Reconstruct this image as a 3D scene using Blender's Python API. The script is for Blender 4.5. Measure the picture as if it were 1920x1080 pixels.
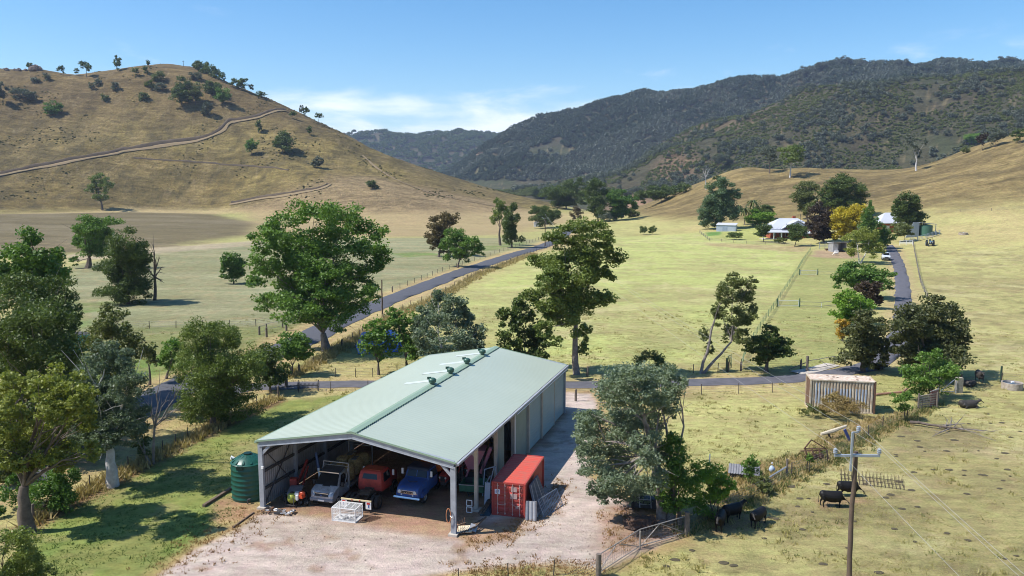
import bpy, bmesh, math, random
import numpy as np
from mathutils import Vector, Matrix
from math import sin, cos, tan, pi, radians as R

# ------------------------------------------------------------------ camera, sky, sun, exposure
SC = bpy.context.scene
for o in list(bpy.data.objects): bpy.data.objects.remove(o)
COL = SC.collection
F, H, PITCH = 1500.0, 23.0, R(7.24)
CP, SP = cos(PITCH), sin(PITCH)
cam_d = bpy.data.cameras.new('camera'); cam = bpy.data.objects.new('camera', cam_d); COL.objects.link(cam)
cam.location = (0, 0, H); cam.rotation_euler = (pi/2 - PITCH, 0, 0)
cam_d.sensor_width = 36; cam_d.lens = 36*F/1920; cam_d.clip_start = 0.5; cam_d.clip_end = 40000
SC.camera = cam
SC.view_settings.view_transform = 'Standard'; SC.view_settings.look = 'None'
SC.view_settings.gamma = 1; SC.view_settings.use_curve_mapping = False
SC.view_settings.exposure = 0.58
SC.cycles.filter_width = 1.0
SUN_EL, SHADOW_AZ = R(53), R(79.5)      # shadows run to the right and slightly away
sun_vec = Vector((-cos(SUN_EL)*sin(SHADOW_AZ), -cos(SUN_EL)*cos(SHADOW_AZ), sin(SUN_EL)))
sd = bpy.data.lights.new('sun', 'SUN'); sd.energy = 4.5; sd.angle = R(0.53); sd.color = (1.0, 0.955, 0.88)
so = bpy.data.objects.new('sun', sd); COL.objects.link(so)
so.rotation_euler = sun_vec.to_track_quat('Z', 'Y').to_euler(); so.location = (-60, -10, 120)

W = bpy.data.worlds.new('World'); SC.world = W; W.use_nodes = True
nt = W.node_tree; nt.nodes.clear()
def N(t, **kw):
    n = nt.nodes.new(t)
    for k, v in kw.items(): setattr(n, k, v)
    return n
sky = N('ShaderNodeTexSky', sky_type='NISHITA', sun_disc=False)
sky.sun_elevation = SUN_EL; sky.sun_rotation = R(180)+SHADOW_AZ
sky.altitude = 600; sky.air_density = 1.0; sky.dust_density = 0.6; sky.ozone_density = 2.2
bg = N('ShaderNodeBackground'); bg.inputs['Strength'].default_value = 0.118
wout = N('ShaderNodeOutputWorld')
tc = N('ShaderNodeTexCoord'); sep = N('ShaderNodeSeparateXYZ'); nt.links.new(tc.outputs['Generated'], sep.inputs[0])
# thin cloud layer: the view direction projected on a flat ceiling, so the clouds flatten towards the horizon
def wm(op, a, b=None, c=None, clamp=False):
    n = N('ShaderNodeMath', operation=op); n.use_clamp = clamp
    for i, v in enumerate((a, b, c)):
        if v is None: continue
        if hasattr(v, 'links'): nt.links.new(v, n.inputs[i])
        else: n.inputs[i].default_value = v
    return n.outputs[0]
zz = wm('ADD', wm('MAXIMUM', sep.outputs['Z'], 0.0), 0.20)
cx = wm('DIVIDE', sep.outputs['X'], zz); cy = wm('DIVIDE', sep.outputs['Y'], zz)
cmb = N('ShaderNodeCombineXYZ'); nt.links.new(cx, cmb.inputs[0]); nt.links.new(cy, cmb.inputs[1]); cmb.inputs[2].default_value = 3.7
n1 = N('ShaderNodeTexNoise'); n1.inputs['Scale'].default_value = 2.6; n1.inputs['Detail'].default_value = 8; n1.inputs['Roughness'].default_value = 0.56
n1.inputs['Distortion'].default_value = 0.25
nt.links.new(cmb.outputs[0], n1.inputs['Vector'])
n2 = N('ShaderNodeTexNoise'); n2.inputs['Scale'].default_value = 0.6; n2.inputs['Detail'].default_value = 3
nt.links.new(cmb.outputs[0], n2.inputs['Vector'])
low = N('ShaderNodeMapRange'); low.interpolation_type = 'SMOOTHSTEP'
low.inputs[1].default_value = 0.17; low.inputs[2].default_value = 0.06; nt.links.new(sep.outputs['Z'], low.inputs[0])
dens = wm('ADD', wm('ADD', n1.outputs['Fac'], wm('MULTIPLY', n2.outputs['Fac'], 0.6)), wm('MULTIPLY', low.outputs[0], 0.34))
cmr = N('ShaderNodeMapRange'); cmr.interpolation_type = 'SMOOTHSTEP'
cmr.inputs[1].default_value = 0.90; cmr.inputs[2].default_value = 1.27; cmr.inputs[3].default_value = 0; cmr.inputs[4].default_value = 0.8
nt.links.new(dens, cmr.inputs[0])
mixc = N('ShaderNodeMix', data_type='RGBA'); mixc.inputs['B'].default_value = (7.6, 7.8, 8.4, 1)
hs = N('ShaderNodeHueSaturation'); hs.inputs['Saturation'].default_value = 1.32; hs.inputs['Hue'].default_value = 0.498; nt.links.new(sky.outputs[0], hs.inputs['Color'])
nt.links.new(cmr.outputs[0], mixc.inputs['Factor']); nt.links.new(hs.outputs[0], mixc.inputs['A'])
nt.links.new(mixc.outputs['Result'], bg.inputs['Color']); nt.links.new(bg.outputs[0], wout.inputs['Surface'])

HAZE = 0.00008
# ------------------------------------------------------------------ helpers
rng = np.random.default_rng(7); random.seed(7)
def hash2(ix, iy, s):
    h = (ix.astype(np.int64)*374761393 + iy.astype(np.int64)*668265263 + s*982451653) & 0xffffffff
    h = ((h ^ (h >> 13))*1274126177) & 0xffffffff
    return ((h ^ (h >> 16)) & 0xffffff)/float(0xffffff)
def vnoise(x, y, s=0):
    ix = np.floor(x); iy = np.floor(y); fx = x-ix; fy = y-iy
    fx = fx*fx*(3-2*fx); fy = fy*fy*(3-2*fy)
    a = hash2(ix, iy, s); b = hash2(ix+1, iy, s); c = hash2(ix, iy+1, s); d = hash2(ix+1, iy+1, s)
    return (a+(b-a)*fx)*(1-fy)+(c+(d-c)*fx)*fy
def fbm(x, y, s=0, o=4):
    v = 0; a = .5; t = 0
    for k in range(o):
        v = v+a*vnoise(x*2**k+17.3*k, y*2**k-9.1*k, s+k); t += a; a *= .5
    return v/t
def sstep(a, b, x):
    t = np.clip((x-a)/(b-a), 0, 1); return t*t*(3-2*t)

def raydir(px, py):
    dx = (px-960)/F; v = (540-py)/F
    return np.array([dx, CP+v*SP, -SP+v*CP])
def az_el(px, py):
    d = raydir(px, py); return math.atan2(d[0], d[1]), math.atan2(d[2], math.hypot(d[0], d[1]))
def onY(px, py, Y):
    d = raydir(px, py); return np.array([0, 0, H])+d*(Y/d[1])
def onZ(px, py, z):
    d = raydir(px, py); return np.array([0, 0, H])+d*((z-H)/d[2])

# ------------------------------------------------------------------ terrain as distance shells
AZ = np.radians(np.linspace(-46, 46, 369))
def shell(rows):
    """rows of (px, py, distance): gives distance and height over azimuth"""
    a = []
    for px, py, d in rows:
        az, el = az_el(px, py); a.append((az, d, H+d*tan(el)))
    a.sort(); a = np.array(a)
    return np.interp(AZ, a[:, 0], a[:, 1]), np.interp(AZ, a[:, 0], a[:, 2])
def flat(d, z): return np.full_like(AZ, d), np.full_like(AZ, z)
def smooth(v, n=13):
    k = np.hanning(n+2)[1:-1]; k /= k.sum()
    return np.convolve(np.pad(v, n//2, mode='edge'), k, 'valid')
shells = [flat(0, 0), flat(130, 0), flat(235, 0.0)]
shells.append(shell([(-300, 445, 360), (0, 445, 360), (500, 447, 360), (700, 446, 360), (1000, 446, 360), (1150, 447, 350),
                     (1320, 450, 345), (1500, 452, 342), (1700, 446, 345), (1920, 438, 345), (2200, 430, 345)]))
shells.append(shell([(-300, 396, 640), (0, 400, 640), (230, 397, 640), (420, 400, 640), (520, 418, 560), (700, 430, 480), (900, 428, 470),
                     (1000, 415, 520), (1060, 402, 600), (1120, 404, 560), (1160, 425, 420), (1300, 428, 408), (1500, 420, 405), (1760, 396, 405),
                     (1920, 384, 405), (2200, 375, 405)]))
c3 = [(-300, 150, 980), (-60, 132, 980), (0, 128, 960), (60, 131, 950), (110, 137, 950), (150, 138, 945), (200, 131, 940), (270, 119, 930), (350, 112, 930), (385, 122, 920),
      (420, 145, 900), (480, 178, 870), (540, 208, 850), (600, 235, 830), (650, 258, 810), (700, 284, 800), (760, 309, 780), (830, 330, 760),
      (900, 350, 740), (960, 364, 730), (1020, 378, 720), (1062, 388, 715), (1110, 396, 715), (1150, 396, 700), (1200, 388, 660),
      (1250, 366, 640), (1290, 348, 620), (1320, 336, 610), (1360, 322, 600), (1400, 312, 600), (1440, 322, 600), (1500, 315, 600), (1600, 311, 610), (1700, 311, 620),
      (1760, 300, 620), (1800, 285, 620), (1850, 270, 620), (1920, 246, 620), (2000, 220, 620), (2200, 190, 620)]
crest_d, crest_z = shell(c3)
# a belly between toe and crest so the flank is concave-convex like the real one
toe_d, toe_z = shells[-1]
shells.append((toe_d+(crest_d-toe_d)*.45, toe_z+(crest_z-toe_z)*.43))
shells.append((crest_d, crest_z))
shells.append((crest_d+160, crest_z-np.clip(crest_z*.35, 6, 45)))
s5 = shell([(-300, 400, 1400), (600, 400, 1400), (850, 372, 1300), (900, 358, 1300), (960, 356, 1300), (1040, 345, 1300), (1100, 330, 1300), (1200, 290, 1300),
            (1300, 246, 1350), (1400, 212, 1350), (1500, 182, 1350), (1600, 150, 1350), (1680, 122, 1350), (1740, 110, 1350), (1800, 112, 1350), (1860, 114, 1350), (1920, 108, 1350), (2200, 90, 1350)])
shells.append((np.maximum(crest_d+260, 1000), np.minimum(crest_z-12, s5[1]*.35+5)))
shells.append(s5)
s7 = shell([(-300, 420, 2300), (400, 400, 2300), (700, 372, 2300), (830, 330, 2300), (870, 300, 2300), (930, 256, 2300), (970, 238, 2300), (1030, 216, 2300), (1100, 188, 2300),
            (1180, 168, 2300), (1250, 156, 2300), (1300, 166, 2300), (1360, 153, 2300), (1450, 146, 2300), (1530, 124, 2300), (1590, 119, 2300),
            (1650, 125, 2300), (1750, 124, 2300), (1920, 122, 2300), (2200, 125, 2300)])
shells.append((np.full_like(AZ, 1650), np.minimum(s5[1]-18, s7[1]*.62)))
shells.append(s7)
shells.append((np.full_like(AZ, 2800), s7[1]*.5))
s9 = shell([(-300, 275, 3700), (500, 262, 3700), (650, 253, 3700), (700, 251, 3700), (770, 247, 3700), (850, 247, 3700), (900, 252, 3700), (960, 254, 3700), (1050, 248, 3700), (1200, 270, 3700), (2200, 270, 3700)])
shells.append(s9); shells.append((np.full_like(AZ, 5200), s9[1]*.4)); shells.append(flat(9000, 10)); shells.append(flat(16000, 10))
KD = np.array([s[0] for s in shells]); KZ = np.array([smooth(s[1], {4: 61, 5: 71}.get(i_, 13)) for i_, s in enumerate(shells)])
for i_ in (4, 5): KD[i_] = smooth(KD[i_], 61)
KD[6] = smooth(KD[6], 31); KD[7] = smooth(KD[7], 31)
DG = np.concatenate([np.linspace(0, 200, 41)[:-1], np.geomspace(200, 16000, 700)])
def pchip(x, y, q):
    h = np.diff(x); s = np.diff(y)/h; m = np.zeros_like(y)
    ok = s[:-1]*s[1:] > 0
    w1 = 2*h[1:]+h[:-1]; w2 = h[1:]+2*h[:-1]
    with np.errstate(all='ignore'): mm = (w1+w2)/(w1/s[:-1]+w2/s[1:])
    m[1:-1] = np.where(ok, mm, 0)
    i = np.clip(np.searchsorted(x, q)-1, 0, len(h)-1); t = (q-x[i])/h[i]
    return (y[i]*(2*t**3-3*t**2+1)+m[i]*h[i]*(t**3-2*t**2+t)+y[i+1]*(-2*t**3+3*t**2)+m[i+1]*h[i]*(t**3-t**2))
TAB = np.array([pchip(KD[:, i], KZ[:, i], DG) for i in range(len(AZ))])
def gz(x, y):
    x = np.asarray(x, float); y = np.asarray(y, float)
    d = np.hypot(x, y); a = np.arctan2(x, y)
    fa = np.clip((a-AZ[0])/(AZ[1]-AZ[0]), 0, len(AZ)-1.001); ia = fa.astype(int); fa = fa-ia
    ii = np.clip(np.searchsorted(DG, d)-1, 0, len(DG)-2); fd = np.clip((d-DG[ii])/(DG[ii+1]-DG[ii]), 0, 1)
    z = (TAB[ia, ii]*(1-fa)+TAB[ia+1, ii]*fa)*(1-fd)+(TAB[ia, ii+1]*(1-fa)+TAB[ia+1, ii+1]*fa)*fd
    hill = sstep(6, 45, z)
    g1 = 1-2*np.abs(fbm(x/140, y/140, 3, 3)-.5)*2
    z = z+hill*(fbm(x/60, y/60, 11, 5)-.5)*8+hill*(g1-.5)*sstep(400, 900, d)*7
    far = sstep(950, 1300, d)*sstep(20, 70, z)
    g2 = 1-2*np.abs(fbm(x/420+3, y/420, 21, 4)-.5)*2
    z = z+far*((g2-.85)*56-7*sstep(1900, 2200, d)+(fbm(x/90, y/90, 31, 3)-.5)*14)
    z = z+sstep(60, 130, d)*(fbm(x/38, y/38, 5, 3)-.5)*.5*sstep(0, 1, 1)*(1-hill)
    return z
_D = np.concatenate([np.linspace(18, 400, 1600), np.geomspace(400, 9000, 2600)])
def at(px, py, back=False):
    d = raydir(px, py); h = math.hypot(d[0], d[1]); t = _D/h
    x = d[0]*t; y = d[1]*t; z = H+d[2]*t; g = gz(x, y)
    w = np.where(z < g)[0]
    if len(w) == 0: w = [len(_D)-1]
    i = max(w[0], 1)
    a0 = z[i-1]-g[i-1]; a1 = z[i]-g[i]; f = a0/(a0-a1) if a0 != a1 else 0; f = min(max(f, 0), 1)
    X = x[i-1]+(x[i]-x[i-1])*f; Y = y[i-1]+(y[i]-y[i-1])*f
    return np.array([X, Y, float(gz(X, Y))])

def skyline(px, y0, maxd):
    y = y0
    while math.hypot(*at(px, y)[:2]) > maxd: y += 6
    y -= 6
    while math.hypot(*at(px, y)[:2]) > maxd: y += 1
    return y
# ------------------------------------------------------------------ materials
def mat(name, col, rough=.7, metal=0, var=.0, vscale=8, col2=None, bump=0, bscale=30, spec=.5, coat=0, emit=None, detail=4):
    m = bpy.data.materials.new(name); m.use_nodes = True; t = m.node_tree; b = t.nodes['Principled BSDF']
    b.inputs['Roughness'].default_value = rough; b.inputs['Metallic'].default_value = metal
    b.inputs['Specular IOR Level'].default_value = spec; b.inputs['Coat Weight'].default_value = coat
    c = (*col, 1); b.inputs['Base Color'].default_value = c
    if var or col2:
        tcn = t.nodes.new('ShaderNodeTexCoord'); nz = t.nodes.new('ShaderNodeTexNoise')
        nz.inputs['Scale'].default_value = vscale; nz.inputs['Detail'].default_value = detail; nz.inputs['Roughness'].default_value = .65
        t.links.new(tcn.outputs['Object'], nz.inputs['Vector'])
        mr = t.nodes.new('ShaderNodeMapRange'); mr.inputs[1].default_value = .35; mr.inputs[2].default_value = .68
        t.links.new(nz.outputs['Fac'], mr.inputs[0])
        mx = t.nodes.new('ShaderNodeMix'); mx.data_type = 'RGBA'; mx.inputs['A'].default_value = c
        c2 = col2 if col2 else tuple(max(0, v*(1-var)) for v in col)
        mx.inputs['B'].default_value = (*c2, 1)
        t.links.new(mr.outputs[0], mx.inputs['Factor']); t.links.new(mx.outputs['Result'], b.inputs['Base Color'])
    if bump:
        tcn = t.nodes.new('ShaderNodeTexCoord'); nz = t.nodes.new('ShaderNodeTexNoise'); nz.inputs['Scale'].default_value = bscale; nz.inputs['Detail'].default_value = 5
        t.links.new(tcn.outputs['Object'], nz.inputs['Vector'])
        bp = t.nodes.new('ShaderNodeBump'); bp.inputs['Strength'].default_value = 1; bp.inputs['Distance'].default_value = bump
        t.links.new(nz.outputs['Fac'], bp.inputs['Height']); t.links.new(bp.outputs[0], b.inputs['Normal'])
    return m
_leafm = {}
def leafmat(c1, c2, trans=.28):
    k = (c1, c2)
    if k in _leafm: return _leafm[k]
    m = bpy.data.materials.new('foliage'); m.use_nodes = True; t = m.node_tree; t.nodes.clear()
    out = t.nodes.new('ShaderNodeOutputMaterial'); at_ = t.nodes.new('ShaderNodeAttribute'); at_.attribute_name = 'tint'
    mx = t.nodes.new('ShaderNodeMix'); mx.data_type = 'RGBA'; mx.inputs['A'].default_value = (*c1, 1); mx.inputs['B'].default_value = (*c2, 1)
    t.links.new(at_.outputs['Fac'], mx.inputs['Factor'])
    b = t.nodes.new('ShaderNodeBsdfPrincipled'); b.inputs['Roughness'].default_value = .5; b.inputs['Specular IOR Level'].default_value = .35
    tr = t.nodes.new('ShaderNodeBsdfTranslucent'); ms = t.nodes.new('ShaderNodeMixShader'); ms.inputs[0].default_value = trans
    t.links.new(mx.outputs['Result'], b.inputs['Base Color'])
    g = t.nodes.new('ShaderNodeMix'); g.data_type = 'RGBA'; g.blend_type = 'MULTIPLY'; g.inputs['Factor'].default_value = 1; g.inputs['B'].default_value = (1.25, 1.35, .7, 1)
    t.links.new(mx.outputs['Result'], g.inputs['A']); t.links.new(g.outputs['Result'], tr.inputs['Color'])
    t.links.new(b.outputs[0], ms.inputs[1]); t.links.new(tr.outputs[0], ms.inputs[2]); t.links.new(ms.outputs[0], out.inputs['Surface'])
    _leafm[k] = m; return m

# ------------------------------------------------------------------ object helpers
def tag(o, label=None, cat=None, group=None, kind=None):
    if label: o['label'] = label
    if cat: o['category'] = cat
    if group: o['group'] = group
    if kind: o['kind'] = kind
    return o
def thing(name, label, cat, loc=(0, 0, 0), rz=0, group=None):
    o = bpy.data.objects.new(name, None); COL.objects.link(o); o.empty_display_size = .2
    o.location = tuple(float(v) for v in loc); o.rotation_euler = (0, 0, rz)
    return tag(o, label, cat, group)
def copy_tree(o, parent=None):
    c = o.copy(); COL.objects.link(c)
    if parent: c.parent = parent
    for ch in o.children: copy_tree(ch, c)
    return c
class MB:
    def __init__(s): s.v = []; s.f = []
    def add(s, vs, fs):
        n = len(s.v); s.v += [tuple(float(q) for q in p) for p in vs]; s.f += [tuple(i+n for i in f) for f in fs]; return s
    def box(s, c, d, rz=0, rx=0, ry=0, taper=1):
        hx, hy, hz = d[0]/2, d[1]/2, d[2]/2
        M = Matrix.Translation(Vector([float(q) for q in c])) @ Matrix.Rotation(rz, 4, 'Z') @ Matrix.Rotation(ry, 4, 'Y') @ Matrix.Rotation(rx, 4, 'X')
        vs = [M @ Vector((x*hx*(taper if z > 0 else 1), y*hy*(taper if z > 0 else 1), z*hz)) for z in (-1, 1) for y in (-1, 1) for x in (-1, 1)]
        return s.add(vs, [(0, 2, 3, 1), (4, 5, 7, 6), (0, 1, 5, 4), (2, 6, 7, 3), (0, 4, 6, 2), (1, 3, 7, 5)])
    def b2(s, x0, x1, y0, y1, z0, z1): return s.box(((x0+x1)/2, (y0+y1)/2, (z0+z1)/2), (x1-x0, y1-y0, z1-z0))
    def tube(s, pts, rad, n=8, cap=True):
        pts = [Vector([float(q) for q in p]) for p in pts]
        if not hasattr(rad, '__len__'): rad = [rad]*len(pts)
        vs = []; fs = []; prev = None
        for i, p in enumerate(pts):
            t = (pts[min(i+1, len(pts)-1)]-pts[max(i-1, 0)]).normalized()
            if prev is None:
                a = Vector((0, 0, 1)) if abs(t.z) < .9 else Vector((1, 0, 0)); u = t.cross(a).normalized()
            else:
                u = (prev-t*prev.dot(t)); u = u.normalized() if u.length > 1e-6 else t.orthogonal().normalized()
            prev = u; w = t.cross(u)
            for k in range(n):
                an = 2*pi*k/n; vs.append(p+(u*cos(an)+w*sin(an))*rad[i])
        for i in range(len(pts)-1):
            for k in range(n):
                a = i*n+k; b = i*n+(k+1) % n; fs.append((a, b, b+n, a+n))
        if cap: fs.append(tuple(range(n-1, -1, -1))); fs.append(tuple(range((len(pts)-1)*n, len(pts)*n)))
        return s.add(vs, fs)
    def bar(s, p0, p1, w, h=None):
        """square bar"""
        h = h or w; p0 = Vector([float(q) for q in p0]); p1 = Vector([float(q) for q in p1]); t = (p1-p0)
        if t.length < 1e-6: return s
        t.normalize(); a = Vector((0, 0, 1)) if abs(t.z) < .95 else Vector((0, 1, 0))
        u = t.cross(a).normalized()*w/2; v = u.cross(t).normalized()*h/2
        vs = [p+i*u+j*v for p in (p0, p1) for i, j in ((-1, -1), (1, -1), (1, 1), (-1, 1))]
        return s.add(vs, [(3, 2, 1, 0), (4, 5, 6, 7), (0, 1, 5, 4), (1, 2, 6, 5), (2, 3, 7, 6), (3, 0, 4, 7)])
    def cyl(s, c, r, h, n=20, r2=None, axis='z'):
        c = Vector([float(q) for q in c]); d = {'z': Vector((0, 0, h)), 'x': Vector((h, 0, 0)), 'y': Vector((0, h, 0))}[axis]
        return s.tube([c, c+d], [r, r if r2 is None else r2], n)
    def lathe(s, c, prof, n=24, axis='z'):
        vs = []; fs = []
        for r, z in prof:
            for k in range(n):
                a = 2*pi*k/n; q = (r*cos(a), r*sin(a), z)
                if axis == 'x': q = (q[2], q[0], q[1])
                if axis == 'y': q = (q[0], q[2], q[1])
                vs.append((c[0]+q[0], c[1]+q[1], c[2]+q[2]))
        for i in range(len(prof)-1):
            for k in range(n): fs.append((i*n+k, i*n+(k+1) % n, (i+1)*n+(k+1) % n, (i+1)*n+k))
        if axis == 'y': fs = [tuple(reversed(f)) for f in fs]
        return s.add(vs, fs)
    def ell(s, c, r, n=12, m=8, jit=0, rs=None):
        vs = [];  fs = []; rs = rs or random
        for i in range(m+1):
            th = pi*i/m
            for k in range(n):
                a = 2*pi*k/n; q = 1+(rs.random()-.5)*jit
                vs.append((c[0]+r[0]*sin(th)*cos(a)*q, c[1]+r[1]*sin(th)*sin(a)*q, c[2]-r[2]*cos(th)*q))
        for i in range(m):
            for k in range(n): fs.append((i*n+k, i*n+(k+1) % n, (i+1)*n+(k+1) % n, (i+1)*n+k))
        return s.add(vs, fs)
    def prism(s, poly, a, b, axis='x'):
        """poly in the plane square to the axis, extruded from a to b"""
        def P(t, p): return {'x': (t, p[0], p[1]), 'y': (p[0], t, p[1]), 'z': (p[0], p[1], t)}[axis]
        n = len(poly); vs = [P(a, p) for p in poly]+[P(b, p) for p in poly]
        fs = [tuple(range(n)), tuple(range(2*n-1, n-1, -1))]+[(i, i+n, (i+1) % n+n, (i+1) % n) for i in range(n)]
        return s.add(vs, fs)
    def body(s, prof, wz, inset=.06):
        """closed side profile (y,z) lofted across x; wz(y,z) is the half width; edges rounded by an inset end ring"""
        cy_ = sum(p[0] for p in prof)/len(prof); cz_ = sum(p[1] for p in prof)/len(prof)
        rings = []
        for t in (-1, -.94, -.5, 0, .5, .94, 1):
            ring = []
            for (y, z) in prof:
                k = inset if abs(t) == 1 else (inset*.25 if abs(t) > .9 else 0)
                dy, dz = cy_-y, cz_-z; L = math.hypot(dy, dz) or 1
                ring.append((t*wz(y, z), y+dy/L*k, z+dz/L*k))
            rings.append(ring)
        n = len(prof); vs = [p for r in rings for p in r]; fs = []
        for i in range(len(rings)-1):
            for k in range(n): fs.append((i*n+k, i*n+(k+1) % n, (i+1)*n+(k+1) % n, (i+1)*n+k))
        fs.append(tuple(range(n-1, -1, -1))); fs.append(tuple(range((len(rings)-1)*n, len(rings)*n)))
        return s.add(vs, fs)
    def build(s, name, m, parent=None, smooth=False, bevel=0, loc=None):
        me = bpy.data.meshes.new(name); me.from_pydata(s.v, [], s.f)
        bm = bmesh.new(); bm.from_mesh(me); bmesh.ops.recalc_face_normals(bm, faces=bm.faces)
        if bevel: bmesh.ops.bevel(bm, geom=[e for e in bm.edges if len(e.link_faces) == 2 and e.calc_face_angle(0) > .6], offset=bevel, segments=2, affect='EDGES', clamp_overlap=True)
        bm.to_mesh(me); bm.free()
        if smooth:
            me.polygons.foreach_set('use_smooth', [True]*len(me.polygons)); me.set_sharp_from_angle(angle=R(42))
        me.materials.append(m)
        o = bpy.data.objects.new(name, me); COL.objects.link(o)
        if parent: o.parent = parent
        if loc is not None: o.location = tuple(float(v) for v in loc)
        return o
def inst(src, parent=None, loc=None, rot=None, scale=None):
    c = src.copy(); COL.objects.link(c)
    c.parent = parent if parent else src.parent
    if loc is not None: c.location = tuple(float(v) for v in loc)
    if rot is not None: c.rotation_euler = rot
    if scale is not None: c.scale = scale
    return c
def npmesh(name, verts, faces, m, parent=None, attrs=None, smooth=False):
    """verts Nx3, faces MxK all of the same size K"""
    me = bpy.data.meshes.new(name); n = len(verts); k = faces.shape[1]; mf = len(faces)
    me.vertices.add(n); me.vertices.foreach_set('co', np.ascontiguousarray(verts, dtype=np.float32).ravel())
    me.loops.add(mf*k); me.loops.foreach_set('vertex_index', np.ascontiguousarray(faces, dtype=np.int32).ravel())
    me.polygons.add(mf); me.polygons.foreach_set('loop_start', np.arange(0, mf*k, k, dtype=np.int32))
    if smooth: me.polygons.foreach_set('use_smooth', np.ones(mf, dtype=bool))
    for an, (dom, ty, data) in (attrs or {}).items():
        a = me.attributes.new(an, ty, dom)
        a.data.foreach_set('color' if ty == 'FLOAT_COLOR' else 'value', np.ascontiguousarray(data, dtype=np.float32).ravel())
    me.update(calc_edges=True); me.validate()
    me.materials.append(m)
    o = bpy.data.objects.new(name, me); COL.objects.link(o)
    if parent: o.parent = parent
    return o
# ------------------------------------------------------------------ ground masks: outlines are world polygons
def P2(pts): return np.array([at(*p)[:2] for p in pts])
def poly_sd(X, Y, poly):
    """signed distance, negative inside"""
    d = np.full(X.shape, 1e12); ins = np.zeros(X.shape, bool); n = len(poly)
    for i in range(n):
        ax, ay = poly[i]; bx, by = poly[(i+1) % n]
        ex, ey = bx-ax, by-ay; L = ex*ex+ey*ey+1e-12
        t = np.clip(((X-ax)*ex+(Y-ay)*ey)/L, 0, 1)
        d = np.minimum(d, (X-ax-t*ex)**2+(Y-ay-t*ey)**2)
        c = (ay > Y) != (by > Y)
        with np.errstate(all='ignore'): xi = ax+(Y-ay)/(by-ay+1e-20)*ex
        ins ^= c & (X < xi)
    d = np.sqrt(d); return np.where(ins, -d, d)
def line_d(X, Y, pts):
    d = np.full(X.shape, 1e12)
    for (ax, ay), (bx, by) in zip(pts[:-1], pts[1:]):
        ex, ey = bx-ax, by-ay; L = ex*ex+ey*ey+1e-12
        t = np.clip(((X-ax)*ex+(Y-ay)*ey)/L, 0, 1)
        d = np.minimum(d, (X-ax-t*ex)**2+(Y-ay-t*ey)**2)
    return np.sqrt(d)
def spline(pts, n=8):
    pts = [np.array(p, float) for p in pts]; P = [2*pts[0]-pts[1]]+pts+[2*pts[-1]-pts[-2]]; out = []
    for i in range(1, len(P)-2):
        for k in range(n):
            t = k/n; a, b, c, d = P[i-1:i+3]
            out.append(.5*((2*b)+(c-a)*t+(2*a-5*b+4*c-d)*t*t+(-a+3*b-3*c+d)*t**3))
    out.append(pts[-1]); return out

ROAD = spline(P2([(20, 905), (130, 835), (245, 775), (318, 735), (400, 700), (500, 668), (580, 633), (640, 602), (720, 567), (800, 536), (880, 505), (960, 479), (1030, 457), (1062, 436), (1085, 418)]))
DRIVE = spline(P2([(405, 742), (470, 727), (560, 723), (640, 721), (760, 720), (900, 721), (1075, 722), (1200, 720), (1320, 717), (1420, 714), (1500, 709), (1570, 700), (1635, 684), (1672, 658), (1690, 618), (1694, 575), (1692, 535), (1686, 500), (1676, 475), (1666, 460)]))

# polar grid, dense where the photograph looks
azs = np.concatenate([np.radians(np.linspace(-180, -42, 40))[:-1], np.radians(np.linspace(-42, 42, 760)), np.radians(np.linspace(42, 180, 40))[1:-1]])
ds = np.concatenate([[0.0], np.linspace(5, 30, 8), np.geomspace(31, 1000, 440)[1:], np.geomspace(1000, 5600, 150)[1:]])
A, D = np.meshgrid(azs, ds, indexing='ij'); nA, nD = A.shape
X = (D*np.sin(A)).ravel(); Y = (D*np.cos(A)).ravel(); Z = gz(X, Y)
idx = np.arange(nA*nD).reshape(nA, nD); nx = np.roll(idx, -1, 0)
faces = np.stack([idx[:, :-1].ravel(), idx[:, 1:].ravel(), nx[:, 1:].ravel(), nx[:, :-1].ravel()], 1)
DD = D.ravel()
col = np.zeros((len(X), 3)); col[:] = (.34, .31, .13)
def blend(m, c):
    global col
    m = np.clip(m, 0, 1)[:, None]; col = col*(1-m)+np.array(c)*m
n_a = fbm(X/6, Y/6, 41, 5); n_b = fbm(X/28, Y/28, 51, 4); n_c = fbm(X/90, Y/90, 61, 4); n_f = fbm(X/1.3, Y/1.3, 71, 3)
# pasture: straw to green in wide drifts
blend(sstep(.42, .66, n_c)*.55, (.26, .27, .10)); blend(sstep(.52, .7, n_b)*.5, (.37, .29, .145)); blend(sstep(.55, .7, n_a)*.35, (.20, .185, .08))
# hills: tawny
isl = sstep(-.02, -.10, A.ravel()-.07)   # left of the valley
hillm = sstep(2.5, 9, Z)*sstep(380, 470, DD)
blend(hillm, (.188, .142, .055))
blend(hillm*sstep(.4, .65, n_c)*.7, (.245, .195, .075)); blend(hillm*sstep(.48, .64, n_b)*.65, (.115, .092, .040)); blend(hillm*sstep(.50, .64, n_a)*.65, (.10, .083, .042)); blend(hillm*sstep(.5, .7, fbm(X/14, Y/60, 63, 4))*.5, (.25, .19, .085))
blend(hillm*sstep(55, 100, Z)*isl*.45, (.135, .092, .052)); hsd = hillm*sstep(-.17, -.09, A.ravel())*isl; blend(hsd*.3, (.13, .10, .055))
rh = hillm*sstep(.10, .14, A.ravel())*sstep(900, 700, DD)
blend(rh*.7, (.31, .235, .105)); blend(rh*sstep(.48, .62, fbm(X/34, Y/12, 65, 5))*.7, (.165, .125, .06)); blend(rh*sstep(.52, .68, fbm(X/12, Y/7, 66, 4))*.5, (.14, .11, .055))
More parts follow.
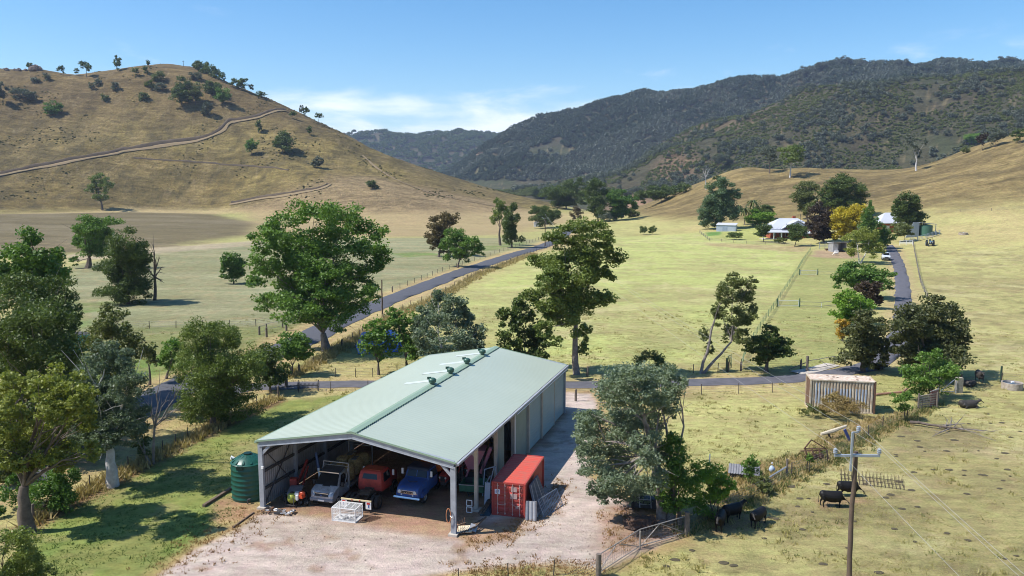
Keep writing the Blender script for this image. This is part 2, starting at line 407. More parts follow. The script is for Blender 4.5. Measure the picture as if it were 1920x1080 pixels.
# bush ranges
bush = sstep(800, 960, DD)*(1-isl*sstep(1200, 1000, DD))
blend(bush, (.068, .066, .040)); blend(bush*sstep(.5, .7, n_b)*.6, (.085, .068, .046)); blend(bush*sstep(.5, .7, n_c)*.6, (.06, .075, .035))
spur = bush*sstep(2000, 1500, DD); blend(spur*sstep(.45, .65, fbm(X/60, Y/60, 81, 4))*.6, (.085, .078, .045))
for (px, py, r, c) in ((1265, 318, 30, .5), (905, 280, 26, .7), (1370, 220, 60, .25), (1060, 335, 20, .7), (1085, 352, 18, .8), (1180, 385, 30, .9)):
    q = at(px, py); dd = np.hypot(X-q[0], (Y-q[1])*.6); blend(sstep(r*1.4, r*.4, dd+(n_a-.5)*r*.8)*c, (.27, .17, .11))
wob = (n_a-.5)*9+(n_f-.5)*2.5
def region(pts, c, soft=1.2, amp=1.0, k=1.0):
    sd_ = poly_sd(X, Y, P2(pts)); m = sstep(soft, -soft, sd_+wob*amp)*k; blend(m, c); return m
# river flat fields on the left
fld = region([(60, 640), (130, 500), (330, 465), (470, 455), (640, 447), (800, 446), (960, 446), (1020, 452), (900, 485), (760, 535), (560, 612), (420, 620)], (.205, .212, .118), 4, .5)
blend(fld*sstep(.5, .62, n_b)*.6, (.20, .195, .10)); blend(fld*sstep(.5, .65, n_a)*.3, (.29, .26, .16))
region([(130, 640), (230, 612), (480, 610), (590, 605), (560, 650), (400, 690), (130, 720)], (.15, .165, .065), 2.5, .5, .85)
pl = region([(-300, 398), (0, 401), (230, 397), (400, 400), (486, 420), (470, 440), (320, 462), (120, 476), (-300, 490)], (.135, .112, .062), 9, 1.0)
blend(pl*sstep(.40, .62, fbm(X/90, Y/9, 57, 5))*.6, (.105, .086, .048)); blend(pl*sstep(.5, .66, n_b)*.5, (.185, .155, .10))
region([(120, 478), (320, 463), (500, 450), (500, 458), (330, 472), (130, 492)], (.33, .27, .19), 2.5, .3, .85)
region([(-100, 402), (240, 388), (400, 392), (520, 372), (640, 345), (650, 352), (560, 378), (430, 400), (240, 398)], (.36, .28, .15), 6, .7, .7)
region([(455, 400), (440, 392), (560, 352), (700, 330), (900, 372), (1060, 400), (1080, 415), (1010, 428), (960, 440), (800, 444), (640, 444), (520, 446), (478, 440), (488, 428), (470, 412)], (.275, .205, .115), 12, 1.2, .8)
region([(820, 452), (1000, 440), (1110, 420), (1150, 440), (1040, 455), (960, 475), (880, 490)], (.25, .21, .10), 4, .6, .25)
# bright wet green near the creek
for pts in ([(130, 575), (160, 568), (200, 575), (190, 583), (150, 588)], [(180, 566), (230, 565), (240, 572), (200, 574)], [(740, 475), (800, 472), (830, 478), (760, 482)], [(900, 462), (990, 452), (985, 460), (910, 470)],
            [(900, 500), (870, 512), (760, 550), (700, 575), (700, 566), (790, 535), (880, 500)], [(90, 560), (130, 545), (175, 600), (120, 640)], [(100, 640), (220, 690), (340, 650), (400, 680), (300, 720), (150, 720)]):
    region(pts, (.11, .18, .04), 2, .5, .7)
# paddocks on the right
pad = region([(850, 560), (1010, 480), (1150, 445), (1320, 436), (1500, 466), (1480, 520), (1400, 640), (1300, 690), (1060, 700), (930, 640)], (.34, .365, .13), 4, .4, .85)
blend(pad*sstep(.5, .66, n_b)*.55, (.27, .23, .11)); blend(pad*sstep(.55, .68, n_a)*.4, (.22, .20, .095))
yard2 = region([(1525, 470), (1640, 478), (1640, 560), (1580, 690), (1400, 690), (1460, 580)], (.255, .26, .098), 1.5, .15)
region([(1530, 470), (1600, 468), (1620, 482), (1590, 485), (1520, 482)], (.30, .20, .14), 1.5, .3, .8)
region([(1320, 455), (1520, 462), (1500, 473), (1330, 461)], (.30, .215, .125), 1.5, .25, .7)
region([(1320, 437), (1420, 425), (1500, 440), (1500, 452), (1340, 450)], (.28, .30, .10), 3, .2, .8)
region([(1322, 436), (1352, 434), (1350, 441), (1325, 443)], (.09, .19, .05), 1, .15, .9)
rp = region([(1720, 470), (2100, 450), (2300, 1200), (1200, 1200), (1290, 1005), (1430, 925), (1700, 790), (1800, 720), (1740, 620)], (.335, .308, .13), 3, .3, .9)
blend(rp*sstep(.5, .68, n_b)*.55, (.23, .195, .09)); blend(rp*sstep(.54, .68, n_a)*.5, (.19, .16, .08))
blend(rp*sstep(.6, .72, fbm(X/2.2, Y/2.2, 91, 4))*.5, (.13, .11, .055))
region([(1240, 750), (1520, 745), (1500, 800), (1560, 830), (1400, 870), (1300, 860), (1250, 800)], (.365, .35, .14), 1.5, .25, .85)
region([(1120, 745), (1260, 760), (1300, 740), (1300, 730), (1080, 730)], (.27, .19, .11), 1.2, .25, .6)
# worn verges of the road and the drive
rd = line_d(X, Y, ROAD); dr = line_d(X, Y, DRIVE)
blend(sstep(7.5, 3.5, rd+wob*.25)*.8, (.38, .29, .14)); blend(sstep(4.6, 2.0, dr+wob*.18)*.6, (.36, .27, .15))
blend(sstep(1.6, 0, np.abs(rd-4.2))*.25, (.3, .2, .13))
# mown lawn left of the shed
lawn = region([(60, 1150), (60, 1010), (165, 932), (245, 887), (330, 843), (440, 790), (530, 752), (680, 738), (820, 740), (640, 790), (470, 870), (432, 960), (330, 1040), (250, 1150)], (.145, .20, .047), .7, .12)
ux, uy = cos(1.02), sin(1.02)      # mowing direction
tt = (X*uy-Y*ux); blend(lawn*sstep(-.2, .2, np.sin(tt*2*pi/2.3))*.38, (.205, .26, .075))
blend(lawn*sstep(.45, .66, n_b)*.4, (.25, .235, .085)); blend(lawn*sstep(.5, .68, n_a)*.35, (.24, .20, .085))
region([(420, 850), (620, 755), (700, 742), (640, 790), (500, 850), (430, 880)], (.28, .225, .12), 1.6, .2, .55)
# bark litter strip under the lawn trees
blend(sstep(1.5, .3, line_d(X, Y, P2([(20, 1005), (90, 965), (170, 925), (245, 885), (330, 840), (430, 790), (520, 752)]))+wob*.1)*.85, (.17, .105, .068))
# gravel yard
GRV = P2([(230, 1200), (250, 1110), (370, 1035), (440, 995), (470, 965), (500, 955), (640, 965), (860, 1008), (880, 1010), (905, 965), (960, 890), (1010, 830), (1058, 775), (1062, 735), (1112, 738), (1118, 800), (1100, 850), (1105, 895), (1160, 925), (1185, 950), (1250, 985), (1275, 1003), (1125, 1068), (1050, 1056), (940, 1060), (800, 1078), (700, 1100), (690, 1200)])
gsd = poly_sd(X, Y, GRV); gm = sstep(.5, -.5, gsd+wob*.22)
weed = sstep(1.8, .1, np.abs(gsd)); blend(weed*.6, (.34, .21, .11))
blend(gm, (.52, .425, .38)); blend(gm*sstep(.45, .7, n_a)*.5, (.39, .315, .255)); blend(gm*sstep(.5, .7, n_f)*.3, (.52, .46, .41)); blend(gm*sstep(.56, .75, fbm(X/3, Y/3, 96, 4))*.2, (.36, .31, .28))
blend(gm*sstep(.62, .78, fbm(X/1.7+4, Y/1.7, 95, 4))*.6, (.30, .19, .12))
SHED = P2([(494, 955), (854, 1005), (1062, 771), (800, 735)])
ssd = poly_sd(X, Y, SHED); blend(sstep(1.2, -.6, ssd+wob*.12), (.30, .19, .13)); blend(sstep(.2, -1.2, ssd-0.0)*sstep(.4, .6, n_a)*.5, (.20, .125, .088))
region([(655, 965), (850, 990), (850, 1012), (640, 980)], (.40, .26, .18), 1.0, .1, .7)
region([(400, 940), (440, 925), (500, 955), (470, 975), (400, 985)], (.33, .20, .12), .6, .12, .85)
region([(860, 1000), (1000, 960), (1045, 925), (1050, 905), (1020, 945), (950, 1010), (870, 1030)], (.36, .22, .12), .7, .2, .8)
region([(1130, 960), (1200, 930), (1290, 960), (1285, 1000), (1200, 1030), (1120, 1050)], (.30, .18, .11), 1.2, .25, .75)
region([(1370, 875), (1500, 850), (1560, 800), (1700, 770), (1720, 785), (1600, 840), (1480, 900), (1420, 930), (1350, 960)], (.25, .17, .09), .9, .2, .8)
region([(1520, 935), (1620, 930), (1640, 945), (1540, 955)], (.30, .19, .12), .6, .12, .7)
region([(1690, 800), (1830, 795), (1850, 840), (1700, 850)], (.19, .15, .085), 1.2, .35, .6)
for q in ((1345, 985), (1400, 975)):
    w = at(*q); blend(sstep(2.6, .6, np.hypot(X-w[0], Y-w[1])+wob*.1)*.7, (.28, .17, .10))
# stubble rows on the river flat, sheep and cattle pads winding over the paddocks
blend(fld*sstep(.45, .62, fbm(X/70, Y/3.2, 171, 4))*.45, (.175, .165, .085)); blend(fld*sstep(.55, .7, fbm(X/50, Y/6, 172, 4))*.4, (.31, .28, .17))
pk = np.abs(fbm(X/45, Y/30, 181, 4)-.5); blend((pad+rp)*sstep(.012, .003, pk)*.5, (.40, .33, .19))
pk = np.abs(fbm(X/60+9, Y/18, 183, 5)-.52); blend(hillm*sstep(.012, .002, pk)*.45, (.26, .20, .11))
blend((pad+rp)*sstep(.58, .66, fbm(X/3.5, Y/7, 191, 5))*.30, (.22, .21, .085)); blend((pad+rp)*sstep(.60, .68, fbm(X/9, Y/5, 193, 5))*.5, (.42, .38, .19))
blend(np.clip(1-gm, 0, 1)*sstep(400, 300, DD)*sstep(.60, .70, fbm(X/2.5, Y/2.5, 195, 4))*.3, (.30, .22, .12))
kk = 1+.15*(1-bush)*(1-gm); col = col*kk[:, None]*np.array([1, 1, .96])
rgba = np.concatenate([col, np.ones((len(col), 1))], 1)
# roughness of the sward drives the fine relief: 0 on bare ground
rel = np.clip(1-gm-sstep(.2, -.5, ssd), 0, 1)*(1-.6*lawn)

gmat = bpy.data.materials.new('ground'); gmat.use_nodes = True; t = gmat.node_tree; b = t.nodes['Principled BSDF']
b.inputs['Roughness'].default_value = .95; b.inputs['Specular IOR Level'].default_value = .12
def tn(kind, **kw):
    n = t.nodes.new(kind)
    for k, v in kw.items(): setattr(n, k, v)
    return n
gc = tn('ShaderNodeAttribute'); gc.attribute_name = 'ground_colour'; ga = tn('ShaderNodeAttribute'); ga.attribute_name = 'sward'
geo = tn('ShaderNodeNewGeometry')
def noise(scale, det=4, rough=.6, stretch=None):
    n = tn('ShaderNodeTexNoise'); n.inputs['Scale'].default_value = scale; n.inputs['Detail'].default_value = det; n.inputs['Roughness'].default_value = rough
    if stretch:
        mp = tn('ShaderNodeMapping'); mp.inputs['Scale'].default_value = stretch; mp.inputs['Rotation'].default_value = (0, 0, .2); t.links.new(geo.outputs['Position'], mp.inputs[0]); t.links.new(mp.outputs[0], n.inputs['Vector'])
    else: t.links.new(geo.outputs['Position'], n.inputs['Vector'])
    return n.outputs['Fac']
def ramp(v, a, b_, lo, hi):
    m = tn('ShaderNodeMapRange'); m.inputs[1].default_value = a; m.inputs[2].default_value = b_; m.inputs[3].default_value = lo; m.inputs[4].default_value = hi
    t.links.new(v, m.inputs[0]); return m.outputs[0]
def mul(a, b_):
    m = tn('ShaderNodeMath', operation='MULTIPLY'); t.links.new(a, m.inputs[0])
    if hasattr(b_, 'links'): t.links.new(b_, m.inputs[1])
    else: m.inputs[1].default_value = b_
    return m.outputs[0]
fine = ramp(noise(5.5, 6, .8), .3, .7, .66, 1.32); mid = ramp(noise(.55, 6, .7, (1, 2.2, 1)),  .3, .7, .70, 1.26); big = ramp(noise(.06, 5, .6, (1, 2.5, 1)), .35, .65, .9, 1.1)
tuft = ramp(noise(.9, 8, .78, (.8, 2.2, 1)), .56, .66, 1.0, .55)
tm = tn('ShaderNodeMix', data_type='FLOAT'); t.links.new(ga.outputs['Fac'], tm.inputs[0]); tm.inputs[2].default_value = 1; t.links.new(tuft, tm.inputs[3])
hsn = tn('ShaderNodeAttribute'); hsn.attribute_name = 'hillside'; hmx = tn('ShaderNodeMix', data_type='FLOAT'); t.links.new(hsn.outputs['Fac'], hmx.inputs[0]); hmx.inputs[2].default_value = 1; t.links.new(mul(ramp(noise(.16, 8, .78, (.7, 1.6, 3)), .34, .66, .62, 1.34), ramp(noise(.035, 7, .7, (.6, 2.2, 4)), .35, .65, .78, 1.2)), hmx.inputs[3])
fg = tn('ShaderNodeMix', data_type='FLOAT'); fm = tn('ShaderNodeMath', operation='MULTIPLY_ADD'); fm.inputs[1].default_value = .6; fm.inputs[2].default_value = .4; t.links.new(ga.outputs['Fac'], fm.inputs[0]); t.links.new(fm.outputs[0], fg.inputs[0]); fg.inputs[2].default_value = 1; t.links.new(fine, fg.inputs[3]); fine = fg.outputs[0]
allm = mul(mul(mul(mul(fine, mid), big), tm.outputs[0]), hmx.outputs[0])
vm = tn('ShaderNodeVectorMath', operation='SCALE'); t.links.new(gc.outputs['Color'], vm.inputs[0]); t.links.new(allm, vm.inputs['Scale'])
hsv = tn('ShaderNodeHueSaturation'); t.links.new(vm.outputs[0], hsv.inputs['Color']); t.links.new(ramp(noise(.9, 5, .7), .3, .7, .475, .52), hsv.inputs['Hue'])
t.links.new(hsv.outputs[0], b.inputs['Base Color'])
bp = tn('ShaderNodeBump'); bp.inputs['Strength'].default_value = .9; bp.inputs['Distance'].default_value = .16
hl = tn('ShaderNodeAttribute'); hl.attribute_name = 'hillside'
hh0 = tn('ShaderNodeMath', operation='ADD'); t.links.new(noise(4.5, 6, .8), hh0.inputs[0]); t.links.new(mul(noise(.45, 5, .7), 1.6), hh0.inputs[1])
hh = tn('ShaderNodeMath', operation='ADD'); t.links.new(hh0.outputs[0], hh.inputs[0]); t.links.new(mul(mul(noise(.075, 8, .75), 42.0), hl.outputs['Fac']), hh.inputs[1])
t.links.new(hh.outputs[0], bp.inputs['Height']); t.links.new(bp.outputs[0], b.inputs['Normal'])
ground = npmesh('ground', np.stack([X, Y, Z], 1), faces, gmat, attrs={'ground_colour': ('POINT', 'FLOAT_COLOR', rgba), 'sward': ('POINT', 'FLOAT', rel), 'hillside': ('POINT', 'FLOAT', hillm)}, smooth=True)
tag(ground, kind='structure')

# ------------------------------------------------------------------ sealed roads, tracks
def ribbon(name, pts, w, m, lift=.02, edge=.25, kind='structure', seed=1):
    rs = np.random.default_rng(seed); P = np.array([p[:2] for p in pts]); Q = [P[0]]
    for a, b_ in zip(P[:-1], P[1:]):
        L = np.hypot(*(b_-a)); n = max(1, int(L/1.2)) if np.hypot(*a) < 300 else max(1, int(L/4))
        for k in range(1, n+1): Q.append(a+(b_-a)*k/n)
    Q = np.array(Q); T = np.gradient(Q, axis=0); T /= np.hypot(T[:, 0], T[:, 1])[:, None]+1e-9; Nn = np.stack([T[:, 1], -T[:, 0]], 1)
    offs = np.array([-1, -.9, -.35, 0, .35, .9, 1])*w/2; V = []
    for j, o_ in enumerate(offs):
        jit = (fbm(np.arange(len(Q))*.35, np.full(len(Q), j*7.0+seed), 5, 3)-.5)*edge*(2 if abs(o_) > w*.45 else 0)
        q = Q+Nn*(o_+jit)[:, None]; drop = -.05 if abs(o_) > w*.48 else .03*(1-abs(o_)*2/w)
        V.append(np.stack([q[:, 0], q[:, 1], gz(q[:, 0], q[:, 1])+lift+drop], 1))
    V = np.array(V).transpose(1, 0, 2).reshape(-1, 3); k = len(offs); n = len(Q)
    i = np.arange(n*k).reshape(n, k)
    f = np.stack([i[:-1, :-1].ravel(), i[:-1, 1:].ravel(), i[1:, 1:].ravel(), i[1:, :-1].ravel()], 1)
    o = npmesh(name, V, f, m, smooth=True); tag(o, kind=kind); return o
m_asph = mat('asphalt', (.083, .084, .097), .85, var=.3, vscale=1.4, col2=(.062, .062, .07), bump=.01, bscale=20, detail=8)
m_drive = mat('drive_asphalt', (.115, .11, .125), .88, vscale=.9, col2=(.075, .074, .085), bump=.01, bscale=20, detail=8)
m_dirt = mat('pale_dirt', (.215, .16, .08), .95, vscale=.3, col2=(.23, .165, .095))
ribbon('road', ROAD, 5.6, m_asph, lift=.11, edge=.55, seed=3)
ribbon('driveway', DRIVE, 3.2, m_drive, lift=.085, edge=.4, seed=4)
trk = spline([at(*p) for p in [(-60, 343), (0, 330), (60, 318), (120, 306), (210, 290), (240, 284), (300, 274), (380, 262), (415, 247), (430, 233), (445, 228), (490, 220), (540, 210)]], 6)
ribbon('hill_track', trk, 2.6, m_dirt, lift=.6, edge=1.6, seed=5)
m_bank = mat('cut_bank', (.10, .072, .045), .95, vscale=.12, col2=(.055, .04, .026))
def bank(name, pts, off, w, h, seed):
    P = np.array([p[:2] for p in pts]); T = np.gradient(P, axis=0); T /= np.hypot(T[:, 0], T[:, 1])[:, None]; Nn = np.stack([-T[:, 1], T[:, 0]], 1); V = []
    for k, (o_, z) in enumerate(((off, 0.2), (off+w*.3, h), (off+w*.7, h*.7), (off+w, -.6))):
        r = (fbm(np.arange(len(P))*.8+k*5, np.full(len(P), seed*3.), 9, 3)-.5)*1.5
        q = P+Nn*(o_+r*.5)[:, None]; V.append(np.stack([q[:, 0], q[:, 1], gz(q[:, 0], q[:, 1])+z*(.7+r*.4)], 1))
    V = np.array(V).transpose(1, 0, 2).reshape(-1, 3); n = len(P); i = np.arange(n*4).reshape(n, 4)
    f = np.stack([i[:-1, :-1].ravel(), i[:-1, 1:].ravel(), i[1:, 1:].ravel(), i[1:, :-1].ravel()], 1)
    return tag(npmesh(name, V, f, m_bank), kind='structure')
bank('track_bank', trk, 1.4, 4, 2.6, 1)
low_t = spline([at(*p) for p in [(250, 297), (300, 301), (380, 306), (440, 311), (500, 315), (540, 320)]], 6); bank('contour_bank', low_t, 0, 1.8, 1.0, 2)
t3 = spline([at(*p) for p in [(430, 384), (480, 375), (530, 368), (580, 359), (605, 353), (621, 346)]], 6); ribbon('foot_track', t3, 2.6, m_dirt, lift=.5, edge=.7, seed=6); bank('foot_bank', t3, 2.6, 2.5, 1.2, 3)
t4 = spline([at(*p) for p in [(680, 292), (700, 310), (725, 328), (760, 345), (830, 368), (900, 382), (960, 392)]], 6); ribbon('spur_track', t4, 1.8, m_dirt, lift=.5, edge=.8, seed=7)
# ------------------------------------------------------------------ trees
m_bark = mat('bark_brown', (.16, .125, .10), .9, vscale=3, col2=(.085, .065, .052), bump=.03, bscale=9)
m_bark_g = mat('bark_grey', (.27, .24, .22), .85, vscale=2.5, col2=(.14, .11, .095), bump=.02, bscale=9)
m_bark_w = mat('bark_white', (.62, .60, .58), .8, vscale=1.6, col2=(.36, .33, .31), bump=.01, bscale=9)
LM = {   # two leaf colours each
 'gum': ((.056, .088, .024), (.135, .165, .052)), 'dark': ((.032, .054, .017), (.078, .105, .034)), 'weed': ((.20, .14, .065), (.38, .29, .11)), 'grey': ((.105, .145, .085), (.250, .300, .195)),
 'green': ((.040, .085, .020), (.105, .175, .040)), 'bright': ((.060, .125, .018), (.125, .205, .035)), 'yellowgreen': ((.085, .105, .022), (.185, .20, .055)),
 'oak': ((.042, .052, .026), (.088, .092, .048)), 'brown': ((.060, .048, .030), (.100, .075, .042)), 'purple': ((.028, .019, .018), (.056, .038, .030)),
 'yellow': ((.32, .26, .02), (.55, .44, .035)), 'gold': ((.32, .20, .03), (.50, .32, .05)), 'blue': ((.055, .090, .060), (.105, .150, .105)), 'olive': ((.060, .075, .030), (.12, .135, .058)),
 'rangegreen': ((.036, .056, .034), (.085, .110, .060)),
 'bush': ((.070, .088, .060), (.145, .162, .122))}
LM = {k: tuple(tuple(c*m for c, m in zip(q, (1.5, 1.5, 1.1))) for q in v) if k not in ('bush', 'rangegreen', 'yellow', 'gold', 'weed', 'grey') else v for k, v in LM.items()}
def leaves(cent, size, ax, rs, aspect=.5, droop=.35):
    """a rhombic leaf spray at every centre; returns verts and faces"""
    n = len(cent); u = rs.normal(size=(n, 3)); u[:, 2] = u[:, 2]*.7-droop; u /= np.linalg.norm(u, axis=1)[:, None]
    w = rs.normal(size=(n, 3)); w[:, 2] += .0; v = np.cross(u, w); v /= np.linalg.norm(v, axis=1)[:, None]+1e-9
    s = (size*(.6+.8*rs.random(n)))[:, None]
    V = np.stack([cent-u*s*.5, cent+v*s*aspect*.5, cent+u*s*.5, cent-v*s*aspect*.5], 1).reshape(-1, 3)
    return V, np.arange(n*4).reshape(n, 4)
def crown_mesh(name, lobes, size, kind, rs, parent, cov=4.2, aspect=.5, droop=.35, subs=12, sub_r=.5, nmax=42000, tint_bias=0):
    """lobes: (x,y,z, rx,ry,rz) local metres; foliage gathers in many sub-clumps with gaps between"""
    C = []; T = []
    cov *= 1.75; area = sum(pi*l[3]*l[5] for l in lobes); ntot = min(nmax, max(60, area*cov/(size*size*aspect)))
    for l in lobes:
        k = max(4, int(subs*1.7*(.7+.6*rs.random()))); nl = ntot*(l[3]*l[5]*pi)/area
        d = rs.normal(size=(k, 3)); d[:, 2] = d[:, 2]*.9+.15; d /= np.linalg.norm(d, axis=1)[:, None]
        rad = (.35+.55*rs.random(k))[:, None]; sc = np.array(l[:3])+d*rad*np.array(l[3:6]); lt = rs.random()
        for j in range(k):
            q = max(3, int(nl/k*(.6+.8*rs.random()))); e = rs.normal(size=(q, 3)); e /= np.linalg.norm(e, axis=1)[:, None]; e[:, 2] = np.where(e[:, 2] < 0, e[:, 2]*.6, e[:, 2])
            rr = (rs.random(q)**.45)[:, None]*sub_r*.72*(.7+.6*rs.random()); C.append(sc[j]+e*rr*np.array(l[3:6])*np.array([1, 1, .85]))
            T.append(np.clip(.2*lt+.35*rs.random()+.5*rs.random(q)+tint_bias, 0, 1.15))
    C = np.concatenate(C); T = np.concatenate(T)
    V, Fc = leaves(C, size, None, rs, aspect, droop)
    return npmesh(name, V, Fc, leafmat(*LM[kind]), parent, attrs={'tint': ('FACE', 'FLOAT', T)})
def curve_pts(a, b, n, sag, rs, wob=.06):
    a = np.array(a, float); b = np.array(b, float); L = np.linalg.norm(b-a); mid = (a+b)/2+np.array([rs.normal()*wob*L, rs.normal()*wob*L, sag*L]); out = []
    for i in range(n+1):
        t = i/n; out.append(a*(1-t)**2+2*mid*t*(1-t)+b*t*t+rs.normal(size=3)*wob*.15*L*(1 if 0 < i < n else 0))
    return out
TREES = {}
def tree(key, label, base, lobes, kind='gum', bark=None, cat='tree', group=None, name='gum_tree', tr=None, fork=None, size=None, cov=3.6, seed=0, depth=.55, limbs=True,
         trunks=None, aspect=.5, droop=.35, subs=12, sub_r=.5, nmax=42000, lean=None, tint_bias=0, fill=None):
    """base (px,py) is where it stands, lobes are (px,py,rx,ry) of the outline; turned into metres at the tree's own distance"""
    rs = np.random.default_rng(abs(hash((key, 1)) if False else sum(ord(c)*(i+3) for i, c in enumerate(key))*97+seed))
    B = at(*base); dist = math.hypot(B[0], B[1]); mpp = math.hypot(dist, H-B[2])/F
    t = thing(name, label, cat, B, 0, group)
    L = []
    zmax = 0; cx_ = sum(l[0] for l in lobes)/len(lobes)
    hw = max(abs(l[0]-cx_)+l[2] for l in lobes)*mpp
    for l in lobes:
        px, py, rx, ry = l[:4]; rxm, rym = rx*mpp*1.08, ry*mpp*1.28
        off = (abs(px-cx_)*mpp)/max(hw, .1); room = math.sqrt(max(0, 1-off*off))*hw*depth
        dy = l[4]*mpp if len(l) > 4 else (rs.random()*2-1)*room
        p = onY(px, py, B[1]+dy)-B
        p[2] = max(p[2], rym*.55)
        L.append((p[0], p[1], p[2], rxm, max(rxm*.9, rym*.8), rym)); zmax = max(zmax, p[2])
    if (fill if fill is not None else (len(L) > 1 and kind not in ('bush',) and cov >= 4.8)):
        A_ = np.array(L); w_ = A_[:, 3]*A_[:, 5]; c_ = (A_[:, :3]*w_[:, None]).sum(0)/w_.sum(); ex = (np.abs(A_[:, 0]-c_[0])+A_[:, 3]).max(); ez = (np.abs(A_[:, 2]-c_[2])+A_[:, 5]).max()
        L.append((c_[0], c_[1], c_[2], ex*.52, ex*.5, ez*.58)); L.append((c_[0], c_[1], max(c_[2]-ez*.38, ez*.3), ex*.42, ex*.42, ez*.36))
    sz = size or float(np.clip(dist*.004, .17, 2.6))
    crown_mesh('crown', L, sz, kind, rs, t, cov, aspect, droop, subs, sub_r, nmax, tint_bias)
    mb = MB(); r0 = tr or float(np.clip(zmax*.028, .06, .62)); bk = bark or m_bark
    top = np.mean([l[:3] for l in L], axis=0); low = min(l[2]-l[5] for l in L)
    fz = max(low, zmax*.22) if fork is None else None
    fk = (onY(fork[0], fork[1], B[1])-B) if fork else np.array([top[0]*.35, top[1]*.2, fz])
    sink = -.3 if dist < 300 else -1
    nseg = 12 if dist < 140 else (7 if dist < 400 else 5)
    starts = trunks or [fk]
    for i, tp in enumerate(starts):
        if trunks: tp = onY(tp[0], tp[1], B[1]+(i-.5)*r0*2)-B
        pts = curve_pts((i*r0*1.6-(len(starts)-1)*r0*.8, 0, 0), tp, 5, .02, rs, .05)
        mb.tube([(pts[0][0], pts[0][1], sink)]+pts, [r0*1.55]+[r0*(1.25-.6*j/5)*(1 if len(starts) == 1 else .75) for j in range(6)], nseg)
        starts[i] = tp
    if limbs:
        ll = sorted(L, key=lambda l: -l[3]*l[5])[:16]
        for l in ll:
            s = min(starts, key=lambda q: np.linalg.norm(np.array(q[:2])-np.array(l[:2])))
            e = np.array([l[0], l[1], l[2]+l[5]*.1]); rr = r0*(.16+.24*min(1, l[3]*l[5]/max(q[3]*q[5] for q in L)))
            pts = curve_pts(s, e, 5, .10 if e[2] > s[2] else -.05, rs, .09)
            mb.tube(pts, [rr*(1-.8*j/5) for j in range(6)], max(4, nseg//2))
            if dist < 260:
                for q in range(4):      # twigs that show through the gaps
                    a = pts[2+q % 3]; g = e+rs.normal(size=3)*np.array(l[3:6])*.6
                    mb.tube(curve_pts(a, g, 3, .05, rs, .12), [rr*.35, rr*.25, rr*.16, rr*.06], 4)
    mb.build('trunk', bk, t, smooth=True)
    TREES[key] = t; return t
def bare_tree(key, label, base, tips, name='dead_tree', bark=None, r0=.2, fork=None, group=None, twigs=6):
    B = at(*base); rs = np.random.default_rng(sum(ord(c) for c in key)*31); t = thing(name, label, 'tree', B, 0, group); mb = MB()
    fk = onY(*fork, B[1])-B if fork else np.array([0, 0, 1.5])
    pts = curve_pts((0, 0, 0), fk, 4, .0, rs, .04); mb.tube([(0, 0, -.3)]+pts, [r0*1.3]+[r0*(1.15-.4*j/4) for j in range(5)], 8); mb.build('trunk', bark or m_bark_g, t, smooth=True)
    mb = MB()
    for px, py in tips:
        e = onY(px, py, B[1]+rs.normal()*.8)-B; L = np.linalg.norm(e-fk)
        pts = curve_pts(fk, e, 6, .06, rs, .10); mb.tube(pts, [r0*.62*(1-.88*j/6) for j in range(7)], 6)
        for q in range(twigs):
            a = pts[2+q % 4]; g = a+(e-fk)*(.15+.25*rs.random())+rs.normal(size=3)*L*.14; mb.tube(curve_pts(a, g, 3, .04, rs, .1), [r0*.2, r0*.15, r0*.09, r0*.03], 4)
    mb.build('branch', bark or m_bark_g, t, smooth=True); return t

tree('T15', 'huge spreading gum with thick trunk beside the road, largest tree in the valley', (612, 657), [(590, 405, 50, 25), (640, 410, 45, 28), (690, 435, 35, 22), (530, 430, 45, 25), (500, 450, 30, 25), (560, 460, 50, 30), (630, 460, 50, 30), (700, 475, 32, 25), (716, 490, 20, 18), (500, 500, 35, 25), (482, 525, 20, 18), (550, 510, 45, 28), (610, 520, 50, 30), (675, 520, 38, 28), (590, 560, 58, 30), (650, 568, 45, 28), (540, 555, 38, 24), (497, 565, 26, 20), (560, 590, 42, 22), (630, 600, 40, 20), (690, 555, 20, 18)], 'green', m_bark_g, fork=(606, 625), tr=.6, fill=True, cov=5.2, size=.42, nmax=52000, subs=15, depth=.8)
tree('T19', 'tall open gum with pale trunk behind the far corner of the farm shed', (1081, 702), [(1095, 428, 38, 18), (1060, 450, 35, 20), (1130, 455, 28, 20), (1152, 482, 20, 16), (1020, 490, 28, 16), (1060, 490, 28, 20), (1100, 480, 32, 20), (1135, 515, 20, 14), (1000, 485, 12, 8), (1110, 510, 26, 16), (1040, 530, 34, 24), (1000, 552, 26, 16), (1068, 562, 22, 18), (1110, 565, 26, 20), (1138, 560, 18, 14), (1030, 580, 32, 22), (1062, 602, 26, 20), (1020, 620, 22, 16), (1095, 620, 14, 18), (1042, 640, 14, 10), (1092, 655, 14, 12)], 'gum', m_bark_g, fork=(1080, 600), tr=.36, cov=5.6, size=.32, nmax=46000, fill=True)
tree('T20', 'dense dark tree just left of the tall gum behind the shed', (988, 695), [(975, 570, 20, 16), (955, 600, 22, 25), (985, 610, 28, 28), (960, 640, 25, 25), (1005, 645, 28, 22), (1012, 668, 24, 12), (970, 665, 22, 15)], 'dark', aspect=.7, cov=4.5, size=.36)
tree('T18', 'grey green bushy gum with several pale stems beyond the shed roof', (850, 705), [(822, 555, 15, 14), (850, 572, 28, 24), (800, 585, 28, 24), (825, 600, 38, 24), (870, 600, 30, 24), (893, 630, 22, 24), (800, 635, 30, 26), (850, 640, 38, 24), (880, 655, 28, 18), (830, 668, 40, 16), (785, 615, 18, 20)], 'grey', m_bark_w, fork=(850, 680), trunks=[(825, 640), (865, 640)], size=.32, tint_bias=-.15, cov=4.6)
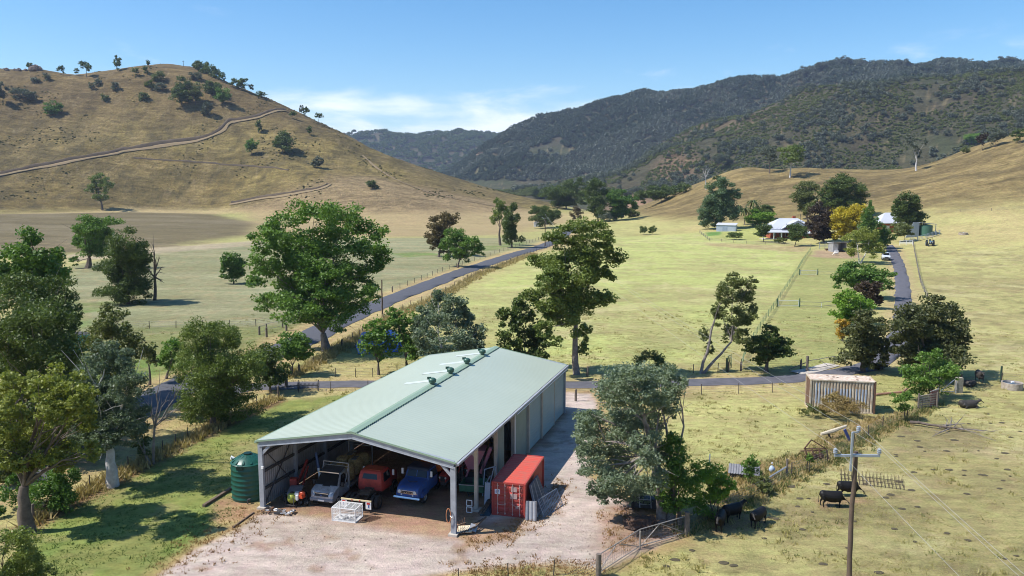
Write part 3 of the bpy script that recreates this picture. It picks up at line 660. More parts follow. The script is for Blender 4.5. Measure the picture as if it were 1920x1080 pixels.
tree('T16', 'small green tree with thin straight trunk in front of the blue cover', (710, 703), [(705, 615, 24, 18), (727, 640, 20, 20), (693, 648, 18, 18), (715, 660, 22, 16), (700, 632, 22, 18)], 'green', tr=.16, aspect=.7, name='small_tree', droop=.1)
tree('T17', 'green tree between the blue cover and the grey green gum', (765, 700), [(745, 600, 24, 20), (768, 620, 20, 28), (775, 660, 22, 25), (752, 640, 20, 22), (735, 608, 15, 12)], 'green', tr=.2, aspect=.7, name='small_tree', droop=.1)
tree('T24', 'grey leaved gum with twin pale trunks right of the gravel yard', (1248, 978), [(1180, 706, 45, 22), (1228, 706, 40, 24), (1264, 716, 22, 24), (1150, 742, 42, 28), (1200, 750, 46, 28), (1236, 752, 30, 26), (1128, 790, 42, 28), (1180, 800, 46, 32), (1222, 795, 24, 28), (1112, 830, 34, 28), (1160, 860, 46, 32), (1212, 850, 34, 28), (1240, 850, 18, 22), (1120, 882, 32, 22), (1180, 908, 40, 26), (1225, 900, 28, 24), (1130, 918, 26, 20), (1160, 932, 20, 12), (1100, 800, 22, 22), (1095, 840, 18, 20), (1150, 905, 34, 22), (1205, 935, 26, 16), (1255, 760, 20, 22)], 'grey', m_bark_g, trunks=[(1228, 850), (1262, 880)], tr=.38, size=.19, cov=4.3, aspect=.55, nmax=52000, subs=15, tint_bias=0, depth=.75)
tree('T24b', 'dark green tree growing against the right side of the grey leaved gum', (1275, 985), [(1262, 842, 24, 24), (1272, 880, 30, 32), (1252, 918, 26, 26), (1288, 922, 22, 24), (1265, 950, 24, 16)], 'green', size=.17, cov=4, name='bushy_tree', tr=.16, droop=.1, aspect=.65)
tree('T25', 'low spreading green shrub beside the black cattle by the gate', (1335, 975), [(1330, 890, 30, 18), (1352, 906, 24, 16), (1308, 900, 24, 24), (1320, 942, 30, 24), (1368, 912, 12, 10), (1345, 925, 22, 16)], 'bright', size=.17, cov=4, name='shrub', cat='shrub', tr=.08, aspect=.55)
tree('T26', 'green weed bush growing in the dry grass left of the grey scrap sheet', (1408, 905), [(1405, 868, 18, 14), (1412, 885, 16, 12)], 'green', size=.17, name='shrub', cat='shrub', tr=.05)
tree('T26b', 'small leafy bush on the paddock fence line right of the cattle shrub', (1430, 925), [(1424, 905, 18, 12), (1436, 915, 12, 8)], 'olive', size=.17, name='shrub', cat='shrub', tr=.05)
tree('T27', 'tiny sapling with drooping leaves on the paddock fence line', (1517, 886), [(1515, 858, 8, 5), (1520, 863, 7, 4)], 'green', size=.3, name='sapling', tr=.04, aspect=.3)
tree('T21', 'leaning wind bent gum with two bare stems beside the driveway', (1317, 700), [(1378, 528, 24, 16), (1402, 530, 16, 12), (1358, 555, 20, 20), (1394, 562, 22, 18), (1348, 588, 20, 18), (1385, 598, 28, 20), (1410, 582, 10, 14), (1368, 628, 18, 16), (1394, 632, 16, 14), (1320, 628, 9, 15), (1330, 655, 10, 12)], 'olive', m_bark_g, trunks=[(1340, 600), (1372, 640)], tr=.22, size=.32, cov=4.6, fill=False)
tree('T22', 'small dark broadleaf tree beside the driveway right of the leaning gum', (1437, 697), [(1445, 620, 17, 9), (1430, 640, 28, 14), (1466, 640, 20, 12), (1440, 658, 38, 13), (1425, 675, 14, 9), (1476, 660, 14, 10), (1405, 655, 12, 9)], 'dark', name='small_tree', aspect=.75, cov=5, size=.33, droop=.05, tr=.25)
tree('T23', 'spiky low bush by the driveway between the tall gum and leaning gum', (1217, 700), [(1218, 674, 26, 15), (1200, 684, 14, 10), (1238, 682, 14, 10)], 'dark', name='shrub', cat='shrub', size=.5, aspect=.2, cov=3, droop=-.5, tr=.12)
tree('T28', 'large round dark oak like tree right of the driveway bend', (1742, 712), [(1745, 588, 42, 24), (1710, 610, 36, 28), (1780, 608, 34, 28), (1745, 640, 55, 30), (1700, 655, 32, 25), (1790, 648, 24, 25), (1760, 668, 46, 24), (1720, 676, 36, 14), (1800, 640, 16, 20)], 'oak', m_bark, tr=.5, size=.33, cov=5.4, aspect=.7, name='oak_tree', fork=(1738, 680))
tree('T29', 'green bushy tree in front of the large dark round tree', (1745, 752), [(1745, 668, 22, 12), (1762, 690, 32, 17), (1725, 702, 36, 18), (1740, 725, 32, 14), (1702, 700, 12, 8), (1780, 700, 16, 12)], 'green', size=.27, name='bushy_tree', tr=.18, aspect=.55)
tree('T30', 'slim sapling standing left of the timber yard panels', (1697, 788), [(1690, 750, 18, 12), (1694, 764, 13, 8), (1700, 742, 10, 7)], 'green', size=.2, name='sapling', tr=.06)
tree('T31', 'dark brown green tree left of the driveway bend behind the rusty container', (1618, 697), [(1620, 600, 34, 17), (1626, 635, 38, 28), (1600, 660, 24, 14), (1642, 660, 22, 22), (1588, 673, 28, 9), (1648, 688, 14, 9)], 'oak', tr=.3, size=.33, cov=5, aspect=.7, name='oak_tree')
tree('T31b', 'small golden yellow shrub peeking left of the driveway trees', (1580, 640), [(1582, 606, 12, 10), (1581, 622, 13, 12)], 'gold', size=.35, name='shrub', cat='shrub', aspect=.7, cov=5, tr=.08)
tree('T32', 'light green spreading tree in the driveway row above the golden shrub', (1605, 612), [(1595, 565, 24, 16), (1622, 575, 22, 16), (1580, 590, 20, 13), (1602, 588, 30, 15)], 'bright', size=.4, name='bushy_tree', cov=5, aspect=.6)
tree('T33', 'purple leaved tree in the driveway row', (1632, 580), [(1628, 545, 22, 14), (1642, 537, 12, 10), (1640, 560, 14, 12)], 'purple', size=.42, name='purple_tree', cov=5, aspect=.7)
tree('T34', 'wide dark green tree in the driveway row below the pale stemmed gum', (1618, 562), [(1610, 505, 34, 14), (1585, 525, 20, 19), (1620, 527, 34, 18), (1655, 520, 20, 14), (1662, 535, 14, 9)], 'green', size=.45, name='bushy_tree', cov=5, aspect=.6, tint_bias=-.2)
tree('T35', 'open gum with pale stems beside the stable', (1612, 494), [(1605, 450, 20, 16), (1630, 452, 20, 18), (1598, 470, 14, 12), (1640, 470, 20, 13), (1615, 440, 18, 10)], 'yellowgreen', m_bark_w, trunks=[(1608, 462), (1628, 462)], size=.5, cov=3.4)
tree('T36', 'tall pointed dark conifer beside the yellow tree', (1630, 474), [(1631, 390, 6, 12), (1628, 410, 11, 14), (1626, 430, 15, 16), (1630, 450, 16, 14)], 'green', name='conifer_tree', size=.5, cov=6, depth=.2, aspect=.4, droop=.6, tint_bias=-.25)
tree('T37', 'bright yellow round tree beside the brick house', (1592, 455), [(1590, 403, 26, 18), (1572, 430, 15, 18), (1600, 420, 20, 17), (1610, 400, 14, 13), (1575, 410, 15, 15)], 'yellow', size=.6, name='yellow_tree', cov=6, aspect=.8, droop=.05)
tree('T38', 'blackish purple tree between the house and the yellow tree', (1545, 455), [(1540, 405, 24, 20), (1550, 425, 24, 20), (1530, 430, 17, 17), (1555, 440, 14, 10)], 'purple', size=.6, name='purple_tree', cov=6, aspect=.7)
tree('T39', 'tall dark round tree rising behind the house roof', (1580, 412), [(1585, 348, 32, 17), (1600, 365, 24, 17), (1560, 364, 24, 17), (1555, 385, 24, 15), (1580, 380, 26, 18)], 'dark', size=.7, cov=6, aspect=.6, name='round_tree')
tree('T40', 'mid green tree behind the left half of the house roof', (1515, 412), [(1512, 353, 20, 13), (1502, 370, 18, 14), (1520, 378, 20, 16), (1512, 392, 18, 12)], 'olive', size=.7, cov=5, aspect=.6, name='round_tree')
tree('T41', 'big blue green gum behind the small garden shed', (1352, 430), [(1350, 355, 24, 17), (1376, 364, 14, 12), (1345, 385, 28, 22), (1325, 400, 15, 14), (1370, 395, 20, 20), (1335, 415, 20, 12)], 'blue', size=.7, cov=6)
tree('T43', 'low bright green dome shaped tree left of the house', (1425, 422), [(1425, 405, 26, 13), (1412, 412, 14, 8), (1440, 410, 14, 9)], 'bright', size=.6, cov=6, name='dome_tree', aspect=.7)
tree('T43b', 'dark tree directly behind the bright green dome tree', (1432, 412), [(1428, 390, 18, 9), (1440, 395, 12, 8)], 'dark', size=.6, cov=5, name='round_tree')
tree('T44', 'small round garden tree in front of the house verandah', (1432, 454), [(1432, 431, 15, 10), (1428, 438, 12, 7)], 'dark', size=.5, cov=5, name='small_tree', aspect=.7, tr=.15)
tree('T45', 'low round dark shrub on the lawn right of the garden shed', (1378, 449), [(1378, 441, 14, 7)], 'dark', size=.45, cov=6, name='shrub', cat='shrub', tr=.08)
tree('T46', 'small dark tree hiding the corner of the brick house', (1490, 462), [(1495, 430, 17, 12), (1490, 443, 12, 8), (1505, 438, 10, 9)], 'dark', size=.5, cov=5, name='small_tree', tr=.15)
tree('T46b', 'row of tiny garden shrubs along the house paddock fence', (1466, 457), [(1458, 450, 6, 5), (1468, 451, 8, 5)], 'olive', size=.4, cov=5, name='shrub', cat='shrub', tr=.05)
tree('T47', 'tall oval dark green tree beside the machinery lean to', (1705, 440), [(1703, 384, 23, 18), (1692, 398, 16, 16), (1714, 400, 16, 18), (1704, 412, 26, 15)], 'dark', size=.6, cov=7, name='round_tree', aspect=.7)
tree('T48', 'small dome tree in front of the tall oval tree by the driveway end', (1697, 454), [(1697, 431, 18, 10), (1690, 437, 12, 6)], 'olive', size=.5, cov=6, name='dome_tree')
tree('T49', 'dark green bush at the driveway end beside the parked car', (1656, 468), [(1643, 422, 9, 12), (1660, 448, 16, 11), (1648, 438, 12, 9)], 'green', size=.5, cov=6, name='bushy_tree', tint_bias=-.2)
tree('T50', 'dark brown she oak left of the pair by the road bend', (823, 482), [(825, 418, 24, 17), (815, 445, 20, 20), (850, 410, 13, 11), (835, 465, 18, 12)], 'brown', size=.6, cov=5.5, name='she_oak')
tree('T51', 'broad green tree clump at the left edge of the road', (858, 502), [(855, 440, 23, 13), (840, 465, 18, 19), (885, 460, 18, 15), (870, 480, 20, 12), (898, 470, 12, 13)], 'green', size=.55, cov=5)
tree('T52', 'tall loose gum left of the dark she oak near the road end', (938, 460), [(935, 385, 14, 14), (930, 408, 11, 15), (945, 395, 10, 9)], 'gum', size=.65, cov=3.5)
tree('T52b', 'dense dark she oak near the far end of the road', (960, 464), [(960, 413, 19, 24), (960, 443, 21, 18)], 'dark', size=.65, cov=6, name='she_oak')
tree('T53', 'wide dark tree at the far end of the road', (1022, 428), [(1010, 395, 20, 12), (1035, 405, 17, 15), (1018, 412, 22, 10)], 'dark', size=.7, cov=5, name='round_tree')
tree('T54', 'small reddish brown tree at the foot of the left hill spur', (1080, 417), [(1080, 400, 12, 11)], 'brown', size=.8, cov=5, name='small_tree')
tree('T55', 'dark creek side tree farthest left in the valley gap', (1062, 392), [(1060, 366, 32, 18), (1078, 350, 20, 15), (1090, 372, 16, 14), (1032, 362, 22, 12), (1050, 378, 26, 12)], 'dark', size=1.1, cov=5, name='round_tree')
tree('T56', 'tall dark creek side tree in the middle of the valley gap', (1122, 416), [(1115, 362, 22, 21), (1122, 392, 24, 20)], 'dark', size=1, cov=6, name='round_tree')
tree('T57', 'rounded dark green creek side tree right of the valley gap', (1152, 414), [(1160, 370, 24, 14), (1155, 392, 24, 18), (1184, 380, 15, 13)], 'green', size=1, cov=6, name='round_tree', tint_bias=-.3)
tree('T58', 'small grey leafless looking shrub below the creek trees', (1136, 419), [(1136, 409, 13, 9)], 'bush', size=.8, cov=4, name='shrub', cat='shrub')
tree('T59', 'line of low dark trees on the slope right of the creek', (1240, 380), [(1222, 364, 20, 13), (1252, 358, 22, 11), (1280, 353, 15, 8), (1204, 368, 13, 11)], 'dark', size=1.1, cov=5, name='tree_clump')
tree('V1', 'grey bushy tree left of the knoll in the valley gap', (1192, 372), [(1190, 358, 16, 9), (1175, 362, 10, 7)], 'bush', size=1.3, cov=5, name='valley_tree')
tree('V2', 'small grey tree on top of the bare knoll in the valley gap', (1030, 330), [(1030, 318, 13, 8)], 'bush', size=1.3, cov=5, name='valley_tree')
tree('V3', 'dark clump at the left foot of the valley gap just above the hill spur', (1005, 372), [(1005, 362, 18, 8), (1020, 368, 12, 6)], 'dark', size=1.2, cov=5, name='valley_tree')
tree('V4', 'grey green tree between the knoll and the slope trees', (1235, 352), [(1240, 345, 18, 7), (1222, 350, 10, 6)], 'bush', size=1.3, cov=5, name='valley_tree')
tree('V5', 'olive bush at the end of the creek line below the rounded creek tree', (1182, 408), [(1180, 398, 11, 9), (1192, 402, 8, 6)], 'olive', size=1, cov=5, name='valley_tree')
tree('T60', 'left of two tiny shrubs on the open paddock edge', (1207, 440), [(1207, 431, 9, 7)], 'dark', size=.5, cov=5, name='shrub', cat='shrub', group='pair of paddock shrubs')
tree('T60b', 'right of two tiny shrubs on the open paddock edge', (1224, 439), [(1223, 430, 9, 6)], 'dark', size=.5, cov=5, name='shrub', cat='shrub', group='pair of paddock shrubs')
# left foreground
tree('T7e', 'dark tree filling the gap between the massive gum and the road bend', (160, 812), [(150, 700, 26, 30), (165, 740, 28, 30), (140, 765, 24, 26), (170, 780, 22, 18)], 'dark', size=.26, cov=5, tint_bias=.1)
tree('T5c', 'dense dark thicket behind the yellow green leaved tree', (105, 862), [(92, 790, 46, 36), (140, 802, 28, 28), (50, 815, 46, 36), (110, 830, 40, 24), (15, 800, 36, 44)], 'dark', size=.22, cov=5, name='bushy_tree', tr=.2)
tree('T5d', 'dark understorey bush at the left picture edge below the massive gum', (8, 905), [(5, 870, 34, 30), (35, 885, 22, 20)], 'olive', size=.2, cov=5, name='shrub', cat='shrub', tint_bias=-.2)
tree('CB', 'tall dry golden weed bush against the rusty white container', (1580, 781), [(1558, 752, 16, 11), (1580, 757, 20, 13), (1604, 764, 18, 9), (1545, 764, 13, 8), (1570, 768, 22, 9), (1566, 742, 9, 7)], 'weed', size=.16, cov=3.4, name='weed_bush', cat='bush', tr=.04, aspect=.35, droop=-.6, limbs=False)
tree('CB2', 'low green weeds at the left foot of the rusty white container', (1525, 779), [(1522, 766, 12, 9), (1538, 772, 14, 7), (1508, 772, 10, 6)], 'olive', size=.16, cov=3, name='weed_bush', cat='bush', tr=.03, aspect=.35, droop=-.5, limbs=False)
tree('T5', 'massive dark gum at the left edge of the picture', (62, 850), [(45, 560, 52, 45), (108, 562, 38, 38), (60, 620, 62, 42), (125, 605, 24, 36), (30, 680, 50, 46), (108, 680, 46, 44), (60, 755, 56, 45), (125, 745, 36, 44), (10, 610, 40, 50)], 'dark', m_bark_g, size=.24, cov=6, nmax=60000, subs=17, sub_r=.42, depth=.8, tr=.4)
tree('T6', 'green crowned tree rising behind the massive dark gum at left', (62, 760), [(62, 468, 34, 28), (32, 500, 30, 28), (94, 500, 26, 28), (105, 525, 20, 24), (50, 525, 46, 24)], 'green', size=.38, cov=5, name='bushy_tree', tint_bias=-.1)
tree('T7', 'dark mid sized tree right of the massive gum above the road bend', (205, 775), [(205, 610, 30, 28), (190, 650, 30, 32), (235, 652, 26, 32), (215, 692, 30, 26)], 'olive', size=.3, cov=4.6, tint_bias=-.15)
tree('T1', 'yellow green leaved tree with dark forked trunk at the lawn edge', (53, 998), [(40, 730, 42, 30), (108, 738, 46, 32), (150, 762, 30, 26), (20, 790, 36, 36), (88, 800, 46, 32), (158, 792, 26, 26), (12, 850, 30, 30), (60, 858, 40, 22), (128, 850, 40, 26), (172, 850, 18, 16), (100, 770, 30, 20)], 'yellowgreen', m_bark, fork=(45, 912), tr=.42, size=.19, cov=5.2, subs=16, sub_r=.36, nmax=48000, fill=False, aspect=.6)
tree('T1b', 'dark leafy bush under the yellow green tree', (80, 962), [(92, 925, 40, 34), (30, 935, 22, 34), (118, 905, 24, 26), (118, 940, 20, 18)], 'green', size=.2, cov=3.6, name='shrub', cat='shrub', tint_bias=-.25, tr=.12)
tree('T2', 'grey crowned gum with thick white trunk on the lawn edge', (211, 912), [(200, 680, 40, 32), (178, 722, 44, 34), (240, 722, 30, 38), (168, 790, 38, 36), (222, 780, 48, 34), (252, 802, 24, 30), (200, 828, 38, 20), (152, 825, 26, 16), (205, 750, 40, 26)], 'grey', m_bark_w, fork=(206, 838), tr=.40, size=.19, cov=4.6, tint_bias=-.4, nmax=44000, subs=15, sub_r=.4, fill=False)
t = tree('T3b', 'scrubby half bare tree left of the dead branches on the lawn edge', (281, 872), [(262, 812, 22, 22), (240, 788, 20, 20), (270, 840, 14, 12)], 'dark', m_bark_g, size=.18, cov=3, tr=.14, name='small_tree')
bare_tree('T3', 'pale leafless tree with long bare branches right of the white trunked gum', (287, 870), [(352, 702), (318, 735), (262, 742), (345, 752), (300, 690), (285, 745), (330, 770)], fork=(290, 800), r0=.11, bark=m_bark_g, twigs=3)
tree('T13', 'very wide drooping bushy tree beside the lawn and the road', (400, 800), [(372, 640, 34, 30), (420, 640, 36, 28), (360, 690, 30, 38), (415, 692, 50, 40), (468, 700, 26, 40), (380, 750, 44, 34), (440, 757, 44, 28), (396, 778, 40, 18), (352, 768, 22, 22), (398, 617, 24, 12), (480, 680, 20, 24)], 'gum', m_bark, size=.25, cov=6, nmax=56000, tint_bias=-.05, depth=.8, droop=.8, aspect=.35, subs=14)
tree('T14', 'bright green small tree with dark trunk at the driveway entrance', (548, 704), [(545, 640, 28, 15), (570, 650, 18, 17), (553, 665, 28, 16), (528, 660, 18, 17)], 'green', size=.3, cov=5, name='small_tree', aspect=.6, droop=.1)
tree('T14b', 'dark green tree between the wide drooping tree and driveway entrance', (508, 737), [(500, 662, 24, 16), (512, 690, 28, 24), (486, 690, 20, 24), (515, 712, 20, 12)], 'dark', size=.28, cov=5, name='small_tree', aspect=.6)
tree('T12', 'left of two slim trees on the grass beyond the road bend', (281, 722), [(280, 662, 14, 15), (270, 655, 10, 9), (288, 675, 9, 10)], 'olive', size=.35, cov=3.5, name='small_tree', tr=.14)
tree('T12b', 'right of two slim trees on the grass beyond the road bend', (312, 710), [(320, 658, 22, 17), (332, 650, 13, 12), (315, 680, 15, 12)], 'green', size=.35, cov=4, name='small_tree', tr=.16)
tree('T4', 'leafy green bush in the bottom left corner', (15, 1120), [(20, 1020, 38, 30), (52, 1060, 24, 26), (0, 1060, 36, 30), (20, 1090, 40, 26)], 'gum', size=.15, cov=3.6, name='shrub', cat='shrub', tr=.12, tint_bias=.2)
tree('T4b', 'small dark weed bush beside the bottom left corner bush', (85, 1092), [(85, 1072, 17, 12)], 'dark', size=.14, cov=4, name='shrub', cat='shrub', tr=.04)
# field trees
tree('T8', 'bright green tree standing alone on the river flat', (165, 503), [(190, 414, 30, 16), (165, 440, 28, 19), (196, 440, 20, 17), (150, 456, 18, 14), (140, 490, 9, 7), (178, 468, 22, 14)], 'green', m_bark, size=.5, cov=5, tr=.75, name='field_tree')
tree('T9', 'dense dark she oak beside the bare tree on the river flat', (240, 570), [(235, 465, 32, 26), (220, 500, 35, 32), (258, 500, 26, 34), (225, 545, 36, 22), (255, 548, 26, 20)], 'dark', size=.42, cov=6, name='she_oak', aspect=.4, droop=.5)
bare_tree('T10', 'bare leafless tree right of the dense she oak on the river flat', (290, 563), [(284, 455), (300, 480), (305, 500), (276, 500), (272, 540), (306, 530), (290, 475)], r0=.32, fork=(290, 520), bark=m_bark, twigs=7)
tree('T11', 'small round tree at the end of the drainage ditch left of the huge gum', (438, 532), [(437, 493, 20, 16), (435, 514, 19, 14), (424, 492, 11, 11), (450, 500, 12, 14)], 'green', size=.5, cov=6, name='round_tree', tint_bias=-.25)
# left hill
LH = 'trees on the left hill'
tree('T62', 'lone thin crowned tree at the foot of the left hill', (192, 394), [(185, 338, 17, 11), (175, 355, 13, 10), (200, 350, 10, 12), (190, 370, 14, 7)], 'gum', size=1, cov=4, tr=.7, group=LH)
for i, (b_, lb, k, tx) in enumerate([
  ((472, 290), [(472, 270, 11, 8), (468, 276, 9, 7)], 'green', 'small round tree below the track on the left hill'),
  ((530, 290), [(530, 260, 15, 12), (520, 268, 10, 9), (538, 272, 12, 12)], 'dark', 'dark spreading tree below the track on the right flank of the left hill'),
  ((597, 315), [(597, 303, 10, 8), (590, 308, 8, 5)], 'bush', 'grey scrubby bush on the lower right flank of the left hill'),
  ((485, 249), [(485, 234, 6, 9)], 'dark', 'narrow tree right at the track bend on the left hill'),
  ((580, 254), [(580, 244, 5, 6)], 'dark', 'tiny tree on the right flank of the left hill near its skyline'),
  ((548, 222), [(549, 214, 6, 5)], 'dark', 'tiny bush where the hill track meets the skyline'),
  ((101, 214), [(101, 203, 14, 9), (92, 208, 8, 6)], 'green', 'solitary round bush on the open left side of the left hill'),
  ((340, 196), [(342, 165, 14, 14), (335, 178, 14, 12), (346, 180, 12, 10)], 'dark', 'tallest of the trees in the gully near the top of the left hill'),
  ((366, 196), [(365, 178, 12, 12), (368, 165, 9, 8)], 'olive', 'olive tree right of the tallest gully tree on the left hill'),
  ((402, 180), [(400, 162, 16, 10), (393, 170, 10, 8)], 'dark', 'wide tree below the crest in the right group of the left hill'),
  ((416, 196), [(416, 181, 14, 13)], 'green', 'round green tree casting a long shadow in the right group of the left hill'),
  ((388, 218), [(388, 203, 8, 11), (384, 212, 7, 6)], 'bush', 'lowest tree of the right group on the left hill'),
  ((270, 190), [(268, 181, 9, 8)], 'dark', 'dark bush low in the left group of the left hill'),
  ((280, 166), [(280, 159, 8, 7)], 'dark', 'dark round bush in the middle of the left group of the left hill'),
  ((298, 155), [(297, 144, 12, 9)], 'olive', 'olive tree at the top of the left group of the left hill'),
  ((300, 170), [(300, 163, 10, 6)], 'bush', 'low grey bush under the olive tree of the left group'),
  ((253, 142), [(253, 134, 6, 6)], 'olive', 'small tree above the left group near the hill top, left of a pair'),
  ((272, 138), [(272, 131, 5, 6)], 'dark', 'small tree above the left group near the hill top, right of a pair'),
  ((218, 172), [(217, 164, 8, 8)], 'bush', 'grey bush on the upper left slope beside the rocks'),
  ((196, 192), [(196, 184, 7, 6)], 'olive', 'small bush with shadow on the mid upper left slope'),
  ((172, 168), [(172, 161, 5, 5)], 'bush', 'tiny bush under the twisted skyline tree'),
  ((183, 162), [(183, 154, 5, 7)], 'bush', 'slim pale bush right of the twisted skyline tree'),
  ((365, 150), [(366, 142, 10, 8)], 'bush', 'grey tree just under the crest cluster of the left hill'),
  ((45, 186), [(42, 176, 18, 9), (58, 182, 10, 6)], 'bush', 'wide grey thicket at the far left of the left hill'),
  ((6, 190), [(4, 175, 9, 14)], 'bush', 'grey tree cut by the left picture edge on the left hill'),
  ((86, 152), [(86, 144, 7, 6)], 'bush', 'right bush of the pair on the far left slope'),
  ((66, 156), [(66, 151, 8, 5)], 'bush', 'left bush of the pair on the far left slope'),
  ((698, 353), [(695, 345, 10, 6), (706, 350, 5, 4)], 'dark', 'low dark bush alone on the pale lower slope right of the left hill'),
  ]):
    tree('LH%d' % i, tx, b_, lb, k, size=1.3, cov=5, group=LH, name='hill_tree', limbs=True)
for i, (px, dpy, lb, k, tx) in enumerate([
  (55, 3, [(55, 119, 4, 3)], 'dark', 'tiny wispy tree at the far left of the skyline'), (113, 3, [(113, 129, 5, 5)], 'dark', 'small round tree on the skyline left of the saddle'),
  (143, 3, [(143, 131, 4, 3)], 'dark', 'low bush on the skyline left of the twisted tree'), (162, 14, [(161, 123, 8, 6), (166, 128, 4, 3)], 'dark', 'twisted flat topped tree on the left skyline'),
  (220, 4, [(220, 115, 6, 7)], 'dark', 'rounded tree on the skyline above the left slope'), (278, 2, [(278, 113, 4, 3)], 'dark', 'tiny bush on the skyline left of the summit'),
  (376, 6, [(378, 116, 12, 8), (368, 113, 6, 5)], 'dark', 'left end tree of the cluster on the right shoulder of the summit'), (392, 8, [(392, 119, 13, 8)], 'dark', 'middle tree of the cluster on the right shoulder of the summit'),
  (404, 8, [(404, 129, 10, 8)], 'dark', 'right tree of the cluster on the right shoulder of the summit'), (417, 8, [(416, 141, 5, 5)], 'dark', 'smallest tree of the cluster on the right shoulder of the summit'),
  (444, 8, [(442, 152, 9, 6)], 'dark', 'left of two flat trees on the falling skyline'), (456, 8, [(456, 153, 8, 7)], 'dark', 'right of two flat trees on the falling skyline'),
  (471, 5, [(471, 163, 4, 4)], 'bush', 'thin see through tree on the falling skyline'), (488, 6, [(488, 181, 10, 3)], 'dark', 'low bush on the falling skyline'),
  (566, 4, [(565, 212, 4, 5)], 'bush', 'left of two thin trees where the skyline meets the track'), (574, 5, [(574, 214, 5, 5)], 'dark', 'right of two thin trees where the skyline meets the track'),
  (597, 6, [(598, 222, 8, 4)], 'dark', 'umbrella shaped tree on the skyline right of the track'),
  ]):
    q = skyline(px, 60, 1150)
    dy = q-[128, 137, 138, 138, 128, 118, 120, 123, 134, 146, 158, 164, 172, 184, 220, 224, 234][i]
    tree('SK%d' % i, tx, (px, q+dpy*.4+1), [(a, c+dy, r*1.15, s*1.25) for a, c, r, s in lb], k, size=1.3, cov=4.5, group='trees on the left skyline', name='skyline_tree')
# right hillside
for key, b_, lb, k, bk, tx, g in [
  ('RH1', (1443, 325), [(1437, 284, 18, 12), (1448, 295, 10, 9)], 'bush', m_bark, 'bare looking grey tree left of the white trunked gum on the right ridge', 3),
  ('RH2', (1481, 333), [(1485, 284, 20, 11), (1474, 298, 11, 9), (1500, 294, 11, 8), (1486, 297, 12, 9)], 'gum', m_bark_w, 'white trunked gum on the ridge behind the house', 4),
  ('RH3', (1718, 320), [(1707, 262, 9, 9), (1714, 275, 8, 8), (1722, 290, 6, 9), (1734, 268, 5, 6)], 'bush', m_bark_w, 'sparse thin tree with pale trunk on the ridge right of the house', 3),
  ('RH4', (1842, 282), [(1840, 260, 9, 10)], 'purple', m_bark, 'dark small tree left of three on the upper right slope', 4),
  ('RH5', (1866, 276), [(1868, 254, 14, 10), (1862, 262, 8, 7)], 'bush', m_bark, 'grey tree middle of three on the upper right slope', 4),
  ('RH6', (1910, 270), [(1912, 253, 13, 8)], 'dark', m_bark, 'green tree at the right picture edge on the upper slope', 5),
  ('RH7', (1820, 276), [(1820, 260, 11, 8), (1828, 256, 8, 6)], 'bright', m_bark, 'bright green shrub on the upper right slope', 5),
  ('RH8', (1812, 287), [(1812, 282, 9, 4)], 'olive', m_bark, 'low shrub below the bright green one on the right slope', 5),
  ('RH9', (1358, 318), [(1352, 298, 14, 10), (1368, 306, 10, 7)], 'bush', m_bark, 'grey bushy tree on the small knoll left of the ridge', 4),
  ('RH10', (1345, 345), [(1343, 335, 6, 6)], 'dark', m_bark, 'small dark bush beside the dead tree on the slope', 4)]:
    tree(key, tx, b_, lb, k, bk, size=1.0, cov=g, group='trees on the right hillside', name='hill_tree')
bare_tree('RH11', 'bleached dead tree on the slope above the big blue green gum', (1324, 355), [(1318, 315), (1330, 318), (1324, 312), (1312, 330)], r0=.35, fork=(1323, 335), bark=m_bark_w, twigs=4)
RN = ['first', 'second', 'third', 'fourth', 'fifth', 'sixth', 'seventh', 'eighth', 'ninth', 'tenth', 'eleventh', 'twelfth']
for i, px in enumerate((1440, 1478, 1512, 1540, 1580, 1612, 1650, 1690, 1735, 1790, 1840, 1885)):
    q = skyline(px, 60, 2700); w = (26, 16, 22, 14, 24, 18, 12, 22, 16, 24, 14, 20)[i]; h = (9, 7, 10, 8, 11, 9, 7, 9, 7, 8, 7, 9)[i]
    tree('RC%d' % i, RN[i]+' grey crowned tree from the left along the right hand skyline ridge', (px, q+3), [(px-w*.35, q-h*.35, w*.45, h*.6), (px+w*.3, q-h*.55, w*.42, h*.6), (px, q-h*.2, w*.5, h*.5)], 'bush', size=2.0, cov=4.4, group='trees on the right skyline ridge', name='ridge_tree')
# palms by the house
m_palm = LM['olive']
for i, (b_, hpx, tx) in enumerate([((1411, 424), 378, 'tall palm with arching fronds left of the house'), ((1396, 422), 392, 'shorter palm left of the tall palm')]):
    B = at(*b_); t = thing('palm_tree', tx, 'palm', B, 0, 'palms beside the house'); z = float((onY(b_[0], hpx, B[1])-B)[2])
    MB().tube([(0, 0, -.3), (.1, 0, z*.5), (0, 0, z)], [.32, .24, .2], 8).build('trunk', m_bark_g, t, smooth=True)
    rs = np.random.default_rng(i+5); vs = []; fs = []
    for k in range(26):
        a = 2*pi*k/26+rs.random()*.3; up = rs.random()*.9; L = 3.6+rs.random()
        for j in range(7):
            u0, u1 = j/7, (j+1)/7
            def pt(u): return np.array([cos(a)*L*u, sin(a)*L*u, z+L*(up*u-.95*u*u)])
            p, q = pt(u0), pt(u1); s = np.array([-sin(a), cos(a), -.4])*.55*(1-u0*.5); n = len(vs)
            vs += [p, q, q+s, p+s*.9, q-s*[1, 1, -1], p-s*[1, 1, -1]*.9]; fs += [(n, n+1, n+2, n+3), (n, n+1, n+4, n+5)]
    npmesh('frond', np.array(vs), np.array(fs), leafmat(*m_palm), t, attrs={'tint': ('FACE', 'FLOAT', rs.random(len(fs)))})

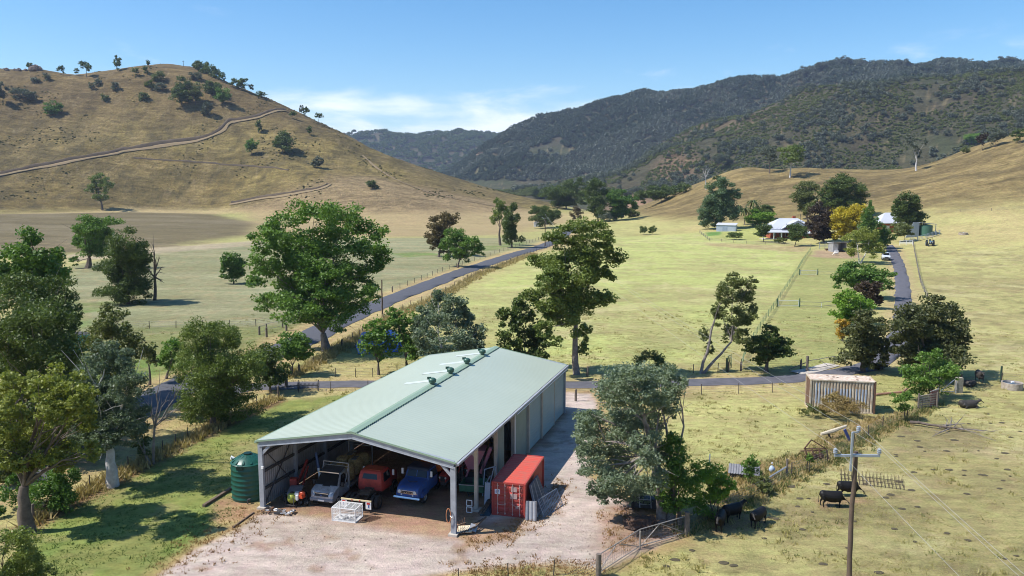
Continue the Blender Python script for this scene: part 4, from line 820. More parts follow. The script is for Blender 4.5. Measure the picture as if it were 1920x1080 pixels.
# ------------------------------------------------------------------ forest and scrub on the ranges (instances of small clumps)
def scatter(name, P, S, srcmesh_kind, seed, kind_key, rad, tall, n_leaf, leafsize, n_src=1):
    rs = np.random.default_rng(seed)
    lob = [(0, 0, tall*.55, rad*.75, rad*.75, tall*.36), (rad*.45, .3, tall*.42, rad*.5, rad*.5, tall*.3), (-rad*.4, rad*.3, tall*.46, rad*.55, rad*.5, tall*.3), (0, -rad*.5, tall*.4, rad*.5, rad*.5, tall*.3)]
    # the source is itself one clump standing on the range
    src = crown_mesh(name+'_clump', lob, leafsize, kind_key, rs, None, cov=99, aspect=.7, droop=0, subs=6, nmax=n_leaf)
    src.location = tuple(P[0]); tag(src, kind='stuff')
    me = bpy.data.meshes.new(name); me.vertices.add(len(P)-1); me.vertices.foreach_set('co', P[1:].astype(np.float32).ravel())
    for an, data in (('scale', S[1:]), ('turn', rs.random(len(P)-1)*6.28)):
        a = me.attributes.new(an, 'FLOAT', 'POINT'); a.data.foreach_set('value', data.astype(np.float32))
    o = bpy.data.objects.new(name, me); COL.objects.link(o); tag(o, kind='stuff'); me.materials.append(src.data.materials[0])
    ng = bpy.data.node_groups.new(name, 'GeometryNodeTree'); ng.interface.new_socket('Geometry', in_out='INPUT', socket_type='NodeSocketGeometry'); ng.interface.new_socket('Geometry', in_out='OUTPUT', socket_type='NodeSocketGeometry')
    gi = ng.nodes.new('NodeGroupInput'); go = ng.nodes.new('NodeGroupOutput'); ip = ng.nodes.new('GeometryNodeInstanceOnPoints'); oi = ng.nodes.new('GeometryNodeObjectInfo')
    oi.inputs[0].default_value = src; oi.transform_space = 'ORIGINAL'; oi.inputs['As Instance'].default_value = True
    def attr(nm): n = ng.nodes.new('GeometryNodeInputNamedAttribute'); n.data_type = 'FLOAT'; n.inputs[0].default_value = nm; return n.outputs[0]
    m2p = ng.nodes.new('GeometryNodeMeshToPoints'); ng.links.new(gi.outputs[0], m2p.inputs[0]); ng.links.new(m2p.outputs[0], ip.inputs['Points']); ng.links.new(oi.outputs['Geometry'], ip.inputs['Instance'])
    ng.links.new(attr('scale'), ip.inputs['Scale']); cb = ng.nodes.new('ShaderNodeCombineXYZ'); ng.links.new(attr('turn'), cb.inputs[2]); ng.links.new(cb.outputs[0], ip.inputs['Rotation']); ng.links.new(ip.outputs[0], go.inputs[0])
    md = o.modifiers.new('scatter', 'NODES'); md.node_group = ng
    return o
def field(n, d0, d1, seed):
    rs = np.random.default_rng(seed); a = R(-37)+rs.random(n)*R(74); d = np.sqrt(d0*d0+(d1*d1-d0*d0)*rs.random(n)); return d*np.sin(a), d*np.cos(a), d, rs
x, y, d, rs = field(85000, 1450, 2750, 11); z = gz(x, y); keep = (z > 35) & (fbm(x/130, y/130, 101, 4) > .17) & (x > -520)
x, y, z = x[keep], y[keep], z[keep]; k2 = fbm(x/160, y/160, 141, 4)+.12*(rs.random(len(x))-.5) > .5; P_ = np.stack([x, y, z-1], 1); sc0 = .6+.9*rs.random(len(x))**1.5
scatter('range_forest', P_[k2], sc0[k2], None, 12, 'bush', 6.5, 11, 150, 2.2); scatter('range_forest_dark', P_[~k2], sc0[~k2], None, 22, 'rangegreen', 6.0, 12, 150, 2.0)
x, y, d, rs = field(26000, 2900, 4300, 13); z = gz(x, y); keep = (z > 20) & (np.abs(x) < 1500)
x, y, z = x[keep], y[keep], z[keep]; scatter('far_forest', np.stack([x, y, z-1], 1), 1.0+.8*rs.random(len(x)), None, 14, 'dark', 8, 13, 90, 3.2)
x, y, d, rs = field(26000, 900, 1750, 15); z = gz(x, y); a = np.arctan2(x, y); cl = fbm(x/75, y/75, 111, 4)
keep = (z > 14) & (a > .0) & ((cl > .56) | (rs.random(len(x)) < .07)) & ((x > 120) | (d > 1100))
x, y, z = x[keep], y[keep], z[keep]; scatter('spur_trees', np.stack([x, y, z-.6], 1), .6+.7*rs.random(len(x)), None, 16, 'bush', 4.6, 8, 170, 1.5)
x, y, d, rs = field(110000, 880, 1750, 17); z = gz(x, y); a = np.arctan2(x, y)
keep = (z > 8) & (a > -.02) & (fbm(x/40, y/40, 121, 4) > .36)
x, y, z = x[keep], y[keep], z[keep]; scatter('spur_scrub', np.stack([x, y, z-.2], 1), .6+.9*rs.random(len(x)), None, 18, 'olive', 1.7, 2.0, 44, 1.1)
# scattered tussocks and low rocks of grass on the left hill
x, y, d, rs = field(30000, 520, 1000, 19); z = gz(x, y); a = np.arctan2(x, y)
keep = (z > 14) & (a < .02) & (fbm(x/30, y/30, 131, 4) > .60)
x, y, z = x[keep], y[keep], z[keep]; scatter('hill_tussocks', np.stack([x, y, z-.2], 1), .35+.8*rs.random(len(x)), None, 20, 'oak', .8, .9, 26, .6)
# ------------------------------------------------------------------ farm machinery shed
YAW = -0.308; SW, SL, SE, SR = 15.0, 30.3, 4.75, 6.08
S0 = np.array([-18.04, 55.19, 0.0]); Ua = np.array([cos(YAW), sin(YAW), 0]); Va = np.array([-sin(YAW), cos(YAW), 0])
def sw(u, v, z=0): return S0+Ua*u+Va*v+np.array([0, 0, z])
def su(px, py, z=0):
    p = onZ(px, py, z)-S0; return float(p @ Ua), float(p @ Va)
m_roof = mat('roof_paint_pale_green', (.425, .475, .385), .42, .10, vscale=.12, col2=(.395, .445, .36), spec=.5)
m_trim = mat('trim_green', (.24, .33, .24), .45)
m_steel = mat('grey_painted_steel', (.34, .36, .40), .55, var=.25, vscale=2)
m_clad = mat('cladding_green', (.215, .275, .245), .5, var=.15, vscale=.6)
m_door = mat('roller_door_green', (.27, .33, .31), .45, var=.12, vscale=.5)
m_zinc = mat('zinc_sheet', (.45, .45, .47), .42, .35, var=.25, vscale=1.2)
m_dark = mat('dark_steel', (.06, .058, .06), .7)
m_conc = mat('concrete', (.5, .45, .39), .9, var=.25, vscale=3)
m_white = mat('white_paint', (.78, .78, .78), .5, var=.1, vscale=3)
m_cream = mat('weathered_post', (.50, .44, .37), .7, var=.2, vscale=2)
shed = thing('machinery_shed', 'long open fronted farm shed with pale green gable roof', 'shed', S0, YAW)
def corr(v0, v1, pitch, f, depth, prof=((0, 0), (.55, 0), (.68, 1), (.87, 1), (1, 0))):
    """f(u_index, v, offset) -> rows of points following the ribs"""
    n = int(round((v1-v0)/pitch)); out = []
    for i in range(n):
        for t_, h in prof[:-1]: out.append((v0+(i+t_)*(v1-v0)/n, h*depth))
    out.append((v1, 0)); return out
def strip(rows, m, name, parent, smooth=False):
    rows = np.array(rows, float); a, b_ = rows.shape[:2]; V = rows.reshape(-1, 3); i = np.arange(a*b_).reshape(a, b_)
    f = np.stack([i[:-1, :-1].ravel(), i[:-1, 1:].ravel(), i[1:, 1:].ravel(), i[1:, :-1].ravel()], 1)
    return npmesh(name, V, f, m, parent)
# roof: two slopes of ribbed sheet
mid = SW/2
for s in (-1, 1):
    ue = -.12 if s < 0 else SW+.12; sl = (SR-SE)/mid; zr = SR+.30; ze = zr-sl*abs(ue-mid)
    rows = []
    for v, h in corr(-.12, SL+.12, .38, None, .016 if s < 0 else .007):
        rows.append([(mid, v, zr+h), ((mid+ue)/2, v, (zr+ze)/2+h), (ue, v, ze+h)])
    strip(rows, m_roof, 'roof_sheet', shed)
    MB().box((ue+s*.10, SL/2, ze-.10), (.17, SL+.24, .15)).build('gutter', m_steel if s > 0 else m_trim, shed)
    for v in (-.16, SL+.16):     # barge capping
        MB().prism([(mid, zr+.05), (ue, ze+.05), (ue, ze-.07), (mid, zr-.07)], v-.03, v+.03, 'y').build('barge_cap', m_trim, shed)
m_glare = mat('roof_glare_pale', (.58, .63, .59), .3, var=.12, vscale=1.2)  # glare on the left slope, put in as pale ribbed strips beside the vents
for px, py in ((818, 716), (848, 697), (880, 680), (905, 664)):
    u, v = su(px, py, SR+.2); v = min(max(v, 1), SL-1.5); sl = (SR-SE)/mid; rows = [[(mid-.5, v_, SR+.325-sl*.5+h), (mid-3.4, v_, SR+.325-sl*3.4+h)] for v_, h in corr(v, v+.76, .38, None, .016)]; strip(rows, m_glare, 'glare_strip', shed)
# ridge cap
c = MB(); n = 100
c.prism([(mid-.34, SR+.30), (mid-.34, SR+.335), (mid, SR+.41), (mid+.34, SR+.335), (mid+.34, SR+.30), (mid, SR+.36)], -.2, SL+.2, 'y')
for k in range(int(SL/.3)):
    for s in (-1, 1): c.box((mid+s*.355, -.05+.3*k, SR+.30), (.05, .14, .06))
c.build('ridge_cap', m_trim, shed)
m_vent = mat('vent_dark_green', (.035, .09, .065), .4)
for px, py in ((830, 718), (863, 698), (894, 680), (923, 663)):
    u, v = su(px, py, SR+.55); v = min(max(v, .5), SL-.6); mb = MB()
    mb.cyl((mid+.05, v, SR+.2), .2, .4, 14); mb.ell((mid+.05, v, SR+.72), (.34, .34, .22), 14, 8); mb.box((mid-.28, v+.1, SR+.85), (.35, .05, .22), rz=.4); mb.cyl((mid+.05, v, SR+.55), .32, .08, 14)
    mb.build('roof_ventilator', m_vent, shed, smooth=True)
# portal frames and columns
nb = 7; bay = SL/nb
for k in range(nb+1):
    v = k*bay; d = .42 if k in (0, nb) else .3; w = .2
    mf = m_steel
    for u in (0.12, SW-.12):
        cm = m_steel if (u < 1 or k in (0, nb)) else m_cream
        q = MB(); ww = .36 if k in (0,) else .26
        q.box((u, v-.09, SE/2), (ww, .03, SE)); q.box((u, v+.09, SE/2), (ww, .03, SE)); q.box((u, v, SE/2), (.03, .16, SE)); 
        if k == 0 or u > 1: q.box((u, v, SE/2), (ww*.9, .14, SE-.01))
        q.build('column', cm, shed)
        if k <= 3: MB().box((u, v, .04), (.62, .62, .22)).build('footing', m_conc, shed)
    q = MB()
    for s in (-1, 1):
        u0 = .05 if s < 0 else SW-.05
        a0 = (u0, v, SE+.10); a1 = (mid, v, SR+.06)
        q.bar(a0, a1, w, d); q.bar((u0, v, SE+.10+d/2), (mid, v, SR+.06+d/2-.01), w+.1, .03); q.bar((u0, v, SE+.10-d/2), (mid, v, SR+.06-d/2), w+.1, .03)
        q.bar((u0-s*.1, v, SE-.75), (u0-s*.95, v, SE+.12), .16, .2)
    q.build('rafter', mf, shed)
for i in range(6):
    for s in (-1, 1):
        u = mid+s*(i+.45)*mid/6; z = SR+.22-(SR-SE)/mid*abs(u-mid)
        MB().box((u, SL/2, z), (.06, SL, .1)).build('purlin', m_zinc, shed)
# left wall, ribbed sheet with a green outer skin, girts and bracing
rows = [[(.0-h, v, .05), (.0-h, v, SE+.1)] for v, h in corr(0, SL, .25, None, .03)]; strip(rows, m_zinc, 'wall_lining', shed)
rows = [[(-.06-h, v, .05), (-.06-h, v, SE+.15)] for v, h in corr(0, SL, .25, None, .03)]; strip(rows, m_clad, 'wall_cladding', shed)
MB().box((-.03, -.02, SE/2+.05), (.12, .1, SE+.1)).build('corner_flashing', m_trim, shed)
for z in (1.35, 2.65, 3.9): MB().box((.07, SL/2, z), (.1, SL, .2)).build('girt', m_dark, shed)
for a, b_ in (((.16, .3, .3), (.16, bay-.2, 4.3)), ((.2, .3, 4.3), (.2, bay-.2, .3))): MB().bar(a, b_, .09, .03).build('brace', m_dark, shed)
# right wall: three open bays, then doors and cladding
for k in range(3, nb):
    v0, v1 = k*bay+.14, (k+1)*bay-.14; rec = .18 if k in (3, 4, 6) else .05
    if k in (3,):
        rows = [[(SW-rec-.05+h, v, .05), (SW-rec-.05+h, v, SE-.1)] for v, h in corr(v0, v1, .25, None, .03)]; strip(rows, m_clad, 'wall_panel', shed)
    else:
        n = 30; q = MB()
        for i in range(n):
            z0 = .05+i*(SE-.45)/n; q.prism([(SW-rec, z0), (SW-rec+.035, z0+.03), (SW-rec+.035, z0+(SE-.45)/n-.04), (SW-rec, z0+(SE-.45)/n-.005), (SW-rec-.03, z0+.02)], v0, v1, 'y')
        q.build('roller_door', m_door, shed)
        MB().box((SW-rec, (v0+v1)/2, SE-.22), (.12, v1-v0, .34)).build('door_header', m_clad, shed)
rows = [[(SW-.16+h, v, .05), (SW-.16+h, v, SE-.1)] for v, h in corr(2*bay+.14, 2*bay+2.1, .25, None, .03)]; strip(rows, m_clad, 'wall_panel', shed)
MB().box((SW-.02, SL*.5, SE-.02), (.06, SL-.3, .22)).build('eave_beam', m_cream, shed)
# gable and cross walls
def gable(v, name, m, u0=.02, u1=SW-.02):
    rows = []
    for u, h in corr(u0, u1, .25, None, .03): rows.append([(u, v+h, .05), (u, v+h, SE+.25+(SR-SE)*(1-abs(u-mid)/mid)-.02)])
    strip(rows, m, name, shed)
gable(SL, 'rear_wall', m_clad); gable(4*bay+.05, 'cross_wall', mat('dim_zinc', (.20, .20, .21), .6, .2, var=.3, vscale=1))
q = MB(); q.tube([(SW+.14, 3*bay-.1, SE+.05), (SW+.10, 3*bay-.1, SE-.25), (SW+.10, 3*bay-.1, .1)], .05, 8); q.tube([(SW+.26, 3*bay, SE-.03), (SW+.26, SL-.1, SE-.03)], .05, 8); q.build('downpipe', m_white, shed, smooth=True)
MB().box((.3+.0, -.14, 3.1), (.16, .12, .16)).build('wall_lamp', m_white, shed)
MB().box((mid-1.0, bay*1.02, SE+.55), (2.2, .1, .45)).build('fluorescent_light_box', m_white, shed)

# ------------------------------------------------------------------ green water tank
m_tank = mat('tank_green', (.012, .085, .062), .38, var=.25, vscale=1.5, spec=.5); m_tankd = mat('tank_lid_dark', (.006, .03, .025), .4)
TB = at(466, 941); tk = thing('water_tank', 'round dark green plastic rainwater tank at the left corner of the shed', 'water tank', (TB[0]-.25, TB[1]+1.0, 0))
Rt, Ht = 1.22, 2.75; prof = [(0, 0), (Rt, 0)]
for k in range(7): z = .1+k*.36; prof += [(Rt, z), (Rt+.035, z+.05), (Rt+.035, z+.1), (Rt, z+.15)]
prof += [(Rt, Ht-.05), (Rt+.05, Ht), (Rt-.02, Ht+.06), (Rt-.1, Ht+.08)]
MB().lathe((0, 0, 0), prof, 40).build('tank_wall', m_tank, tk, smooth=True)
MB().lathe((0, 0, 0), [(Rt-.1, Ht+.08), (Rt*.7, Ht+.33), (Rt*.4, Ht+.5), (.25, Ht+.56), (0, Ht+.57)], 40).build('dome', m_tank, tk, smooth=True)
for k in range(12):
    a = 2*pi*k/12; q = MB(); q.bar((cos(a)*(Rt-.06), sin(a)*(Rt-.06), Ht+.10), (cos(a)*.45, sin(a)*.45, Ht+.5), .16, .09); q.build('dome_rib', m_tank, tk, bevel=.02)
MB().lathe((0, 0, 0), [(.3, Ht+.52), (.3, Ht+.66), (.05, Ht+.7), (0, Ht+.7)], 20).build('lid', m_tankd, tk, smooth=True)
MB().box((-.2, -Rt-.02, Ht-.12), (.5, .14, .3)).build('label_plate', m_tankd, tk, bevel=.02)
q = MB(); q.tube([(.35, -Rt, .3), (.35, -Rt-.25, .3), (.35, -Rt-.25, .05)], .05, 8); q.tube([(.45, -Rt, .3), (.45, -Rt-.2, .3)], .07, 8); q.build('valve', m_dark, tk)
MB().tube([(-Rt+.1, .3, Ht+.1), (-Rt-.1, .3, Ht+.25), (-Rt-.12, .3, Ht+.05)], .09, 10).build('overflow_pipe', m_white, tk, smooth=True)
m_sleeper = mat('old_timber', (.17, .12, .085), .9, var=.5, vscale=5, bump=.02)
a, b_ = at(382, 951), at(437, 916); ts = thing('garden_edging', 'dark timber sleeper edging the tank pad', 'edging', a)
MB().bar((0, 0, .1), b_-a+[0, 0, .1], .22, .2).build('sleeper', m_sleeper, ts); 
a2, b2_ = at(437, 990), at(476, 962); MB().bar(a2-a+[0, 0, .05], b2_-a+[0, 0, .05], .1, .1).build('sleeper', m_sleeper, ts)

# ------------------------------------------------------------------ vehicles
m_silver = mat('silver_paint', (.48, .52, .60), .4, .4, vscale=2.5, col2=(.27, .27, .28), coat=.2); m_glass = mat('vehicle_glass', (.012, .014, .016), .18, spec=.4); m_black = mat('black_plastic', (.025, .025, .027), .6)
m_tyre = mat('tyre_rubber', (.028, .027, .026), .85, var=.2, vscale=6); m_chrome = mat('chrome', (.7, .7, .7), .2, .9); m_rim = mat('wheel_rim', (.4, .4, .4), .5, .4, var=.4, vscale=6)
m_red = mat('faded_red_paint', (.46, .055, .04), .6, vscale=2.5, col2=(.25, .035, .028)); m_blue = mat('blue_paint', (.02, .09, .36), .45, vscale=3.5, col2=(.05, .09, .22), coat=.15)
m_navy = mat('dark_blue_roof', (.03, .035, .06), .5); m_orange = mat('orange_tank', (.55, .13, .02), .5, vscale=2, col2=(.40, .09, .015)); m_lamp = mat('lamp_glass', (.75, .75, .72), .15); m_tail = mat('tail_lamp', (.5, .03, .02), .3)
m_hay = mat('hay', (.42, .32, .15), .95, vscale=7, col2=(.22, .16, .075), bump=.06, bscale=14); m_rust = mat('rusty_steel', (.16, .085, .05), .9, vscale=5, col2=(.09, .05, .035), bump=.01); m_chassis = mat('chassis_dirt', (.10, .075, .055), .85, var=.5, vscale=4)
m_straw = mat('bale_wrap', (.12, .13, .13), .8)
def wheel(parent, x, y, r, w, dual=False, side=1, rim=m_rim, name='wheel'):
    q = MB(); q.lathe((x, y, r), [(r*.55, -w/2), (r*.92, -w/2), (r, -w*.32), (r, w*.32), (r*.92, w/2), (r*.55, w/2)], 24, 'x'); o = q.build(name, m_tyre, parent, smooth=True)
    e = MB(); s = side; e.lathe((x+s*w*.5, y, r), [(r*.56, -s*.01), (r*.50, -s*.07), (r*.28, -s*.07), (r*.22, s*.0), (0, s*.02)], 20, 'x')
    for k in range(6): a = 2*pi*k/6; e.box((x+s*(w*.5-.055), y+cos(a)*r*.4, r+sin(a)*r*.4), (.04, .05, .05))
    e.build('rim', rim, o, smooth=True)
    if name.startswith('rear'):
        for k in range(18):
            a = 2*pi*k/18; e = None
    return o
# silver tray truck with hay, front towards the camera (-y)
p = at(604, 950); tr = thing('tray_truck', 'silver cab tray truck loaded with hay parked at left inside the shed', 'truck', (p[0], p[1], 0), YAW+.02)
prof = [(-.0, .45), (-.08, .62), (-.06, .9), (.12, 1.12), (.75, 1.36), (1.30, 2.02), (1.45, 2.10), (2.35, 2.13), (2.42, 2.0), (2.42, .5), (1.35, .42), (.4, .40)]
def wz(y, z): return 1.0-.22*max(0, (z-1.15)/1.0)-.10*max(0, (.35-y)/.4)
MB().body(prof, wz, .08).build('cab', m_silver, tr, smooth=True)
def quad(pts, th=.012):
    """thin slab from 4 points, pushed out along its normal"""
    a, b_, c_, d_ = [Vector(p) for p in pts]; n = (b_-a).cross(d_-a).normalized()*th; vs = [a-n, b_-n, c_-n, d_-n, a+n, b_+n, c_+n, d_+n]
    return MB().add(vs, [(3, 2, 1, 0), (4, 5, 6, 7), (0, 1, 5, 4), (1, 2, 6, 5), (2, 3, 7, 6), (3, 0, 4, 7)])
quad([(-.86, .70, 1.375), (.86, .70, 1.375), (.73, 1.29, 2.03), (-.73, 1.29, 2.03)], .03).build('windscreen', m_glass, tr)
for s in (-1, 1):
    quad([(s*.985, .95, 1.28), (s*.985, 1.95, 1.28), (s*.80, 1.90, 1.98), (s*.80, 1.42, 1.98)], .035).build('side_window', m_glass, tr)
    quad([(s*.60, -.05, .78), (s*.86, .02, .78), (s*.84, .17, 1.10), (s*.62, .09, 1.10)], .04).build('headlight', m_lamp, tr)
    q = MB(); q.box((s*1.16, .98, 1.42), (.2, .1, .34)); q.bar((s*.95, 1.0, 1.4), (s*1.1, 1.0, 1.42), .05); q.build('wing_mirror', m_black, tr, bevel=.02)
quad([(-.55, -.07, .80), (.55, -.07, .80), (.55, .02, 1.0), (-.55, .02, 1.0)], .035).build('grille', m_black, tr)
MB().box((0, -.03, 1.03), (1.12, .12, .05)).build('grille_bar', m_chrome, tr); MB().ell((0, -.11, .90), (.11, .02, .05), 14, 8).build('badge', m_blue, tr)
quad([(-.3, .62, 1.315), (.3, .62, 1.315), (.3, .72, 1.35), (-.3, .72, 1.35)], .02).build('bonnet_vent', m_black, tr)
MB().prism([(-.12, .40), (-.14, .62), (-.02, .68), (.2, .68), (.2, .40)], -.93, .93, 'x').build('bumper', mat('dull_silver', (.27, .30, .35), .5, .3), tr, bevel=.03)
MB().box((0, -.15, .53), (.5, .02, .11)).build('number_plate', m_white, tr)
MB().box((0, -.145, .45), (1.3, .03, .05)).build('bumper_grille', m_black, tr)
MB().box((0, 1.62, 2.26), (1.62, 1.05, .05), rx=.12).build('roof_visor', m_dark, tr, bevel=.02); MB().box((0, 1.12, 2.19), (1.66, .06, .07)).build('visor_rim', m_chrome, tr)
for s in (-1, 1):
    wheel(tr, s*.88, .62, .35, .22, side=s); wheel(tr, s*.92, 4.1, .36, .3, side=s)
MB().box((0, 4.1, .82), (2.1, 4.0, .16)).build('tray', m_zinc, tr); MB().box((0, 3.2, .55), (.8, 5.0, .22)).build('chassis', m_black, tr)
def hframe(y, h, name='rack_frame'):
    q = MB()
    for s in (-1, 1): q.bar((s*1.02, y, .85), (s*1.02, y, h), .06)
    q.bar((-1.05, y, h), (1.05, y, h), .06); q.bar((-1.05, y, h-.25), (1.05, y, h-.25), .03); q.build(name, m_zinc, tr)
hframe(2.18, 2.62); hframe(6.1, 2.95)
q = MB(); 
for s in (-1, 1): q.bar((s*1.04, 2.2, 2.3), (s*1.04, 2.2, .9), .07); q.bar((s*1.04, 2.2, 2.5), (s*1.0, 1.6, 1.2), .04)
q.build('side_stay', m_zinc, tr)
rs = random.Random(4)
HB = 'hay bales on the silver truck'
desc = ['front left', 'front right', 'middle left', 'middle right', 'rear left', 'rear right']
for i in range(3):
    for j in (0, 1):
        q = MB(); q.ell((0, 0, 0), (.56, .68, .72), 14, 10, .10, rs)
        q.v = [(x, y, max(-.62, min(.62, z*1.25))) for x, y, z in q.v]
        h = thing('hay_bale', 'loose brown hay bale, %s of six on the tray truck' % desc[i*2+j], 'hay bale', sw(*(0, 0)), YAW, HB)
        w = Matrix.Translation(tr.location) @ Matrix.Rotation(YAW+.02, 4, 'Z') @ Vector(((j-.5)*1.02, 2.95+i*1.22, 1.55+(.1 if i == 1 else 0)+rs.random()*.1)); h.location = w
        q.build('straw', m_hay, h, smooth=True)
        l_, T_ = [], []
        g = np.random.default_rng(i*2+j); e = g.normal(size=(420, 3)); e /= np.linalg.norm(e, axis=1)[:, None]; cc = e*np.array([.6, .72, .66]); V, Fc = leaves(cc, .22, None, g, .12, 0)
        npmesh('loose_straw', V, Fc, m_hay, h)
        if (i+j) % 2 == 0: MB().box((0, 0, .63), (.4, .8, .04), rz=.2).build('net_wrap', m_straw, h, bevel=.01)

# red cab chassis truck, tail towards the camera
p = at(669, 962); rt = thing('cab_chassis_truck', 'old faded red truck facing away with bare chassis and twin rear wheels', 'truck', (p[0], p[1], 0), YAW+pi+.03)
# local +y is forward here reversed: front is -y, tail at y=0 -> build towards -y
MB().box((-.42, -2.9, .80), (.12, 5.6, .22)).build('chassis_rail', m_chassis, rt); MB().box((.42, -2.9, .80), (.12, 5.6, .22)).build('chassis_rail', m_chassis, rt)
for y in (-.4, -1.5, -2.6, -3.6): MB().box((0, y, .80), (.74, .1, .16)).build('cross_member', m_chassis, rt)
q = MB(); q.box((0, -1.45, .98), (.95, .8, .12)); q.lathe((0, -1.45, 1.05), [(.45, 0), (.45, .08), (.2, .1), (0, .1)], 18); q.box((0, -2.2, 1.0), (.7, .35, .25)); q.build('turntable', m_chassis, rt, bevel=.02)
for x in (-1.12, -.80, .80, 1.12):
    wheel(rt, x, -1.15, .50, .25, side=(1 if x > 0 else -1), rim=m_chassis)
MB().cyl((-.8, -1.15, .5), .09, 1.6, 10, axis='x').build('axle', m_chassis, rt)
MB().box((0, .05, .99), (2.35, .08, .09)).build('rear_bar', mat('yellowed_white', (.72, .60, .36), .5, var=.2, vscale=4), rt)
for s in (-1, 1):
    pl_ = MB().box((s*.95, .06, .68), (.42, .03, .55)).build('mudguard_plate', m_white, rt); MB().box((s*.95, .085, .83), (.24, .03, .12)).build('tail_light', m_tail, pl_)
    MB().box((s*.97, .085, .62), (.07, .02, .18)).build('mark', m_blue, pl_)
    MB().box((s*.30, .1, .98), (.09, .03, .07)).build('marker_light', m_tail, rt)
cabp = [(-3.45, .85), (-3.38, 1.05), (-3.40, 1.75), (-3.55, 2.18), (-3.7, 2.30), (-4.75, 2.30), (-4.95, 2.18), (-5.2, 1.72), (-6.1, 1.62), (-6.35, 1.45), (-6.4, .8), (-5.0, .7)]
def wr(y, z): return .98-.13*max(0, (z-1.55)/.75)-.12*max(0, (-5.0-y)/1.4)
CS = 1.25
MB().body([(y+CS, z) for y, z in cabp], lambda y, z: wr(y-CS, z), .10).build('cab', m_red, rt, smooth=True)
MB().box((0, -4.2+CS, 2.31), (1.35, .95, .05)).build('roof_panel', mat('sun_bleached_red', (.48, .10, .045), .6, vscale=3, col2=(.36, .06, .03)), rt, bevel=.02)
quad([(-.6, -3.41+CS, 1.72), (.6, -3.41+CS, 1.72), (.53, -3.54+CS, 2.08), (-.53, -3.54+CS, 2.08)], .035).build('rear_window', m_glass, rt)
for s in (-1, 1):
    quad([(s*.985, -3.75+CS, 1.5), (s*.985, -4.85+CS, 1.5), (s*.88, -4.75+CS, 2.1), (s*.88, -3.85+CS, 2.1)], .04).build('side_window', m_glass, rt)
    MB().box((s*1.2, -4.9+CS, 1.85), (.14, .08, .42)).build('wing_mirror', m_white, rt); wheel(rt, s*.9, -5.6+CS, .5, .26, side=s, rim=m_chassis)
quad([(-.7, -5.03+CS, 1.78), (.7, -5.03+CS, 1.78), (.62, -4.92+CS, 2.18), (-.62, -4.92+CS, 2.18)], .03).build('windscreen', m_glass, rt)

# blue truck, front towards the camera
p = at(763, 951); bt = thing('old_truck', 'old blue bonneted truck with dark cab roof parked in the middle of the shed', 'truck', (p[0], p[1]+.15, 0), YAW-.03)
prof = [(.05, .62), (.0, .85), (.03, 1.22), (.14, 1.36), (.6, 1.50), (1.50, 1.60), (1.62, 1.66), (1.85, 2.14), (2.05, 2.24), (3.05, 2.24), (3.18, 2.1), (3.25, 1.6), (3.22, .7), (1.6, .62)]
def wb(y, z): return .98-.10*max(0, (z-1.5)/.7)-.12*max(0, (1.3-y)/1.3)*(1 if z > .9 else .3)
MB().body(prof, wb, .12).build('cab', m_blue, bt, smooth=True)
q = MB(); q.prism([(1.72, 2.14), (1.80, 2.27), (2.1, 2.33), (3.05, 2.33), (3.18, 2.2), (3.15, 2.14)], -.86, .86, 'x'); q.build('roof_panel', m_navy, bt, bevel=.04)
quad([(-.80, 1.60, 1.66), (.80, 1.60, 1.66), (.74, 1.82, 2.10), (-.74, 1.82, 2.10)], .035).build('windscreen', m_glass, bt); MB().box((0, 1.70, 1.90), (.05, .06, .5), rx=-.4).build('screen_pillar', m_blue, bt)
for s in (-1, 1):
    quad([(s*.985, 1.95, 1.55), (s*.985, 3.0, 1.55), (s*.90, 2.95, 2.08), (s*.90, 2.1, 2.08)], .04).build('side_window', m_glass, bt)
    MB().box((s*1.18, 1.65, 1.98), (.15, .07, .42)).build('wing_mirror', m_white, bt); q = MB(); q.bar((s*.95, 1.7, 1.8), (s*1.18, 1.68, 1.8), .03); q.build('mirror_arm', m_chrome, bt)
    MB().lathe((s*.60, -.005, 1.08), [(0, -.05), (.12, -.03), (.14, .03)], 18, 'y').build('headlight', m_lamp, bt, smooth=True)
    MB().lathe((s*.45, -.0, .86), [(0, -.04), (.06, -.02), (.07, .03)], 12, 'y').build('fog_lamp', m_lamp, bt, smooth=True)
    q = MB(); q.body([(.35, .62), (.40, .95), (.75, 1.12), (1.15, 1.05), (1.5, .70)], lambda y, z: .13, .03); q.v = [(x+s*.93, y, z) for x, y, z in q.v]; q.build('wheel_arch', m_blue, bt, smooth=True)
    wheel(bt, s*.86, .98, .47, .26, side=s, rim=m_rim)
q = MB(); q.prism([(-.78, .98), (-.70, 1.2), (.70, 1.2), (.78, .98), (.66, .94), (-.66, .94)], -.035, .05, 'y'); q.build('grille_surround', m_chrome, bt, bevel=.015)
MB().box((0, -.045, 1.07), (.92, .04, .14)).build('grille', m_black, bt)
for k in range(7): MB().box((-.42+k*.14, -.068, 1.07), (.05, .02, .08)).build('grille_letter_block', m_chrome, bt)
q = MB(); q.prism([(-.12, .58), (-.14, .66), (-.10, .74), (.0, .74), (.0, .58)], -1.04, 1.04, 'x'); q.build('bumper', m_chrome, bt, bevel=.02)
q = MB(); q.tube([(-.38, .95, 1.575), (-.2, .8, 1.575), (.1, .8, 1.575), (.38, .95, 1.575)], .03, 6); q.build('bonnet_vent', m_navy, bt)
MB().box((0, 5.4, .9), (1.0, 5.2, .24)).build('chassis', m_black, bt)
q = MB(); q.lathe((.35, 5.0, 2.35), [(0, -1.6), (.7, -1.56), (1.0, -1.4), (1.06, -1.2), (1.06, 1.3), (1.0, 1.5), (0, 1.7)], 28, 'y'); q.build('liquid_tank', m_orange, bt, smooth=True)
